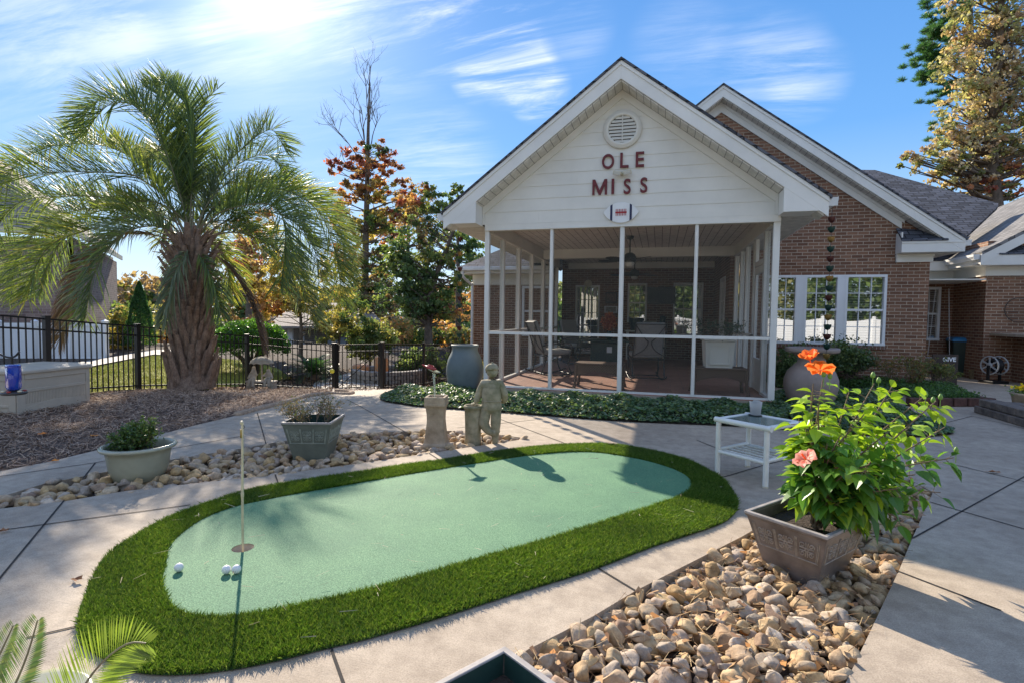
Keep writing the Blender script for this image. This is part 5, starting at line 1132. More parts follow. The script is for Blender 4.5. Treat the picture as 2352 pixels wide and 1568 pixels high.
F([(440, 565), (425, 590, -.5), (408, 630, -.8), (392, 680, -.9), (380, 735, -.95)], GRY, ll=.34, droop=.6, spread=.3)
F([(444, 565), (470, 610, -.4), (492, 660, -.6), (505, 720, -.7)], GRN, ll=.38, droop=.5, spread=.4)
F([(430, 560), (350, 500, .8), (260, 480, 1.3), (180, 510, 1.6), (120, 590, 1.8), (90, 680, 1.9)], GRN, ll=.6)
F([(430, 550), (360, 420, .8), (280, 350, 1.2), (180, 330, 1.6), (80, 350, 1.8), (10, 410, 2.0)], GRN+YEL, ll=.66)
F([(448, 550), (520, 470, 1.0), (600, 430, 1.5), (670, 470, 1.8), (710, 560, 2.0)], GRN, ll=.6)
F([(446, 548), (500, 430, .8), (560, 370, 1.2), (620, 360, 1.5), (660, 410, 1.6)], GRN, ll=.55)
F([(440, 548), (420, 450, 1.0), (390, 380, 1.8), (330, 360, 2.4)], GRN, ll=.55)
F([(448, 560), (560, 520, 1.0), (650, 560, 1.6), (700, 650, 1.8)], YEL, ll=.5, droop=.3)
for q_ in ([(438, 545, .4), (405, 420, .5), (360, 310, .5), (315, 250, .5), (262, 225, .5), (215, 240, .5), (180, 290, .5)], [(448, 550, .8), (540, 470, 1.9), (640, 430, 2.6), (720, 460, 2.9), (775, 530, 3.0), (800, 620, 3.0)],
           [(436, 548, .3), (425, 400, .4), (405, 290, .5), (370, 225, .6), (330, 200, .7)], [(426, 556, .5), (320, 490, .8), (200, 480, 1.0), (110, 510, 1.2), (50, 580, 1.3), (20, 680, 1.3)], [(448, 556, .3), (560, 490, .6), (660, 500, .8), (720, 570, .9), (745, 670, .9)]):
    F(q_, GRN+GRY, ll=.6)
for az_, e_, L_ in ((60, .9, 1.6), (115, .8, 1.6), (160, 1.0, 1.5), (205, .9, 1.5), (95, .2, 1.6), (150, .3, 1.5), (75, 1.35, 1.4), (230, 1.3, 1.4)):
    p_ = np.array(crown)+(0, 0, .0); el = e_; a_ = R(az_); pts = [p_]
    for j in range(7): p_ = p_+np.array((math.cos(a_)*math.cos(el), math.sin(a_)*math.cos(el), math.sin(el)))*L_/6; el -= .34; pts.append(p_)
    frond(pts, [GRN, GRY, GRN+YEL][int(az_) % 3], ll=.5, droop=.2)
# dry leaf stalks and fibre round the crown
sb = MB()
for k in range(46):
    a = rng.uniform(0, 6.28); z0 = rng.uniform(-.75, -.05); r_ = .25; q = crown+np.array((math.cos(a)*r_*.7, math.sin(a)*r_*.7, z0)); d = np.array((math.cos(a)*.7, math.sin(a)*.7, rng.uniform(.2, .9))); l = rng.uniform(.3, .75)
    sb.tube([q, q+d*l*.5, q+d*l+np.array((0, 0, -.08))], [.024, .016, .008], 5)
sb.build('cut_stalks', M['rachis2'], palm)
# ================================================================== TREES
TG = 1.15
def tree(name, label, cat, base, trunk, tr, blobs, lsize, group=None, bark='bark', limbs=True, lmat='leaf', ncl=1.0, bare=None, k=4):
    base = np.array(base); t_ = thing(name, label, cat, base, 0, group); mb = MB(); T = np.array(spl(trunk, 5)); r_ = np.linspace(tr[0], tr[1], len(T)); mb.tube(T, list(r_), 10, cap=False); C, CC = [], []
    for (px, py, dd, rx, rz_, cols, n) in blobs:
        c0 = Pd(px, py, dd); X = rx/FD*dd; Z = rz_/FD*dd; m_ = max(3, int(n/34*ncl)); q = rng.normal(0, 1, (m_, 3)); q /= np.linalg.norm(q, axis=1)[:, None]; q *= rng.uniform(.15, 1, (m_, 1))**.45
        cl = c0+q*np.array((X, X*.8, Z)); base_c = np.array(cols)[rng.integers(0, len(cols), m_)]*rng.uniform(.7, 1.25, (m_, 1))
        for i in range(m_):
            kk = max(8, int(n*TG/m_)); sg = rng.uniform(.4, 1.1)*.20*min(X, Z)**.7*.8; C.append(cl[i]+rng.normal(0, 1, (kk, 3))*np.array((sg, sg, sg*.7))); CC.append(base_c[i]*rng.uniform(.75, 1.25, (kk, 1)))
            if limbs and i % 2 == 0:
                j = np.argmin(np.linalg.norm(T-(cl[i]-np.array((0, 0, .35*np.linalg.norm(cl[i][:2]-T[-1][:2])))), axis=1)); a = T[j]; mid = (a+cl[i])/2+rng.normal(0, .12, 3)+np.array((0, 0, -.1)); rr = r_[j]*.32
                mb.tube([a, mid, cl[i]], [rr, rr*.55, rr*.2], 5, cap=False)
    if bare:
        def grow(p, d, l, r0_, lev):
            pts = [p]
            for j in range(5): d = d+rng.normal(0, .085, 3); d[2] += .05; d /= np.linalg.norm(d); p = p+d*l/5; pts.append(p)
            mb.tube(pts, list(np.linspace(r0_, r0_*.45, 6)), 5, cap=False)
            if lev < 4:
                for j in range(3 if lev < 3 else 2): nd = d+rng.normal(0, .55, 3)*np.array((1, .8, .6)); nd[2] += .25; nd /= np.linalg.norm(nd); grow(pts[rng.integers(2, 6)], nd, l*.60, r0_*.58, lev+1)
        for (p, d, l, rr) in bare: grow(np.array(p), np.array(d)/np.linalg.norm(d), l, rr, 0)
    mb.build('trunk', M[bark], t_, uv=False)
    if C:
        C = np.concatenate(C); CC = np.concatenate(CC); o = leafcloud('crown', C, lsize, CC, M[lmat], t_, asp=.62, k=k); 
    return t_
RED = [(.31, .10, .07), (.25, .09, .08), (.36, .17, .09), (.22, .12, .09)]; ORG = [(.42, .22, .09), (.36, .17, .08), (.44, .29, .12), (.30, .21, .10)]; GLD = [(.42, .33, .09), (.36, .30, .10), (.30, .28, .08), (.45, .37, .14)]
DGR = [(.09, .15, .06), (.12, .18, .065), (.08, .13, .06), (.17, .22, .08)]; MGR = [(.10, .16, .05), (.14, .20, .06), (.08, .13, .05), (.18, .22, .07)]; BRN = [(.30, .20, .12), (.34, .25, .15), (.24, .17, .10)]; OLV = [(.20, .21, .08), (.25, .23, .09), (.16, .18, .07)]
d1 = 44.0; tb_ = Pd(838, 800, d1); tb_[2] = float(zt(tb_[0], tb_[1]))-.1
bt = Pd(845, 335, d1)
tree('sweetgum_tree', 'tall sweetgum with bare leader twigs above red, orange and gold leaves', 'tree', tb_, [tb_, Pd(838, 700, d1), Pd(840, 560, d1), Pd(843, 440, d1), bt, Pd(847, 250, d1), Pd(850, 190, d1)], (.38, .03),
     [(775, 380, d1, 28, 28, RED, 420), (815, 352, d1, 32, 28, RED, 620), (870, 345, d1, 30, 26, RED+DGR, 560), (905, 375, d1, 22, 26, RED, 330), (850, 390, d1, 60, 30, RED+ORG, 1300), (800, 440, d1, 45, 28, ORG, 1000), (870, 440, d1, 55, 30, ORG+GLD, 1300), (925, 455, d1, 30, 22, ORG, 520), (930, 420, d1, 22, 22, ORG+RED, 260),
      (785, 500, d1, 30, 40, GLD+ORG, 900), (840, 520, d1, 52, 40, GLD+MGR, 1500), (900, 510, d1, 42, 38, GLD+MGR+RED, 1100), (800, 590, d1, 42, 45, ORG+GLD, 1100), (860, 600, d1, 52, 42, MGR+BRN, 1500), (810, 680, d1, 45, 45, MGR+GLD, 1200), (870, 680, d1, 50, 48, DGR+BRN, 1500), (845, 750, d1, 50, 32, OLV+DGR, 1000)],
     .27, bare=[(Pd(843, 380, d1), (-.04, 0, 1), 4.6, .065), (Pd(845, 370, d1), (.10, 0, 1), 4.8, .065), (Pd(838, 380, d1), (-.75, 0, .75), 3.1, .06), (Pd(850, 340, d1), (.35, 0, .9), 2.3, .05), (Pd(835, 400, d1), (-.9, 0, .55), 2.3, .05)])
d2 = 27.0
def gb_(x, d, dz=-.1): q = Pd(x, 780, d); q[2] = float(zt(q[0], q[1]))+dz; return q
q = gb_(985, d2); tree('oak_tree', 'dark green oak with loose crown standing between the sweetgum and the porch', 'tree', q, [q, Pd(985, 700, d2), Pd(1000, 640, d2), Pd(1030, 560, d2), Pd(1050, 510, d2)], (.22, .06),
     [(940, 470, d2, 28, 35, RED+ORG, 420), (960, 530, d2, 45, 42, DGR+BRN, 1200), (1000, 470, d2, 42, 35, MGR+DGR, 900), (985, 430, d2, 25, 18, ORG+DGR, 260), (920, 590, d2, 40, 40, DGR, 1300), (950, 640, d2, 55, 45, DGR, 2300), (1000, 600, d2, 40, 40, MGR+OLV, 800), (960, 700, d2, 55, 40, DGR, 2000), (1010, 690, d2, 42, 40, DGR+MGR, 1300), (1060, 560, d2, 38, 42, MGR+DGR, 700), (1070, 640, d2, 38, 42, MGR+OLV, 700), (1085, 590, d2, 25, 45, DGR, 420), (1040, 720, d2, 40, 22, ORG+RED, 420), (1050, 500, d2, 28, 22, DGR, 350)], .17)
d3 = 34.0; q = gb_(1052, d3); tree('tall_oak', 'top of a small leafed green tree showing just left of the porch roof', 'tree', q, [q, Pd(1052, 600, d3), Pd(1050, 470, d3)], (.2, .04), [(1048, 445, d3, 20, 24, DGR+MGR, 420), (1042, 485, d3, 30, 28, MGR+BRN, 520), (1075, 520, d3, 30, 40, DGR, 520), (1095, 590, d3, 30, 50, DGR, 600)], .2)
d4 = 21.0; q = gb_(690, d4); tree('crape_myrtle', 'golden leaved small tree seen through the hanging palm fronds', 'tree', q, [q, Pd(692, 760, d4), Pd(688, 690, d4)], (.10, .04), [(655, 620, d4, 45, 45, GLD, 1500), (700, 690, d4, 55, 35, GLD+OLV, 1500), (620, 690, d4, 40, 40, GLD+ORG, 1200), (745, 730, d4, 40, 28, OLV+GLD, 900), (590, 640, d4, 30, 40, BRN+GLD, 700), (560, 600, d4, 30, 60, BRN+RED, 600)], .15)
d5 = 19.0; q = gb_(775, d5); tree('small_tree', 'thin yellow green young tree standing left of the dark hedge behind the gate', 'tree', q, [q, Pd(777, 800, d5), Pd(785, 740, d5)], (.07, .03), [(775, 745, d5, 38, 26, OLV+GLD, 900), (810, 720, d5, 36, 35, OLV+MGR, 900), (755, 775, d5, 28, 15, OLV, 400)], .12)
q = gb_(570, 40); tree('background_tree', 'pale brown leafed tree far behind the palm trunk', 'tree', q, [q, Pd(572, 650, 40), Pd(570, 520, 40)], (.3, .06), [(560, 560, 40, 45, 60, BRN+RED, 1300), (530, 640, 40, 50, 45, BRN+OLV, 1300), (610, 520, 40, 38, 45, BRN+ORG, 800), (600, 600, 40, 50, 50, BRN+GLD, 1300), (500, 560, 40, 35, 50, BRN, 700)], .22)
d8 = 58.0; q = gb_(935, d8); tree('background_tree', 'mixed green and rust tree mass beyond the oak, filling the gap to the porch', 'tree', q, [q, Pd(935, 640, d8), Pd(940, 480, d8)], (.5, .08),
     [(900, 520, d8, 60, 60, ORG+BRN, 1900), (960, 470, d8, 45, 45, BRN+OLV, 1300), (1000, 560, d8, 60, 60, MGR+OLV, 1900), (1060, 620, d8, 45, 70, MGR+RED, 1600), (920, 640, d8, 80, 60, OLV+DGR, 2400), (1010, 700, d8, 90, 45, ORG+OLV, 2200), (780, 640, d8, 60, 70, GLD+OLV, 1900), (820, 720, d8, 80, 40, OLV+DGR, 1800)], .34)
# shrub masses behind the gate
def shrub(name, label, x, y, d, rx, rz_, cols, n, ls, cat='shrub', mat='leaf', group=None, flat=.0):
    q = gb_(x, d, 0); return tree(name, label, cat, q, [q, Pd(x, y+rz_*.6, d), Pd(x, y, d)], (.05, .02), [(x, y, d, rx, rz_, cols, n), (x-rx*.4, y+rz_*.25, d, rx*.6, rz_*.7, cols, n//2), (x+rx*.4, y+rz_*.2, d, rx*.6, rz_*.7, cols, n//2)], ls, group, lmat=mat)
shrub('shrub', 'dark evergreen shrub mass right behind the garden gate', 850, 775, 19.5, 60, 50, DGR+OLV, 3000, .11)
shrub('shrub', 'broad dark green shrub behind the fence left of the blue grey urn', 965, 835, 17.5, 55, 40, DGR, 3000, .09)
shrub('shrub', 'low dark green shrub outside the fence by the brick house corner', 1060, 825, 19, 45, 30, DGR+MGR, 1800, .09)
shrub('shrub', 'light green shrub beside the conical evergreen by the white fence', 288, 760, 24, 38, 60, MGR+GLD, 2400, .12)
shrub('shrub', 'yellow green small shrub between the blue grey urn and the porch post', 1102, 852, 10.2, 12, 26, [(.35, .36, .08), (.24, .30, .07), (.42, .38, .12)], 1500, .035)
# conical evergreen
q = gb_(322, 23.0, 0); t_ = thing('conical_evergreen', 'tall conical dark green arborvitae outside the fence left of the palm', 'tree', q); top = Pd(322, 655, 23.0); hh_ = top[2]-q[2]
MB().tube([(0, 0, 0), (0, 0, hh_*.8)], [.1, .03], 8).build('trunk', M['bark'], t_, world=False); n = 11000; u = rng.uniform(0, 1, n)**.8; a = rng.uniform(0, 6.28, n); r_ = (1-u)**.75*.62*(1+.10*np.sin(a*5+u*20))*rng.uniform(.82, 1.04, n)
C = np.column_stack([np.cos(a)*r_, np.sin(a)*r_, u*hh_+.15]); o = leafcloud('crown', C, .10, pick([(.04, .11, .035), (.06, .15, .04), (.035, .08, .03)], n), M['leaf'], up_=1.2, asp=.35); o.parent = t_
# clipped hedge bush behind the fence
q = G(575, 872); bd_ = float((q-CP)@fw)+.9; bush = thing('round_bush', 'big rounded bright green clipped bush behind the fence right of the palm', 'bush', gb_(578, bd_, 0)); c0 = Pd(575, 790, bd_); n = 15000
u = rng.normal(0, 1, (n, 3)); u /= np.linalg.norm(u, axis=1)[:, None]; u[:, 2] = np.abs(u[:, 2])*1.0-.25*rng.uniform(0, 1.6, n); X = 92/FD*bd_; Z = 58/FD*bd_
C = c0+u*np.array((X, X*.8, Z))*(rng.uniform(.80, 1.03, n)**.5)[:, None]*(1+.05*np.sin(u[:, 0]*9)*np.cos(u[:, 1]*8))[:, None]; C = C-np.array(bush.location)
o = leafcloud('foliage', C, .075, pick([(.10, .25, .03), (.13, .30, .04), (.07, .17, .03), (.05, .11, .03)], n), M['gloss'], asp=.5); o.parent = bush
st = MB()
for k in range(16): a = rng.uniform(0, 6.28); e = np.array(c0)-np.array(bush.location)+np.array((math.cos(a)*X*.75, math.sin(a)*X*.5, rng.uniform(-.2, .3))); st.tube([(rng.normal(0, .08), rng.normal(0, .08), 0), e*np.array((.35, .35, .5)), e], [.05, .035, .012], 6)
st.build('stems', M['bark'], bush, world=False, uv=False)
# sago palms
def sago(name, label, loc, r_, n, cols, cat='sago palm', hgt=.5, seed=0, azs=None, elv=(.25, 1.35), wid=.006, part='frond'):
    t_ = thing(name, label, cat, loc); V_, CC = [], []
    MB().lathe([(0, 0), (r_*.13, 0), (r_*.15, r_*.12), (r_*.08, r_*.22), (0, r_*.24)], n=14).build('trunk', M['palmtrunk'], t_, world=False)
    for k in range(n):
        a = azs[k] if azs else k*2.39996; e = elv[0]+(elv[1]-elv[0])*((k+.5)/n if not azs else rng.uniform(.3, .8)); L_ = r_*rng.uniform(.85, 1.1); pts = []; p = np.array((0, 0, r_*.2)); el = e
        for j in range(13): pts.append(p); p = p+np.array((math.cos(a)*math.cos(el), math.sin(a)*math.cos(el), math.sin(el)))*L_/12; el -= .10
        P = np.array(pts); fo = MB().tube(P[::2], list(np.linspace(.010, .003, 7)*r_*1.4), 5, cap=False).build(part, M['rachis'], t_, world=False, uv=False)
        m_ = 46; t2 = np.linspace(.12, 1, m_)*12; X_ = np.stack([np.interp(t2, range(13), P[:, i]) for i in range(3)], 1); T = np.gradient(X_, axis=0); T /= np.linalg.norm(T, axis=1)[:, None]; sd0 = np.array((-math.sin(a), math.cos(a), 0)); ln = r_*.24*np.sin(np.clip(t2/12*.9+.12, 0, 1)*np.pi)**.6
        V2 = []
        for s_ in (-1, 1):
            D = T*.6+sd0*s_*.8+np.cross(sd0, T)*-.25+rng.normal(0, .03, (m_, 3)); D /= np.linalg.norm(D, axis=1)[:, None]; W_ = np.cross(D, np.cross(T, sd0)); W_ /= np.linalg.norm(W_, axis=1)[:, None]; e_ = X_+D*ln[:, None]; md = X_+D*ln[:, None]*.5; w3 = wid*r_*1.5
            V2.append(np.stack([X_-W_*w3*.5, md-W_*w3, e_, md+W_*w3], 1))
        v = np.concatenate(V2).reshape(-1, 3); o = npmesh('leaflets', v, 4, M['gloss'], cols=pick(cols, m_*2)); o.parent = fo
    return t_
q = G(722, 868); sago('sago_palm', 'spiky green sago palm growing behind the fence left of the gate', (q[0], q[1], q[2]-.1), .95, 34, [(.05, .13, .04), (.08, .19, .05), (.04, .09, .04)])
# pines and the big autumn tree on the right
d6 = 24.0; q = Pd(2292, 735, d6); q[2] = -.2
AUT = [(.42, .33, .21), (.35, .33, .18), (.42, .30, .21), (.31, .30, .18), (.48, .40, .30), (.27, .30, .15)]
TG = .72
tree('autumn_tree', 'large tree with brown, gold and green autumn leaves behind the right roofs', 'tree', q, [q, Pd(2292, 560, d6), Pd(2285, 440, d6), Pd(2275, 330, d6), Pd(2290, 180, d6), Pd(2300, 0, d6), Pd(2310, -120, d6)], (.34, .08),
     [(2150, 370, d6, 60, 32, AUT+OLV, 900), (2110, 355, d6, 38, 22, AUT, 380), (2080, 370, d6, 20, 18, OLV, 160), (2200, 400, d6, 55, 40, AUT+OLV, 1300), (2250, 330, d6, 75, 55, AUT, 2600), (2320, 300, d6, 60, 70, AUT+OLV, 2400), (2180, 310, d6, 45, 35, AUT, 900), (2230, 230, d6, 70, 55, AUT, 2400), (2310, 190, d6, 75, 65, AUT+BRN, 3000), (2200, 150, d6, 50, 45, AUT, 1300), (2280, 90, d6, 75, 60, AUT, 2800), (2200, 50, d6, 40, 50, AUT+OLV, 900), (2340, 20, d6, 80, 70, AUT+BRN, 2600), (2250, -40, d6, 80, 60, AUT, 2200), (2240, 430, d6, 50, 30, RED+AUT, 900), (2310, 410, d6, 50, 45, RED+OLV, 1300), (2350, 120, d6, 50, 90, AUT, 1500), (2380, 350, d6, 60, 90, AUT, 1800)], .17)
d7 = 27.0; q = Pd(2240, 735, d7); q[2] = -.2; t_ = thing('pine_tree', 'green long needled pine behind the brown autumn tree at the top right', 'tree', q); mb = MB(); T = [q, Pd(2242, 500, d7), Pd(2235, 250, d7), Pd(2225, 0, d7), Pd(2222, -150, d7)]; mb.tube(T, [.3, .26, .2, .14, .1], 10); C, Dv = [], []
for (x, y, n) in ((2155, 20, 16), (2140, 75, 18), (2130, 130, 22), (2135, 180, 20), (2150, 225, 12), (2165, 110, 16), (2165, 160, 16), (2160, 130, 12), (2175, 285, 8), (2175, 330, 6), (2175, 20, 12), (2165, 80, 10), (2165, -20, 14), (2185, 50, 14), (2190, 200, 10)):
    cc = Pd(x, y, d7); mb.tube([np.array(Pd(2230, y+30, d7)), (cc+Pd(2230, y+30, d7))/2+np.array((0, 0, -.2)), cc], [.06, .04, .02], 5)
    for j in range(n):
        e = cc+rng.normal(0, 1, 3)*np.array((.42, .4, .30)); D = rng.normal(0, 1, (110, 3)); D[:, 2] = np.abs(D[:, 2])*.8+.1; D /= np.linalg.norm(D, axis=1)[:, None]; C.append(e+D*.15); Dv.append(D)
mb.build('trunk', M['bark'], t_, uv=False); C = np.concatenate(C); o = leafcloud('crown', C, .32, pick([(.05, .13, .05), (.08, .19, .06), (.04, .10, .05)], len(C)), M['leaf'], t_, asp=.07, dirs=np.concatenate(Dv))
C, CC = [], []
for k in range(70):
    a = rng.uniform(-29, -16) if k < 40 else rng.uniform(-62, -41); d = rng.uniform(34, 52); ar = R(a); c0 = np.array((math.sin(ar)*d, math.cos(ar)*d, 0)); z = float(zt(c0[0], c0[1])); h_ = rng.uniform(1.3, 2.6); n = 420
    u = rng.normal(0, 1, (n, 3)); u /= np.linalg.norm(u, axis=1)[:, None]; u *= rng.uniform(.3, 1, (n, 1))**.4; C.append(c0+np.array((0, 0, z+h_*.45))+u*np.array((h_*.7, h_*.6, h_*.5))); CC.append(pick([DGR, OLV, ORG, MGR][rng.integers(0, 4)], n))
o = leafcloud('undergrowth', np.concatenate(C), .26, np.concatenate(CC), M['leaf'], asp=.7); tag(o, 'mixed undergrowth between the garden and the lake', 'undergrowth', kind='stuff')
# far wood line: many crowns reading as one mass
C, CC = [], []
for k in range(150):
    a = rng.uniform(-75, 32); d = rng.uniform(60, 110) if a > -22 or a < -70 else rng.uniform(235, 300); ar = R(a); c0 = np.array((math.sin(ar)*d, math.cos(ar)*d, 0)); z = float(zt(c0[0], c0[1])); h_ = rng.uniform(5, 9) if d < 200 else rng.uniform(12, 20); n = 420 if d > 200 else 700
    u = rng.normal(0, 1, (n, 3)); u /= np.linalg.norm(u, axis=1)[:, None]; u *= rng.uniform(.4, 1, (n, 1))**.4; C.append(c0+np.array((0, 0, z+h_*.5))+u*np.array((h_*.45, h_*.45, h_*.52))); CC.append(pick([DGR, BRN, OLV, ORG, MGR][rng.integers(0, 5)], n))
C = np.concatenate(C); o = leafcloud('far_woods', C, np.where(np.linalg.norm(C[:, :2], axis=1) > 200, 2.2, .9), np.concatenate(CC), M['leaf'], asp=.7); tag(o, 'distant belt of mixed autumn woods along the lake', 'woods', kind='stuff')
# ================================================================== FENCES
def fpost(mb, p, h, w_=.052):
    mb.box(p[0]-w_/2, p[0]+w_/2, p[1]-w_/2, p[1]+w_/2, p[2]-h-.05, p[2]).box(p[0]-w_*.62, p[0]+w_*.62, p[1]-w_*.62, p[1]+w_*.62, p[2], p[2]+.018); return mb
def panel(a, b, h, parent, name='picket_panel', sp=.113, m='blackmetal'):
    a, b = np.array(a, float), np.array(b, float); L_ = np.linalg.norm((b-a)[:2]); n = max(2, int(round(L_/sp))); mb = MB()
    for dz in (-.035, -.20, -h+.085): mb.bar(a+(0, 0, dz), b+(0, 0, dz), .026, .026)
    for k in range(1, n):
        q = a+(b-a)*k/n; mb.box(q[0]-.008, q[0]+.008, q[1]-.008, q[1]+.008, q[2]-h+.02, q[2]-.03)
    return mb.build(name, M[m], parent, uv=False)
HF = 1.22
P0, P1, P2_, P3, GL, GR, P5, P6 = Pd(-160, 706, 6.6), Pd(106, 728, 8.2), Pd(315, 746, 10.0), Pd(567, 769, 12.3), Pd(768, 789, 13.4), Pd(878, 787, 13.6), Pd(973, 788, 15.0), Pd(1036, 787, 17.2)
P7 = Pd(1110, 787, 17.6)
fA = thing('picket_fence', 'black metal picket fence running from the left edge past the palm to the gate', 'fence', (P2_[0], P2_[1], P2_[2]-HF))
fB = thing('picket_fence', 'black metal picket fence between the garden gate and the house corner', 'fence', (P5[0], P5[1], P5[2]-HF))
for p_ in (P0, P1, P2_, P3, GL): fpost(MB(), p_, HF, .075 if p_ is not GL else .09).build('post', M['blackmetal'], fA, uv=False)
for p_ in (GR, P5, P6, P7): fpost(MB(), p_, HF, .085 if p_ is GR else .06).build('post', M['blackmetal'], fB, uv=False)
for a, b in ((P0, P1), (P1, P2_), (P2_, P3), (P3, GL)): panel(a, b, HF, fA)
for a, b in ((GR, P5), (P5, P6), (P6, P7)): panel(a, b, HF, fB)
gt = thing('garden_gate', 'black metal picket garden gate with diagonal brace at the end of the walk', 'gate', (GL[0], GL[1], GL[2]-HF))
ga_, gb2 = GL+(GR-GL)*.07, GL+(GR-GL)*.93; panel(ga_, gb2, HF-.03, gt)
MB().bar(ga_+(0, 0, -HF+.12), gb2+(0, 0, -.22), .02, .02).build('brace', M['blackmetal'], gt, uv=False); MB().bar(ga_+(0, 0, -.0), ga_+(0, 0, -HF+.05), .03, .03, (1, 0, 0)).build('stile', M['blackmetal'], gt, uv=False); MB().bar(gb2, gb2+(0, 0, -HF+.05), .03, .03, (1, 0, 0)).build('stile', M['blackmetal'], gt, uv=False)
yb = Pd(763, 852, 13.1); M['yellow'] = plain('yellow_plastic', (.75, .66, .05), .5, .1, 20, 0)
yo = MB().lathe([(.055*math.sin(k*math.pi/10)+1e-5, .055-.055*math.cos(k*math.pi/10)) for k in range(11)], n=16).build('yellow_ball', M['yellow']); yo.location = V(yb); yo.location.z -= .05; tag(yo, 'small yellow ball fixed beside the left gate post', 'ball')
# white vinyl fence
va, vb = Pd(-260, 742, 17.5), Pd(241, 741, 18.5); vf = thing('vinyl_fence', 'white vinyl panel fence in front of the neighbouring brick house', 'fence', (vb[0], vb[1], vb[2]-1.35))
for k in range(7):
    q = va+(vb-va)*k/6; MB().box(q[0]-.07, q[0]+.07, q[1]-.07, q[1]+.07, q[2]-1.5, q[2]+.03).rsq([(.085, .03), (.085, .05), (.001, .11)], c=(q[0], q[1], q[2])).build('post', M['vinyl'], vf, uv=False)
    if k < 6:
        q2 = va+(vb-va)*(k+1)/6; mb = MB(); d = (q2-q); 
        mb.bar(q+(0, 0, -.07), q2+(0, 0, -.07), .045, .13); mb.bar(q+(0, 0, -1.28), q2+(0, 0, -1.28), .045, .14)
        for j in range(16): a, b_ = q+d*(j+.04)/16, q+d*(j+.96)/16; mb.prism([a+(0, 0, -1.22), b_+(0, 0, -1.22), b_+(0, 0, -.12), a+(0, 0, -.12)], (0, .03, 0))
        mb.build('panel', M['vinyl'], vf, uv=False)
# fence and woods behind the viewer (seen in the window panes)
rf_ = thing('vinyl_fence', 'long white vinyl fence behind the viewpoint, mirrored in the house windows', 'fence', (6, -7, 0))
for k in range(9):
    x = -6+k*2.4; MB().box(x-.07, x+.07, -7.07, -6.93, -.3, 1.55).build('post', M['vinyl'], rf_, uv=False)
    if k < 8: MB().prism([(x+.07, -7.02, -.1), (x+2.33, -7.02, -.1)]+[(x+2.33-2.26*j/8, -7.02, 1.42-.14*math.sin(j/8*math.pi)) for j in range(9)], (0, .04, 0)).build('panel', M['vinyl'], rf_, uv=False)
C, CC = [], []
for k in range(95):
    x = rng.uniform(-16, 30); y = rng.uniform(-17, -11); h_ = rng.uniform(3.5, 9); n = 520; u = rng.normal(0, 1, (n, 3)); u /= np.linalg.norm(u, axis=1)[:, None]; u *= rng.uniform(.3, 1, (n, 1))**.4; C.append(np.array((x, y, h_*.5))+u*np.array((1.6, 1.3, h_*.52))); CC.append(pick([DGR, MGR, OLV][rng.integers(0, 3)], n))
o = leafcloud('rear_woods', np.concatenate(C), .34, np.concatenate(CC), M['leaf'], asp=.7); tag(o, 'green woods behind the viewpoint, mirrored in the house windows', 'woods', kind='stuff')
# ================================================================== NEIGHBOURS
nc = Pd(160, 700, 20.5); nz_ = float(Pd(160, 535, 20.5)[2]); nl_ = Pd(-330, 700, 18.0); nr_ = Pd(262, 700, 29)
nh = thing('neighbour_house', 'mottled brown brick house with a tall shingle roof at the far left', 'house', (nc[0], nc[1], -.3))
def vwall(a, b, z0, z1, m, name, par, th_=.2): return MB().prism([(a[0], a[1], z0), (b[0], b[1], z0), (b[0], b[1], z1), (a[0], a[1], z1)], (0, th_, 0)).build(name, m, par)
M['brick_nb'] = brickmat('mottled_brick_big', ((.20, .145, .135), (.34, .26, .235)), (.42, .38, .36), .24, .105)
vwall(nl_, nc, -1, nz_-.3, M['brick_nb'], 'wall', nh); vwall(nc, nr_, -1, nz_-.3, M['brick_nb'], 'wall', nh)
vwall(nc+(.02, -.04, 0), nr_+(.02, -.04, 0), nz_-.6, nz_-.1, M['tan'] if 'tan' in M else M['cream'], 'frieze', nh, .03)
ndir = (nr_-nc)/np.linalg.norm(nr_-nc); ldir = (nl_-nc)/np.linalg.norm(nl_-nc); e0 = nc-ndir*.4-ldir*.4; e1_ = nr_-ldir*.4; e2_ = nl_-ndir*.4
ap = (nc+nl_)*.5+ndir*5.0; apz = nz_+4.2; apr = nc+ldir*4.5+ndir*4.0
P_ = [(e0[0], e0[1], nz_), (e1_[0], e1_[1], nz_), (e1_[0]+ldir[0]*4.5, e1_[1]+ldir[1]*4.5, apz), (apr[0], apr[1], apz), (e2_[0], e2_[1], nz_), (e2_[0]+ndir[0]*4, e2_[1]+ndir[1]*4, apz)]
MB().add(P_, [(0, 1, 2, 3), (0, 3, 5, 4)]).build('roof', M['roof_nb'], nh)
fa = MB().bar((e0[0], e0[1], nz_-.1), (e1_[0], e1_[1], nz_-.1), .05, .22).bar((e0[0], e0[1], nz_-.1), (e2_[0], e2_[1], nz_-.1), .05, .22); fa.build('fascia', M['cream'], nh)
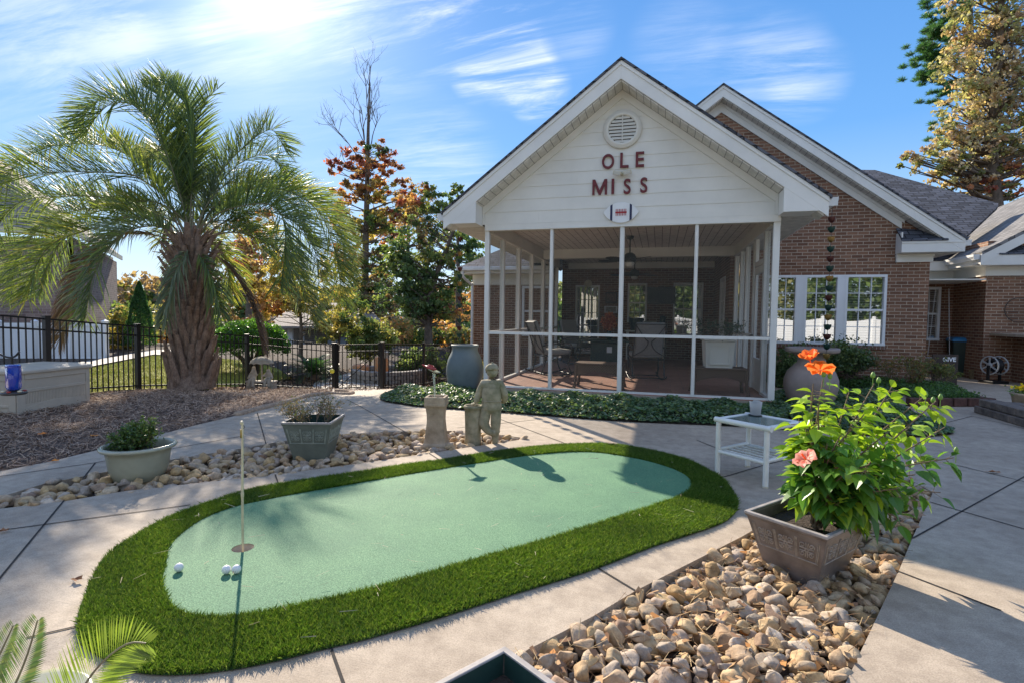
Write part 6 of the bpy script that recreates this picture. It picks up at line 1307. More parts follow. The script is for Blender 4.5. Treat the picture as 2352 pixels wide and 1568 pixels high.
# grey house across the garden
M['sidegrey'] = tiled('grey_siding', (.30, .29, .28), (.32, .31, .30), (.14, .14, .14), 60, .16, .008); M['blueg'] = plain('pale_blue_paint', (.42, .50, .60), .5, .1, 4, 0)
ha = Pd(640, 830, 42); hb_ = Pd(862, 830, 42); hz0 = float(zt(ha[0], ha[1]))-.5; zt_ = Pd(700, 752, 42)[2]
h2 = thing('far_house', 'grey house with white porch posts and a pale blue garage door beyond the garden', 'house', ((ha[0]+hb_[0])/2, (ha[1]+hb_[1])/2, hz0))
def at42(x, y, d=42.0): return Pd(x, y, d)
def quad42(x0, x1, y0, y1, d, name, m, th_=.3):
    a, b, c, e = at42(x0, y1, d), at42(x1, y1, d), at42(x1, y0, d), at42(x0, y0, d); return MB().prism([a, b, c, e], fw*th_).build(name, m, h2)
quad42(630, 870, 752, 850, 42, 'wall', M['sidegrey'], 6)
quad42(660, 672, 752, 832, 40.5, 'post', M['vinyl'], .2); quad42(688, 697, 752, 832, 40.5, 'post', M['vinyl'], .2)
gd = quad42(752, 795, 775, 832, 41.9, 'garage_door', M['blueg'], .06); quad42(802, 818, 776, 820, 41.9, 'window', M['dark'], .06); quad42(820, 838, 776, 832, 41.88, 'door', M['vinyl'], .06)
a, b = at42(615, 754, 39.5), at42(885, 754, 39.5); c_, e_ = at42(840, 700, 47), at42(670, 700, 47); MB().prism([a, b, c_, e_], (0, 0, .15)).build('roof', M['roof_nb'], h2)
quad42(600, 760, 744, 752, 40.3, 'porch_beam', M['vinyl'], .3)
# ================================================================== LEFT GARDEN THINGS
# deck box
b0, b1 = G(38, 950), G(206, 921); bz0 = min(b0[2], b1[2])-.03; e = (b1-b0)[:2]; Lb = np.linalg.norm(e); ab = math.atan2(e[1], e[0]); topz = float(CP[2]+ray(38, 846)[2]*np.linalg.norm(b0[:2])/np.linalg.norm(ray(38, 846)[:2])); hb2 = topz-bz0; print('deckbox', Lb, hb2)
dbx = thing('deck_box', 'tan plastic deck box with panelled sides standing in the mulch at the left edge', 'storage box', (b0[0], b0[1], bz0), ab)
M['tan'] = plain('tan_plastic', (.50, .435, .345), .55, .12, 5, .1, .002, world=False)
Wb = .72; hh = hb2*.87
mb = MB().box(0, Lb, 0, Wb, 0, hh); mb.build('body', M['tan'], dbx, world=False, bevel=.02)
def rp_(name, x0, x1, z0, z1, o_=.012): MB().box(x0, x1, -o_, 0.0, z0, z1).build(name, M['tan'], dbx, world=False, bevel=.006)
rp_('front_rib', .0, .10, .0, hh); rp_('front_rib', Lb-.06, Lb, .0, hh); rp_('front_rib', .101, Lb-.061, hh*.86, hh); rp_('front_rib', .101, Lb-.061, hh*.55, hh*.63, .010)
arch = [(.101, 0)]+[(.101+(Lb-.162)*j/14, .05+.07*math.sin(j/14*math.pi)+.03) for j in range(15)]+[(Lb-.061, 0)]
MB().prism([(x, 0, z) for x, z in arch], (0, -.010, 0)).build('front_skirt', M['tan'], dbx, world=False, bevel=.003)
gm = MB()
for k in range(40): x = .12+k*(Lb-.2)/40; gm.box(x, x+.004, -.004, 0, .14, hh*.54)
gm.build('grooves', M['tan'], dbx, world=False)
sd = MB().box(-.012, 0, .0, .10, 0, hh).box(-.012, 0, Wb-.1, Wb, 0, hh).box(-.012, 0, .1, Wb-.1, hh*.84, hh).box(-.012, 0, .1, Wb-.1, hh*.2, hh*.26); sd.build('end_rib', M['tan'], dbx, world=False, bevel=.004)
MB().add([(-.03, -.035, hh+.0), (Lb+.03, -.035, hh), (Lb+.03, Wb+.03, hh), (-.03, Wb+.03, hh), (-.03, -.035, hh+.045), (Lb+.03, -.035, hh+.045), (Lb+.03, Wb+.03, hh+.05), (-.03, Wb+.03, hh+.05), (.06, .08, hb2), (Lb-.06, .08, hb2), (Lb-.06, Wb-.06, hb2), (.06, Wb-.06, hb2)],
         [(0, 3, 2, 1), (0, 1, 5, 4), (1, 2, 6, 5), (2, 3, 7, 6), (3, 0, 4, 7), (4, 5, 9, 8), (5, 6, 10, 9), (6, 7, 11, 10), (7, 4, 8, 11), (8, 9, 10, 11)]).build('lid', M['tan'], dbx, world=False, bevel=.012)
# hummingbird feeder on a hook
fd = Pd(30, 836, 3.35); hk = thing('hummingbird_feeder', 'cobalt blue bottle hummingbird feeder hanging in front of the deck box', 'bird feeder', (fd[0], fd[1], fd[2]-.19))
m, t, b = newmat('cobalt_glass'); b.inputs['Base Color'].default_value = (.003, .04, .42, 1); b.inputs['Roughness'].default_value = .08; b.inputs['Transmission Weight'].default_value = .35; bump(t, b, noise(t, obj_(t), 40, 3), .3, .004); M['cobalt'] = m
MB().lathe([(0, .19), (.036, .19), (.0385, .18), (.036, .172), (.039, .165), (.039, .05), (.034, .035), (.026, .028), (0, .028)], n=32).build('bottle', M['cobalt'], hk, world=False)
MB().lathe([(0, 0), (.06, 0), (.068, .008), (.066, .014), (.03, .024), (0, .026)], n=32).build('tray', M['darkmetal'], hk, world=False)
for k in range(6): a = k*1.047; MB().lathe([(0, 0), (.010, .002), (.013, .008), (.004, .012), (0, .012)], n=8, M=Matrix.Translation((.05*math.cos(a), .05*math.sin(a), .016))).build('flower_port', M['redg'] if k % 2 else M['cream'], hk, world=False)
MB().tube([(0, 0, .19), (0, 0, .225), (.006, 0, .235), (0, 0, .245)], .0018, 6).build('wire', M['blackmetal'], hk, world=False)
pq = np.array(fd)-rt*.30; gz_ = float(zt(pq[0], pq[1])); sh = thing('shepherd_hook', 'black curved garden hook holding the blue feeder at the left edge', 'plant hook', (pq[0], pq[1], gz_))
tz_ = fd[2]+.05-gz_; dx_ = (np.array(fd)-pq); pts = [(0, 0, -.1), (0, 0, tz_*.9), (0, 0, tz_+.0), tuple(np.array((dx_[0]*.12, dx_[1]*.12, tz_+.10))), tuple(np.array((dx_[0]*.4, dx_[1]*.4, tz_+.09))), tuple(np.array((dx_[0]*.75, dx_[1]*.75, tz_+.01))), tuple(np.array((dx_[0]*1.0, dx_[1]*1.0, tz_-.005))), tuple(np.array((dx_[0]*1.14, dx_[1]*1.14, tz_+.03)))]
MB().tube(spl(pts, 5), .006, 8).build('rod', M['blackmetal'], sh, world=False)
# umbrella statue
us = Pd(601, 894, 11.9); ut_ = thing('umbrella_statue', 'pale cast stone statue of children on a bench under an umbrella by the fence', 'statue', (us[0], us[1], us[2]-.02), YAW); ut_.scale = (1.08, 1.08, 1.1)
MB().box(-.30, .30, -.10, .10, .17, .205).box(-.28, -.17, -.09, .09, 0, .17).box(.17, .28, -.09, .09, 0, .17).build('bench', M['palestone'], ut_, world=False, bevel=.015)
for s_, nm in ((-1, .17), (1, .15)):
    X = s_*nm; hgt_ = 1 if s_ < 0 else .8
    skin('child', [(X, .02, .22), (X, .02, .22+.10*hgt_), (X-s_*.01, .01, .22+.18*hgt_), (X-s_*.01, 0, .22+.22*hgt_), (X-s_*.012, 0, .22+.27*hgt_), (X-.04, -.09, .215), (X-.045, -.12, .08), (X+.04, -.09, .215), (X+.05, -.12, .08), (X-s_*.06, -.03, .22+.12*hgt_), (X-s_*.11, -.05, .22+.10*hgt_), (X+s_*.06, -.01, .22+.10*hgt_), (X+s_*.09, -.05, .24)],
         [(0, 1), (1, 2), (2, 3), (3, 4), (0, 5), (5, 6), (0, 7), (7, 8), (2, 9), (9, 10), (2, 11), (11, 12)], [.065, .06, .05, .03, .055, .04, .028, .04, .028, .028, .02, .028, .02], M['palestone'], ut_)
MB().tube([(.015, -.02, .2), (.015, -.02, .64)], .014, 10).build('umbrella_pole', M['palestone'], ut_, world=False)
um_ = MB(); NU = 40; vs = []
for i, (r_, z) in enumerate(((0.001, .69), (.07, .683), (.14, .655), (.20, .605), (.235, .55), (.238, .54), (.19, .57), (.10, .61), (.001, .63))):
    for j in range(NU): a = 6.2832*j/NU; sc2 = .02*abs(math.sin(a*5))*(1 if i in (3, 4, 5) else .3); vs.append((.015+r_*math.cos(a), -.02+r_*math.sin(a)*.85, z+sc2))
um_.add(vs, [(i*NU+j, i*NU+(j+1) % NU, (i+1)*NU+(j+1) % NU, (i+1)*NU+j) for i in range(8) for j in range(NU)], True).build('umbrella', M['stone2'] if False else M['palestone'], ut_, world=False)
# stone edging along the mulch near the gate
eg = thing('stone_edging', 'scalloped tan stone edging curving round the tip of the mulch bed', 'garden edging', G(718, 908)); mb = MB(); EP = spl(W([(547, 952), (600, 938), (642, 928), (680, 917), (718, 908), (760, 904), (800, 905), (806, 900), (775, 897)]), 14)
for k in range(0, len(EP), 2):
    q = EP[k]; mb.lathe([(0, -.06), (.055, -.05), (.062, .01), (.05, .035), (.02, .045), (0, .046)], n=10, sy_=.75, M=Matrix.Translation((q[0], q[1], float(zt(q[0], q[1])))) @ Matrix.Rotation(rng.uniform(-.2, .2), 4, 'X'))
mb.build('stones', plain('tan_edging', (.40, .29, .20), .9, .35, 20, .4, .005), eg)
# fire pit and pots beyond the gate
fp = G(880, 872); fpt = thing('stone_fire_pit', 'low grey stone block ring wall beyond the garden gate', 'fire pit', (fp[0], fp[1]+.4, float(zt(fp[0], fp[1]))-.06))
for lay in range(3):
    for k in range(20):
        a = k*.314+lay*.157; Mx = Matrix.Rotation(a, 4, 'Z') @ Matrix.Translation((1.05, 0, lay*.13)); MB().box(-.12, .12, -.155, .155, .004, .126, Mx).build('block', M['paleblock'] if 'paleblock' in M else M.setdefault('paleblock', plain('grey_wall_block', (.33, .30, .27), .9, .3, 14, .6, .008)), fpt, world=False, bevel=.012)
M['amber'] = plain('orange_glazed', (.62, .20, .04), .5, .5, 16, .1, .003, col2=(.45, .33, .22))
q = Pd(876, 858, 16.6); o = thing('glazed_jar', 'tall tan jar with an orange glazed base right of the gate post', 'jar', (q[0], q[1], q[2]-.12)); MB().lathe([(0, 0), (.17, 0), (.22, .12), (.22, .5), (.19, .62), (.2, .66), (.16, .66), (0, .64)], n=24).build('body', M['amber'], o, world=False)
q = Pd(829, 862, 16.8); o = thing('orange_pot', 'short orange glazed pot seen through the bars of the gate', 'pot', (q[0], q[1], q[2]-.1)); MB().lathe([(0, 0), (.2, 0), (.25, .1), (.26, .4), (.22, .46), (0, .44)], n=24).build('body', M['amber'], o, world=False)
q = Pd(884, 812, 15.6); o = thing('lantern', 'small tan garden lantern hanging behind the right gate post', 'lantern', (q[0], q[1], q[2]-.12)); MB().rsq([(.09, 0), (.09, .16), (.11, .165), (.02, .24), (0.001, .25)]).build('body', M['palestone'], o, world=False); MB().tube([(0, 0, .25), (0, 0, .32)], .006, 6).build('hanger', M['blackmetal'], o, world=False)
MB().tube([(0, 0, -.9), (0, 0, 0)], .018, 8).build('stake', M['blackmetal'], o, world=False)
# ================================================================== RAIN CHAINS
M['c_red'] = plain('dark_copper', (.09, .028, .025), .35, .3, 30, 0, metal=.5); M['c_grn'] = plain('verdigris', (.015, .055, .045), .35, .3, 30, 0, metal=.4); M['c_gld'] = plain('old_gold', (.32, .20, .06), .35, .3, 30, 0, metal=.6)
def rainchain(label, x, y, z0, n, sp, rr=.047):
    t_ = thing('rain_chain', label, 'rain chain', (x, y, z0)); seq = ['c_red', 'c_grn', 'c_gld', 'c_grn']
    MB().tube([(0, 0, 0), (0, 0, -.16)], .004, 6).build('hook', M['darkmetal'], t_, world=False)
    for k in range(n):
        z = -.16-k*sp; NN = 16; vs = []
        for i, (r_, zz_) in enumerate(((.006, -.055), (rr*.55, -.045), (rr*.9, -.015), (rr, .02))):
            for j in range(NN): a = 6.2832*j/NN; vs.append((r_*math.cos(a), r_*math.sin(a), z+zz_+(.012*math.cos(a*6) if i == 3 else 0)))
        cpo = MB().add(vs, [(i*NN+j, i*NN+(j+1) % NN, (i+1)*NN+(j+1) % NN, (i+1)*NN+j) for i in range(3) for j in range(NN)], True).build('cup', M[seq[k % 4]], t_, world=False)
        MB().tube([(0, 0, z-.055), (0, 0, z-sp+.02)], .0035, 5).build('link', M['darkmetal'], cpo, world=False)
rainchain('rain chain of coloured metal cups hanging over the taupe urn', 2.19, 8.12, AZP-SL*(XE1-AX)-.12, 15, .131)
rainchain('rain chain of small coloured cups at the left eave of the porch', -3.44, 8.9, AZP-SL*(XE1-AX)-.12, 14, .131)
# ================================================================== RIGHT SIDE THINGS
shrub('camellia_shrub', 'dark glossy leafed shrub under the windows behind the taupe urn', 1830, 850, 10.3, 55, 62, DGR, 5200, .055, mat='gloss'); shrub('camellia_shrub', 'spreading dark shrub reaching across the lower right window', 1945, 820, 10.3, 55, 42, DGR, 3200, .055, mat='gloss')
q = Pd(2080, 890, 10.0); q[2] = 0
twiggy('thin_shrub', 'thin reddish stemmed shrub against the brick wall right of the windows', q, 14, .75, .45, [(.16, .12, .05), (.22, .14, .06), (.12, .15, .05)], 3, leafs=.05, rr=.008)
q = Pd(2150, 890, 10.6); q[2] = 0; twiggy('thin_shrub', 'sparse green shrub growing by the corner of the brick wall', q, 12, .6, .4, [(.12, .16, .06), (.18, .18, .07)], 4, leafs=.05, rr=.007)
# planting bed with brick edging
e0, e1 = G(2100, 932), G(2266, 932)
bed = [tuple(e0[:2]), tuple(e1[:2]), (e1[0]+.05, e1[1]+.75), (5.3, e1[1]+1.9), (4.4, 12.45), (3.0, 12.45), (2.7, 11.6), (4.2, 10.9)]
pe = thing('brick_edging', 'low dark brick edging along the front of the bed by the house corner', 'garden edging', ((e0[0]+e1[0])/2, e0[1], 0)); L_ = np.linalg.norm((e1-e0)[:2]); n = int(L_/.22)
M['dbrick'] = plain('dark_old_brick', (.12, .055, .04), .9, .4, 18, .5, .006)
for k in range(n+1):
    q = e0+(e1-e0)*min(k/n, 1); MB().box(-.105, .105, -.05, .05, .0, .13, Matrix.Translation((q[0], q[1], 0)) @ Matrix.Rotation(math.atan2(e1[1]-e0[1], e1[0]-e0[0])+rng.normal(0, .02), 4, 'Z')).build('brick', M['dbrick'], pe, bevel=.008)
for k in range(4): q = e1+np.array((.0, .12+k*.2, 0)); MB().box(-.05, .05, -.1, .1, 0, .13, Matrix.Translation((q[0], q[1], 0))).build('brick', M['dbrick'], pe, bevel=.008)
tag(drape([(a, b) for a, b in bed], .03, .5).build('planting_soil', M['soil']), kind='structure')
n = 9000; p = scatter(bed, n); C = np.column_stack([p, rng.uniform(.05, .19, n)]); o = leafcloud('ground_plants', C, .05, pick([(.06, .13, .04), (.09, .17, .05), (.05, .10, .04)], n), M['leaf'], flat=.4); tag(o, 'short green ground plants filling the bed behind the brick edging', 'ground cover', kind='stuff')
# GIVE board
gq = Pd(2168, 895, 10.9); gbo = thing('harvest_sign', 'dark wooden autumn board reading GIVE in white letters, half hidden by plants', 'sign', (gq[0], gq[1], .02), .15)
MB().box(-.24, .24, 0, .02, .0, .62).build('board', plain('dark_wood_board', (.055, .035, .026), .7, .3, 9, .1), gbo, world=False, bevel=.003)
c = bpy.data.curves.new('lettering', 'FONT'); c.body = 'GIVE'; c.size = .12; c.extrude = .002; c.offset = .003; c.align_x = 'CENTER'; t_ = bpy.data.objects.new('tmp', c); COL.objects.link(t_); bpy.context.view_layer.update(); me = bpy.data.meshes.new_from_object(t_); bpy.data.objects.remove(t_)
for v in me.vertices: v.co = (v.co[0]+.07, -.004-v.co[2], .48+v.co[1])
me.materials.append(M['vinyl']); o = bpy.data.objects.new('lettering', me); COL.objects.link(o); o.parent = gbo
MB().lathe([(0, -.07), (.06, -.055), (.085, 0), (.06, .055), (0, .07)], n=18, sy_=.12, M=Matrix.Translation((.0, -.004, .36))).build('painted_pumpkin', plain('pumpkin_orange', (.55, .20, .05), .6, .3, 20, 0), gbo, world=False)
# wheeled bin, broom, hose reel, swing, wall ornament
q = Pd(2212, 880, 12.9); q[2] = 0; bn = thing('wheeled_bin', 'dark green wheeled bin with a blue lid in the shaded recess', 'bin', q, -.2)
MB().rsq([(.24, .06), (.30, .82), (.31, .84)]).rsq([(.0001, .07), (.24, .06)]).build('body', plain('dark_green_plastic', (.012, .03, .022), .5, .2, 5, 0), bn, world=False, bevel=.02)
MB().rsq([(.315, .84), (.32, .88), (.25, .93), (.0001, .94)]).build('lid', plain('blue_plastic', (.03, .20, .42), .4, .1, 5, 0), bn, world=False, bevel=.01)
for s_ in (-1, 1): MB().lathe([(0, -.03), (.09, -.03), (.1, 0), (.09, .03), (0, .03)], n=18, M=Matrix.Translation((s_*.24, .24, .1)) @ Matrix.Rotation(R(90), 4, 'Y')).build('wheel', M['blackmetal'], bn, world=False)
q = Pd(2240, 885, 12.3); q[2] = 0; bm_ = thing('broom', 'teal handled broom leaning upright beside the blue lidded bin', 'broom', q)
MB().tube([(0, 0, .22), (.06, .16, 1.85)], .014, 8).build('handle', plain('teal_paint', (.05, .22, .26), .4, .1, 5, 0), bm_, world=False); MB().box(-.12, .12, -.03, .03, .0, .22).build('bristles', plain('straw', (.22, .16, .08), .9, .4, 60, .3), bm_, world=False, bevel=.01)
q = Pd(2284, 838, 11.5); hr_ = thing('hose_reel', 'hose reel with two pale spoked wheels and a black coiled hose by the counter', 'hose reel', (q[0], q[1], 0), .40)
zc2 = q[2]
for s_ in (-1, 1):
    Mx = Matrix.Translation((s_*.12, 0, zc2)) @ Matrix.Rotation(R(90), 4, 'Y'); wh = MB(); 
    wh.tube([Mx @ Vector((.19*math.cos(a), .19*math.sin(a), 0)) for a in np.linspace(0, 2*math.pi, 33)], .014, 8, cap=False)
    for k in range(6): a = k*math.pi/3; wh.bar(Mx @ Vector((.05*math.cos(a), .05*math.sin(a), 0)), Mx @ Vector((.185*math.cos(a), .185*math.sin(a), 0)), .03, .012, (1, 0, 0))
    wh.lathe([(0, -.01), (.06, -.01), (.06, .01), (0, .01)], n=18, M=Mx); wh.build('wheel', plain('pale_grey_plastic', (.45, .46, .46), .4, .1, 5, 0), hr_, world=False)
hs = MB(); pts = []
for k in range(260): a = k*.42; pts.append(((-.09+.18*((k*.42/6.28*.11) % 1)), (.10+.012*(k//60))*math.cos(a), zc2+(.10+.012*(k//60))*math.sin(a)))
hs.tube(pts, .012, 6); hs.build('hose', M['blackmetal'], hr_, world=False); MB().box(-.2, .2, -.16, .16, 0, .06).box(-.16, -.13, -.03, .03, .06, zc2).box(.13, .16, -.03, .03, .06, zc2).build('stand', M['blackmetal'], hr_, world=False, bevel=.01)
q = Pd(2160, 822, 12.6); sw_ = thing('porch_swing', 'pale wooden swing seat on two long chains in the recess', 'swing', (q[0], q[1], q[2]-.02))
MB().box(-.30, .22, -.2, .2, 0, .03).build('seat', M['whitef'], sw_, world=False, bevel=.008)
for x0, x1 in ((-.26, -.16), (.18, .10)):
    mb = MB(); z1 = 1.62
    for k in range(40): u = k/40; z = .03+z1*u; mb.tube([(x0+(x1-x0)*u+.007*math.cos(a), .004*0+.007*math.sin(a)*(k % 2), z+.018+.020*math.sin(a)) for a in np.linspace(0, 6.28, 7)], .003, 4, cap=False)
    mb.build('chain', M['gutter'], sw_, world=False, uv=False)
q = PY(2342, 712, Y2-.05); wo = thing('wall_ornament', 'round dark wire wall ornament on the brick at the right edge', 'wall ornament', q)
mb = MB().tube([(.27*math.cos(a), 0, .27*math.sin(a)) for a in np.linspace(0, 2*math.pi, 41)], .008, 6, cap=False)
for k in range(-5, 6): h_ = math.sqrt(.27**2-(k*.045)**2); mb.tube([(-h_, 0, k*.045), (0, -.02, k*.045+.015), (h_, 0, k*.045)], .004, 5, cap=False)
mb.build('wire', M['darkmetal'], wo, world=False)
# retaining blocks and yellow flowers
M['timber'] = plain('weathered_block', (.20, .16, .13), .95, .5, 9, .9, .012, col2=(.09, .075, .065))
l0, l1 = G(2236, 946), G(2352, 981); ldv = (l1-l0)[:2]/np.linalg.norm((l1-l0)[:2]); la = math.atan2(ldv[1], ldv[0]); lw_ = thing('stone_ledge', 'two course weathered grey stone ledge at the right edge of the patio', 'low wall', (l0[0], l0[1], 0), la)
for lay in range(2):
    for k in range(6): x = k*.42+(.0 if lay == 0 else .05); MB().box(x, x+.41, .0+lay*.03, .24, lay*.105+.002, lay*.105+.10).build('block', M['timber'], lw_, world=False, bevel=.012)
for k in range(3): MB().box(.12+k*.30, .40+k*.30, .26+k*.10, .48+k*.1, .0, .19).build('block', M['timber'], lw_, world=False, bevel=.012)
q = G(2362, 948); fpo = thing('terracotta_pot', 'tan pot of yellow pansies cut by the right frame edge', 'flower pot', (q[0], q[1]+.1, .0)); MB().lathe([(0, 0), (.11, 0), (.15, .24), (.165, .25), (.165, .28), (.14, .28), (0, .26)], n=28).build('body', M['stone2'], fpo, world=False)
fl2 = thing('yellow_pansies', 'yellow pansies with green leaves growing in the tan pot', 'flowers', (q[0], q[1]+.1, .26)); n = 260; C = rng.normal(0, 1, (n, 3))*(.07, .07, .035)+(0, 0, .05); o = leafcloud('foliage', C, .04, pick([(.08, .17, .04), (.11, .2, .05)], n), M['leaf']); o.parent = fl2
n = 90; C = rng.normal(0, 1, (n, 3))*(.07, .07, .02)+(0, 0, .10); o = leafcloud('petals', C, .045, pick([(.75, .50, .02), (.8, .6, .05)], n), M['leaf'], asp=.9); o.parent = fl2
# ================================================================== IN THE PORCH
M['sling'] = plain('grey_sling_fabric', (.24, .235, .22), .8, .15, 40, .2, .002, world=False)
def rocker(loc, rz, label):
    t_ = thing('rocking_chair', label, 'rocking chair', loc, rz, 'rocking chairs on the porch')       # faces local +y
    for s_ in (-1, 1):
        X = s_*.29
        MB().tube([(X, -.45+.9*j/12, .02+.09*((j-6)/6)**2) for j in range(13)], .014, 8).build('rocker_rail', M['darkmetal'], t_, world=False)
        MB().tube(spl([(X, -.30, .05), (X, -.22, .30), (X, -.24, .42), (X*.96, -.34, .75), (X*.93, -.46, 1.06)], 4), .014, 8).build('back_post', M['darkmetal'], t_, world=False)
        MB().tube(spl([(X, .34, .04), (X, .26, .25), (X, .30, .46), (X, .33, .60), (X, .22, .655), (X, .0, .64), (X, -.28, .60)], 4), .014, 8).build('arm', M['darkmetal'], t_, world=False)
        MB().tube([(X, -.24, .40), (X, .30, .43)], .013, 8).build('seat_rail', M['darkmetal'], t_, world=False)
        MB().tube(spl([(X*.95, -.44, 1.04), (s_*.10, -.375, .80), (s_*.03, -.345, .72), (s_*.10, -.305, .58), (X*.95, -.26, .47)], 4), .009, 6).build('back_scroll', M['darkmetal'], t_, world=False)
    mb = MB()
    for y_, z_ in ((-.24, .40), (.30, .43), (-.25, .06), (.28, .06), (-.45, 1.05)): mb.tube([(-.28, y_, z_), (.28, y_, z_)], .010, 6)
    mb.build('cross_bars', M['darkmetal'], t_, world=False)
    MB().box(-.27, .27, -.22, .34, .43, .53).build('seat_cushion', M['sling'], t_, world=False, bevel=.035, seg=3)
    Mx = Matrix.Translation((0, -.235, .47)) @ Matrix.Rotation(R(20), 4, 'X'); MB().box(-.26, .26, 0, .075, 0, .64, Mx).build('back_cushion', M['sling'], t_, world=False, bevel=.03, seg=3)
    return t_
q = PZ(1262, 862, FL); rc = rocker((q[0], q[1]+.1, FL), R(-58), 'rocking chair with grey cushion nearest the left porch screen, facing right')
q = PZ(1482, 872, FL); dup(rc, (q[0], q[1]+.05, FL), R(12), 'rocking chair seen from behind, right of the middle post')
q = PZ(1335, 838, FL); dup(rc, (q[0]-.15, q[1]+.4, FL), R(-130), 'rocking chair half hidden behind the first one, left of the dark table')
q = PZ(1400, 820, FL); dup(rc, (q[0], q[1]+.5, FL), R(180), 'rocking chair on the far side of the dark table, facing the camera')
q = PZ(1385, 842, FL); M['dkteal'] = plain('dark_green_metal', (.02, .04, .038), .4, .2, 8, 0, world=False); ft = thing('fire_table', 'dark square fire table in the middle of the porch chairs', 'table', (q[0], q[1]+.3, FL), .1)
MB().box(-.33, .33, -.33, .33, .02, .58).build('base', M['dkteal'], ft, world=False, bevel=.01); MB().box(-.56, .56, -.56, .56, .60, .64).build('tabletop', M['dkteal'], ft, world=False, bevel=.01); MB().box(.05, .17, -.338, -.331, .34, .48).build('label_plate', M['whitef'], ft, world=False)
bq = thing('orange_bouquet', 'round bunch of orange dried leaves standing on the dark porch table', 'bouquet', (q[0]+.1, q[1]+.3, FL+.642)); MB().lathe([(0, 0), (.06, 0), (.08, .08), (.05, .18), (.06, .2)], n=18).build('vase', M['dkteal'], bq, world=False)
n = 900; u = rng.normal(0, 1, (n, 3)); u /= np.linalg.norm(u, axis=1)[:, None]; o = leafcloud('dried_leaves', u*rng.uniform(.4, 1, (n, 1))*(.20, .20, .24)+(0, 0, .42), .06, pick([(.45, .13, .05), (.38, .09, .04), (.5, .2, .08)], n), M['leaf']); o.parent = bq
def weave():
    m, t, b = newmat('brown_wicker'); mpn = t.nodes.new('ShaderNodeMapping'); t.links.new(uvn(t), mpn.inputs[0]); mpn.inputs['Rotation'].default_value = (0, 0, .785)
    ck = t.nodes.new('ShaderNodeTexBrick'); t.links.new(mpn.outputs[0], ck.inputs['Vector']); ck.inputs['Scale'].default_value = 1; ck.inputs['Brick Width'].default_value = .03; ck.inputs['Row Height'].default_value = .03; ck.inputs['Mortar Size'].default_value = .008; ck.offset = 0
    ck.inputs['Color1'].default_value = (.03, .018, .012, 1); ck.inputs['Color2'].default_value = (.035, .02, .013, 1); ck.inputs['Mortar'].default_value = (.15, .085, .05, 1); t.links.new(ck.outputs[0], b.inputs['Base Color']); b.inputs['Roughness'].default_value = .6; bump(t, b, ck.outputs['Fac'], .8, .004); return m
M['wicker'] = weave()
def wickertable(loc, rz, label, W_=.40, D_=.24, h=.42):
    t_ = thing('wicker_table', label, 'side table', loc, rz, 'wicker tables on the porch')
    MB().box(-W_, W_, -D_, D_, h-.03, h).build('top', M['wicker'], t_, world=False, bevel=.012)
    for s_ in (-1, 1):
        for s2 in (-1, 1): MB().tube([(s_*(W_-.03), s2*(D_-.03), h-.03), (s_*(W_-.02), s2*(D_-.02), .10), (s_*(W_+.0), s2*(D_+.0), .0)], [.026, .022, .03], 10).build('leg', M['wicker'], t_, world=False)
        ap = [(-W_+.04, h-.03)]+[(-W_+.04+(2*W_-.08)*j/12, h-.22+.08*math.sin(j/12*math.pi)) for j in range(13)]+[(W_-.04, h-.03)]
        MB().prism([(x, s_*(D_-.02), z) for x, z in ap], (0, -.012*s_, 0)).build('apron', M['wicker'], t_, world=False)
        MB().prism([(s_*(W_-.02), -D_+.04, h-.03), (s_*(W_-.02), -D_+.04, h-.2), (s_*(W_-.02), D_-.04, h-.2), (s_*(W_-.02), D_-.04, h-.03)], (-.012*s_, 0, 0)).build('apron', M['wicker'], t_, world=False)
    return t_
q = PZ(1374, 893, FL); wt1 = wickertable((q[0], q[1]+.22, FL), .0, 'low brown wicker table just left of the middle post')
q2 = PZ(1652, 908, FL); wt2 = dup(wt1, (q2[0], q2[1]+.22, FL), .05, 'brown wicker table carrying the white square planter')
wp = thing('white_planter', 'white panelled square planter on the brown wicker table', 'planter', (q2[0]-.02, q2[1]+.22, FL+.422), .05)
MB().rsq([(.19, 0), (.215, .40), (.235, .405), (.24, .44), (.21, .44), (.20, .38)]).rsq([(.0001, .002), (.19, 0)]).build('body', M['white2'], wp, world=False, bevel=.006)
MB().rsq([(.0001, .39), (.2, .385)]).build('soil', M['soil'], wp, world=False)
pn = MB()
for a, b_, c_, e_ in ((-.15, .15, .05, .065), (-.15, .15, .335, .35), (-.15, -.135, .065, .335), (.135, .15, .065, .335)): pn.box(a, b_, -.218, -.200, c_, e_)
pn.build('panel_frame', M['white2'], wp, world=False)
twiggy('dark_porch_plant', 'dark arching plant growing in the white porch planter', (q2[0]-.02, q2[1]+.22, FL+.80), 14, .42, .5, [(.05, .08, .04), (.04, .06, .035)], 3, leafs=.03)
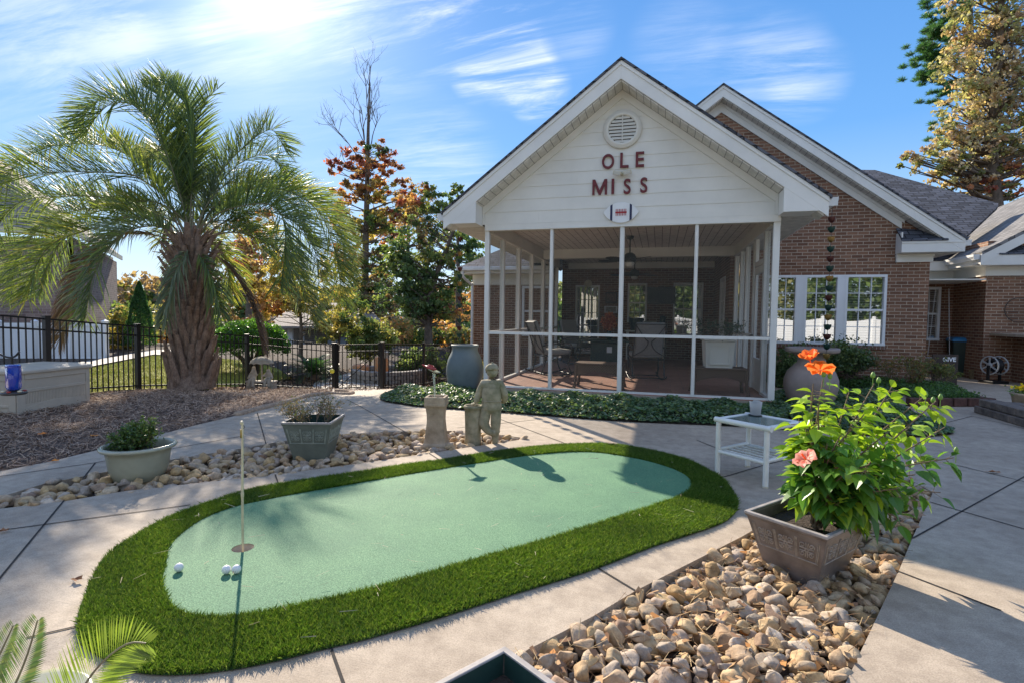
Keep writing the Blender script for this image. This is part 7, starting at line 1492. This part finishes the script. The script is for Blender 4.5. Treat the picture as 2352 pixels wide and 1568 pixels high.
def fan(loc, rz, label, drop):
    t_ = thing('ceiling_fan', label, 'ceiling fan', loc, rz, 'ceiling fans in the porch'); m_ = M['darkmetal']
    MB().lathe([(0, drop), (.075, drop), (.06, drop-.05), (.02, drop-.07)], n=20).build('canopy', m_, t_, world=False); MB().tube([(0, 0, .1), (0, 0, drop-.04)], .014, 10).build('downrod', m_, t_, world=False)
    MB().lathe([(0, .13), (.05, .125), (.10, .09), (.125, .03), (.12, -.03), (.08, -.06), (0, -.065)], n=28).build('motor', m_, t_, world=False); MB().lathe([(.085, -.06), (.09, -.09), (.06, -.135), (0, -.15)], n=24).build('light_bowl', plain('opal_glass', (.6, .6, .56), .3, .05, 3, 0), t_, world=False)
    for k in range(5):
        Mx = Matrix.Rotation(k*2*math.pi/5, 4, 'Z') @ Matrix.Translation((0, 0, -.02)) @ Matrix.Rotation(R(10), 4, 'X'); ol = [(.12, -.03), (.2, -.05), (.34, -.085), (.5, -.09), (.62, -.065), (.67, 0), (.62, .065), (.5, .09), (.34, .085), (.2, .05), (.12, .03)]
        MB().prism([Mx @ Vector((x, y, 0)) for x, y in ol], (0, 0, .008)).build('blade', m_, t_, world=False)
    return t_
q = Pd(1447, 572, 10.3); f1 = fan((q[0], q[1], 2.42), .3, 'bronze ceiling fan nearest the front of the porch', 2.865-2.42)
q = Pd(1458, 607, 14.2); dup(f1, (q[0], q[1], 2.46), .5, 'bronze ceiling fan farther back in the porch')
# back wall things
def bw(px, py, Y=16.05): p_ = PY(px, py, Y); return p_
p_ = bw(1518, 679, 15.7); tvo = thing('television', 'black flat television hanging on the back wall of the porch', 'television', (p_[0], p_[1], p_[2])); a, b = bw(1487, 659, 15.7), bw(1549, 698, 15.7); hw = (b[0]-a[0])/2; hh3 = (a[2]-b[2])/2
MB().box(-hw, hw, 0, .06, -hh3, hh3).build('screen', M['blackmetal'], tvo, world=False, bevel=.006); MB().box(-.03, .03, .06, .4, -.03, .03).build('bracket', M['blackmetal'], tvo, world=False)
p_ = bw(1351, 652); ck = thing('wall_clock', 'small round white clock above the left window on the back wall', 'clock', p_); Mx = Matrix(((1, 0, 0, 0), (0, 0, -1, 0), (0, 1, 0, 0), (0, 0, 0, 1)))
MB().lathe([(0, 0), (.105, 0), (.115, .012), (.115, .03), (.10, .032), (.098, .02), (0, .02)], n=30, M=Mx).build('face', M['cream'], ck, world=False); MB().bar((0, -.023, 0), (.05, -.023, .04), .004, .007, (0, 1, 0)).build('hand', M['blackmetal'], ck, world=False); MB().bar((0, -.024, 0), (-.02, -.024, -.03), .004, .01, (0, 1, 0)).build('hand', M['blackmetal'], ck, world=False)
for x, y, w3, h3, lb_, m_ in ((1404, 684, .17, .16, 'small reddish square wall plaque left of the middle post', 'c_red'), (1403, 711, .19, .10, 'small pale framed picture below the reddish plaque', 'cream')):
    p_ = bw(x, y); o = thing('wall_picture', lb_, 'picture', p_); MB().box(-w3, w3, -.01, .02, -h3, h3).build('frame', M['darkmetal'] if m_ == 'c_red' else M['whitef'], o, world=False, bevel=.004); MB().box(-w3*.8, w3*.8, -.014, -.010, -h3*.75, h3*.75).build('picture', plain('faded_print', (.22, .14, .12) if m_ == 'c_red' else (.35, .33, .3), .8, .6, 22, 0), o, world=False)
sa, sb2 = PY(1445, 759, 15.4), PY(1522, 759, 15.4); o = thing('console_table', 'pale console table against the back wall below the middle window', 'table', ((sa[0]+sb2[0])/2, 15.6, FL)); W_ = (sb2[0]-sa[0])/2+.1; zt2 = sa[2]-FL
MB().box(-W_, W_, -.25, .25, zt2-.03, zt2).build('top', M['white2'], o, world=False, bevel=.004)
for s_ in (-1, 1):
    for s2 in (-1, 1): MB().box(s_*(W_-.05)-.025, s_*(W_-.05)+.025, s2*.2-.025, s2*.2+.025, 0, zt2-.03).build('leg', M['white2'], o, world=False)
for dx, r_, h3, lb_, m_ in ((-.28, .19, .36, 'dark green pot on the console table', 'dkteal'), (.12, .17, .26, 'pale pot on the console table beside the dark one', 'sage'), (.45, .08, .42, 'dark bottle shaped figure at the right end of the console table', 'dkteal')):
    k_ = thing('pot' if r_ > .1 else 'bottle_figure', lb_, 'pot' if r_ > .1 else 'ornament', ((sa[0]+sb2[0])/2+dx, 15.5, FL+zt2)); MB().lathe([(0, 0), (r_*.7, 0), (r_, h3*.7), (r_*1.05, h3*.95), (r_*1.05 if r_ > .1 else r_*.3, h3), (r_*.8 if r_ > .1 else .01, h3)], n=24).build('body', M[m_], k_, world=False)
# ================================================================== HIBISCUS
hbz = .20; hib = thing('hibiscus_plant', 'leafy yellow green hibiscus with orange flowers growing in the bronze planter', 'hibiscus', (hcen[0], hcen[1], hbz)); dh = float((np.array((hcen[0], hcen[1], .3))-CP)@fw); print('hib d', dh)
b0 = Pd(1872, 1205, dh-.05); st = MB(); C, D3, CC, S3 = [], [], [], []
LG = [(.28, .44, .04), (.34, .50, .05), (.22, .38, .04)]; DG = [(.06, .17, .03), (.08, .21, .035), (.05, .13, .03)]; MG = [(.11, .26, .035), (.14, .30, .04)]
tips = [(1862, 905, .0), (1880, 930, -.1), (1850, 980, 0), (1900, 1020, -.15), (1868, 880, -.1), (1890, 870, .05), (2008, 880, .0), (2050, 885, .1), (2128, 905, .05), (2150, 920, -.1), (1985, 950, -.15), (1930, 1000, -.2), (1860, 1010, -.1), (1845, 1080, -.1), (2190, 1050, .0), (2160, 1130, .0), (2110, 1150, -.15), (2060, 1050, -.2), (2090, 980, .15), (1960, 1060, -.25), (2020, 1120, -.25), (1900, 940, .15), (2040, 990, -.1), (1835, 960, .05), (2130, 1050, .2), (1990, 1160, -.2), (2070, 1190, -.1), (1880, 1110, -.2), (1925, 1160, -.22), (2100, 1090, .1), (1950, 900, .1), (2170, 980, .15), (2010, 1030, .2), (1850, 1140, -.05), (1990, 1080, -.35), (2070, 1120, -.3)]
for i, (x, y, dd) in enumerate(tips):
    tp_ = Pd(x, y, dh+dd); lo = y > 1040; mid = (b0+tp_)/2+np.array((0, 0, .05 if not lo else .10))+rng.normal(0, .02, 3); P_ = spl([b0+rng.normal(0, .012, 3), b0+(mid-b0)*.5+rng.normal(0, .012, 3), mid, tp_], 6); P_ = np.array(P_); st.tube(P_, list(np.linspace(.009, .0025, len(P_))), 6, cap=False)
    n = rng.integers(26, 36)
    for j in range(n):
        u = rng.uniform(.22, 1.03)**.8; k_ = min(int(u*(len(P_)-1)), len(P_)-2); q = P_[k_]; t_ = P_[k_+1]-P_[k_]; t_ /= np.linalg.norm(t_)
        a = rng.normal(0, 1, 3); a -= t_*(a@t_); a /= np.linalg.norm(a); dr = a*.9+t_*.35+np.array((0, 0, rng.uniform(-.55, .15))); dr /= np.linalg.norm(dr); s4 = rng.uniform(.07, .125)*(1.0 if u < .85 else .7)
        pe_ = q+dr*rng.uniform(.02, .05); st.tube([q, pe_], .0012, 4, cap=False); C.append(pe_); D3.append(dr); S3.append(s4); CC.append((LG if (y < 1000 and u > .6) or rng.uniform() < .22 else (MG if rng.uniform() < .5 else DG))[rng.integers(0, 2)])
C, D3, S3, CC = np.array(C), np.array(D3), np.array(S3)[:, None], np.array(CC)*rng.uniform(.8, 1.2, (len(C), 1)); n = len(C)
sdv = np.cross(D3, np.array((0, 0, 1.0)))+rng.normal(0, .25, (n, 3)); sdv /= np.linalg.norm(sdv, axis=1)[:, None]; nn = np.cross(sdv, D3); g = np.array((0, 0, -1.0))
f = []; prof = ((.0, .0, 0), (.12, .24, .0), (.32, .36, -.02), (.55, .30, -.06), (.78, .15, -.14), (1.0, .0, -.24))
for sg in (-1, 1):
    for a in range(5):
        (u0, w0, d0), (u1, w1, d1_) = prof[a], prof[a+1]
        def P3_(u, w_, dz): return C+D3*S3*u+sdv*S3*w_*sg+nn*S3*abs(w_)*.35+g*S3*(-dz)
        f.append(np.stack([P3_(u0, 0, d0), P3_(u1, 0, d1_), P3_(u1, w1, d1_), P3_(u0, w0, d0)], 1))
v = np.concatenate(f).reshape(-1, 3)-np.array(hib.location); st.build('stems', M['twig'], hib, uv=False)
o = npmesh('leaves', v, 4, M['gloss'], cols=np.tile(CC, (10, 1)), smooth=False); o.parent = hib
m, t, b = newmat('orange_petal'); b.inputs['Base Color'].default_value = (.85, .17, .03, 1); tr = t.nodes.new('ShaderNodeBsdfTranslucent'); tr.inputs[0].default_value = (1, .30, .07, 1); mx = t.nodes.new('ShaderNodeMixShader'); mx.inputs[0].default_value = .5; t.links.new(b.outputs[0], mx.inputs[1]); t.links.new(tr.outputs[0], mx.inputs[2]); t.links.new(mx.outputs[0], t.nodes['Material Output'].inputs[0]); M['petal'] = m
m2 = m.copy(); m2.node_tree.nodes['Principled BSDF'].inputs['Base Color'].default_value = (.85, .30, .22, 1); M['petal2'] = m2
for x, y, dd, sz, tilt, op, mm in ((1861, 828, 0, .055, (.3, -.3), .35, 'petal'), (1884, 852, -.02, .062, (-.6, .2), .9, 'petal'), (1852, 1056, -.2, .052, (.4, -.6), .9, 'petal2')):
    c0 = Pd(x, y, dh+dd); Mx = Matrix.Translation(V(c0-np.array(hib.location))) @ Matrix.Rotation(tilt[0], 4, 'X') @ Matrix.Rotation(tilt[1], 4, 'Y')
    fl_ = MB().tube([Mx @ Vector((0, 0, -.02)), Mx @ Vector((0, 0, sz*.9))], [.003, .004], 6).build('flower', M['petal'], hib, world=False)
    for k in range(5):
        a = k*1.257; vs = []; nu, nv_ = 6, 5
        for i in range(nu):
            u = i/(nu-1)
            for j in range(nv_):
                vv = (j/(nv_-1)-.5)*2; w_ = sz*(.12+.62*math.sin(min(u*1.25, 1)*math.pi*.62)); r_ = sz*(.1+1.0*u*op+.3*u*(1-op)); zz_ = sz*(.15+1.1*u*(1-op)+.35*u*op-.25*op*u*u)+.006*math.sin(vv*6+u*5); ca, sa_ = math.cos(a), math.sin(a); vs.append(Mx @ Vector((r_*ca-w_*vv*sa_, r_*sa_+w_*vv*ca, zz_)))
        MB().add(vs, [(i*nv_+j, i*nv_+j+1, (i+1)*nv_+j+1, (i+1)*nv_+j) for i in range(nu-1) for j in range(nv_-1)], True).build('petal', M[mm], fl_, world=False)
for x, y, dd in ((1892, 866, 0), (1906, 870, 0), (2005, 868, 0), (2018, 880, 0), (2126, 912, .05), (2143, 925, .05), (2160, 918, .05), (2196, 1040, 0)):
    c0 = Pd(x, y, dh+dd)-np.array(hib.location); bm2 = MB(); bm2.lathe([(0, 0), (.010, .006), (.012, .018), (.006, .032), (0, .036)], n=8, M=Matrix.Translation(V(c0))); bm2.tube([c0, c0+np.array((0, 0, -.05))], .002, 5); bm2.build('bud', M.setdefault('bud', plain('green_bud', (.16, .30, .05), .5, .2, 30, 0)), hib, world=False)
# ================================================================== FOREGROUND SAGO AND LOOSE LEAVES
def nearfrond(par, pts, d, ln, cols, sp=.0065):
    P = np.array(spl([Pd(x, y, d+(e[0] if e else 0)) for x, y, *e in pts], 10))-np.array(par.location); MB().tube(P[::3], list(np.linspace(.004, .0018, len(P[::3]))), 6, cap=False).build('frond', M['rachis'], par, world=False, uv=False)
    seg = np.concatenate([[0], np.cumsum(np.linalg.norm(np.diff(P, axis=0), axis=1))]); n = int(seg[-1]/sp); t_ = np.linspace(.05, 1, n)*seg[-1]; X = np.stack([np.interp(t_, seg, P[:, i]) for i in range(3)], 1); T = np.gradient(X, axis=0); T /= np.linalg.norm(T, axis=1)[:, None]
    sd_ = np.cross(T, -fw); sd_ /= np.linalg.norm(sd_, axis=1)[:, None]; f = []; L_ = ln*np.sin(np.clip(np.linspace(.25, .97, n), 0, 1)*np.pi)**.5
    for s_ in (-1, 1):
        D = T*.72+sd_*s_*.72+np.array(fw)*-.15*rng.uniform(.4, 1, (n, 1)); D /= np.linalg.norm(D, axis=1)[:, None]; W_ = np.cross(D, fw); W_ /= np.linalg.norm(W_, axis=1)[:, None]; W_ += np.array(fw)*.3; w_ = .0030; md = X+D*L_[:, None]*.55; e = X+D*L_[:, None]; f += [np.stack([X-W_*w_*.7, md-W_*w_, e, md+W_*w_], 1)]
    o = npmesh('leaflets', np.concatenate(f).reshape(-1, 3), 4, M['gloss'], cols=pick(cols, 2*n)); o.parent = par
q = Pd(60, 1900, 1.45); sg_ = thing('potted_sago', 'potted sago palm whose two frond tips rise at the bottom left corner', 'sago palm', (q[0], q[1], .0))
nearfrond(sg_, [(-40, 1700), (20, 1600), (60, 1510), (86, 1424)], 1.45, .085, DGR+[(.08, .17, .06)]); nearfrond(sg_, [(-120, 1700), (-50, 1600), (0, 1500), (30, 1436)], 1.5, .07, DGR)
nearfrond(sg_, [(110, 1720), (165, 1620), (225, 1530), (290, 1478), (338, 1476)], 1.35, .135, [(.20, .30, .05), (.26, .36, .06), (.16, .24, .04)])
MB().lathe([(0, 0), (.12, 0), (.15, .2), (.16, .22), (.14, .22), (0, .2)], n=32).build('pot', M['sage'], sg_, world=False)
MB().lathe([(0, .19), (.05, .21), (.05, .25), (0, .27)], n=12).build('trunk', M['palmtrunk'], sg_, world=False)
def deadleaf(x, y, lb_, s_=.04, c_=(.30, .13, .05)):
    q = G(x, y); mb = MB(); rz = rng.uniform(0, 6.28); n = 10; vs = [(0, 0, .008)]
    for k in range(n): a = k*6.283/n; r_ = s_*(.6+.45*math.cos(a*2.5)**2); vs.append((r_*math.cos(a+rz), r_*math.sin(a+rz)*.75, .006+.014*abs(math.sin(a*1.5))))
    mb.add(vs, [(0, k+1, (k+1) % n+1) for k in range(n)]); mb.tube([(0, 0, .008), (s_*1.5*math.cos(rz), s_*1.5*math.sin(rz), .004)], .001, 4)
    o = mb.build('fallen_leaf', plain('dead_leaf', c_, .8, .3, 60, 0, world=False)); o.location = V(q); o.location.z += .004; tag(o, lb_, 'leaf', 'single leaves fallen on the patio')
deadleaf(178, 1336, 'curled brown leaf on the concrete left of the turf ring', .032); deadleaf(10, 1222, 'small brown leaf at the left edge near the patio joint', .03); deadleaf(2285, 1086, 'red brown leaf on the shaded right patio', .045); deadleaf(1505, 950, 'tan leaf lying on the ivy bed', .05, (.40, .25, .15)); deadleaf(2110, 1028, 'dark leaf on the shaded patio right of the ivy tip', .03); deadleaf(97, 998, 'bright orange leaf on the mulch bed', .06, (.75, .22, .02)); deadleaf(216, 1003, 'orange leaf near the middle of the mulch bed', .05, (.7, .25, .03)); deadleaf(128, 1060, 'orange leaf near the mulch edge at the left', .04, (.7, .25, .03))
slivers('loose_needles', turf, 130, (.015, .09), (.0015, .003), [(.55, .48, .34), (.45, .36, .24)], M['chip'], 'a few pale pine needles lying on the putting green', 'pine needles', z0=.03, zs=.01, tilt=.1)
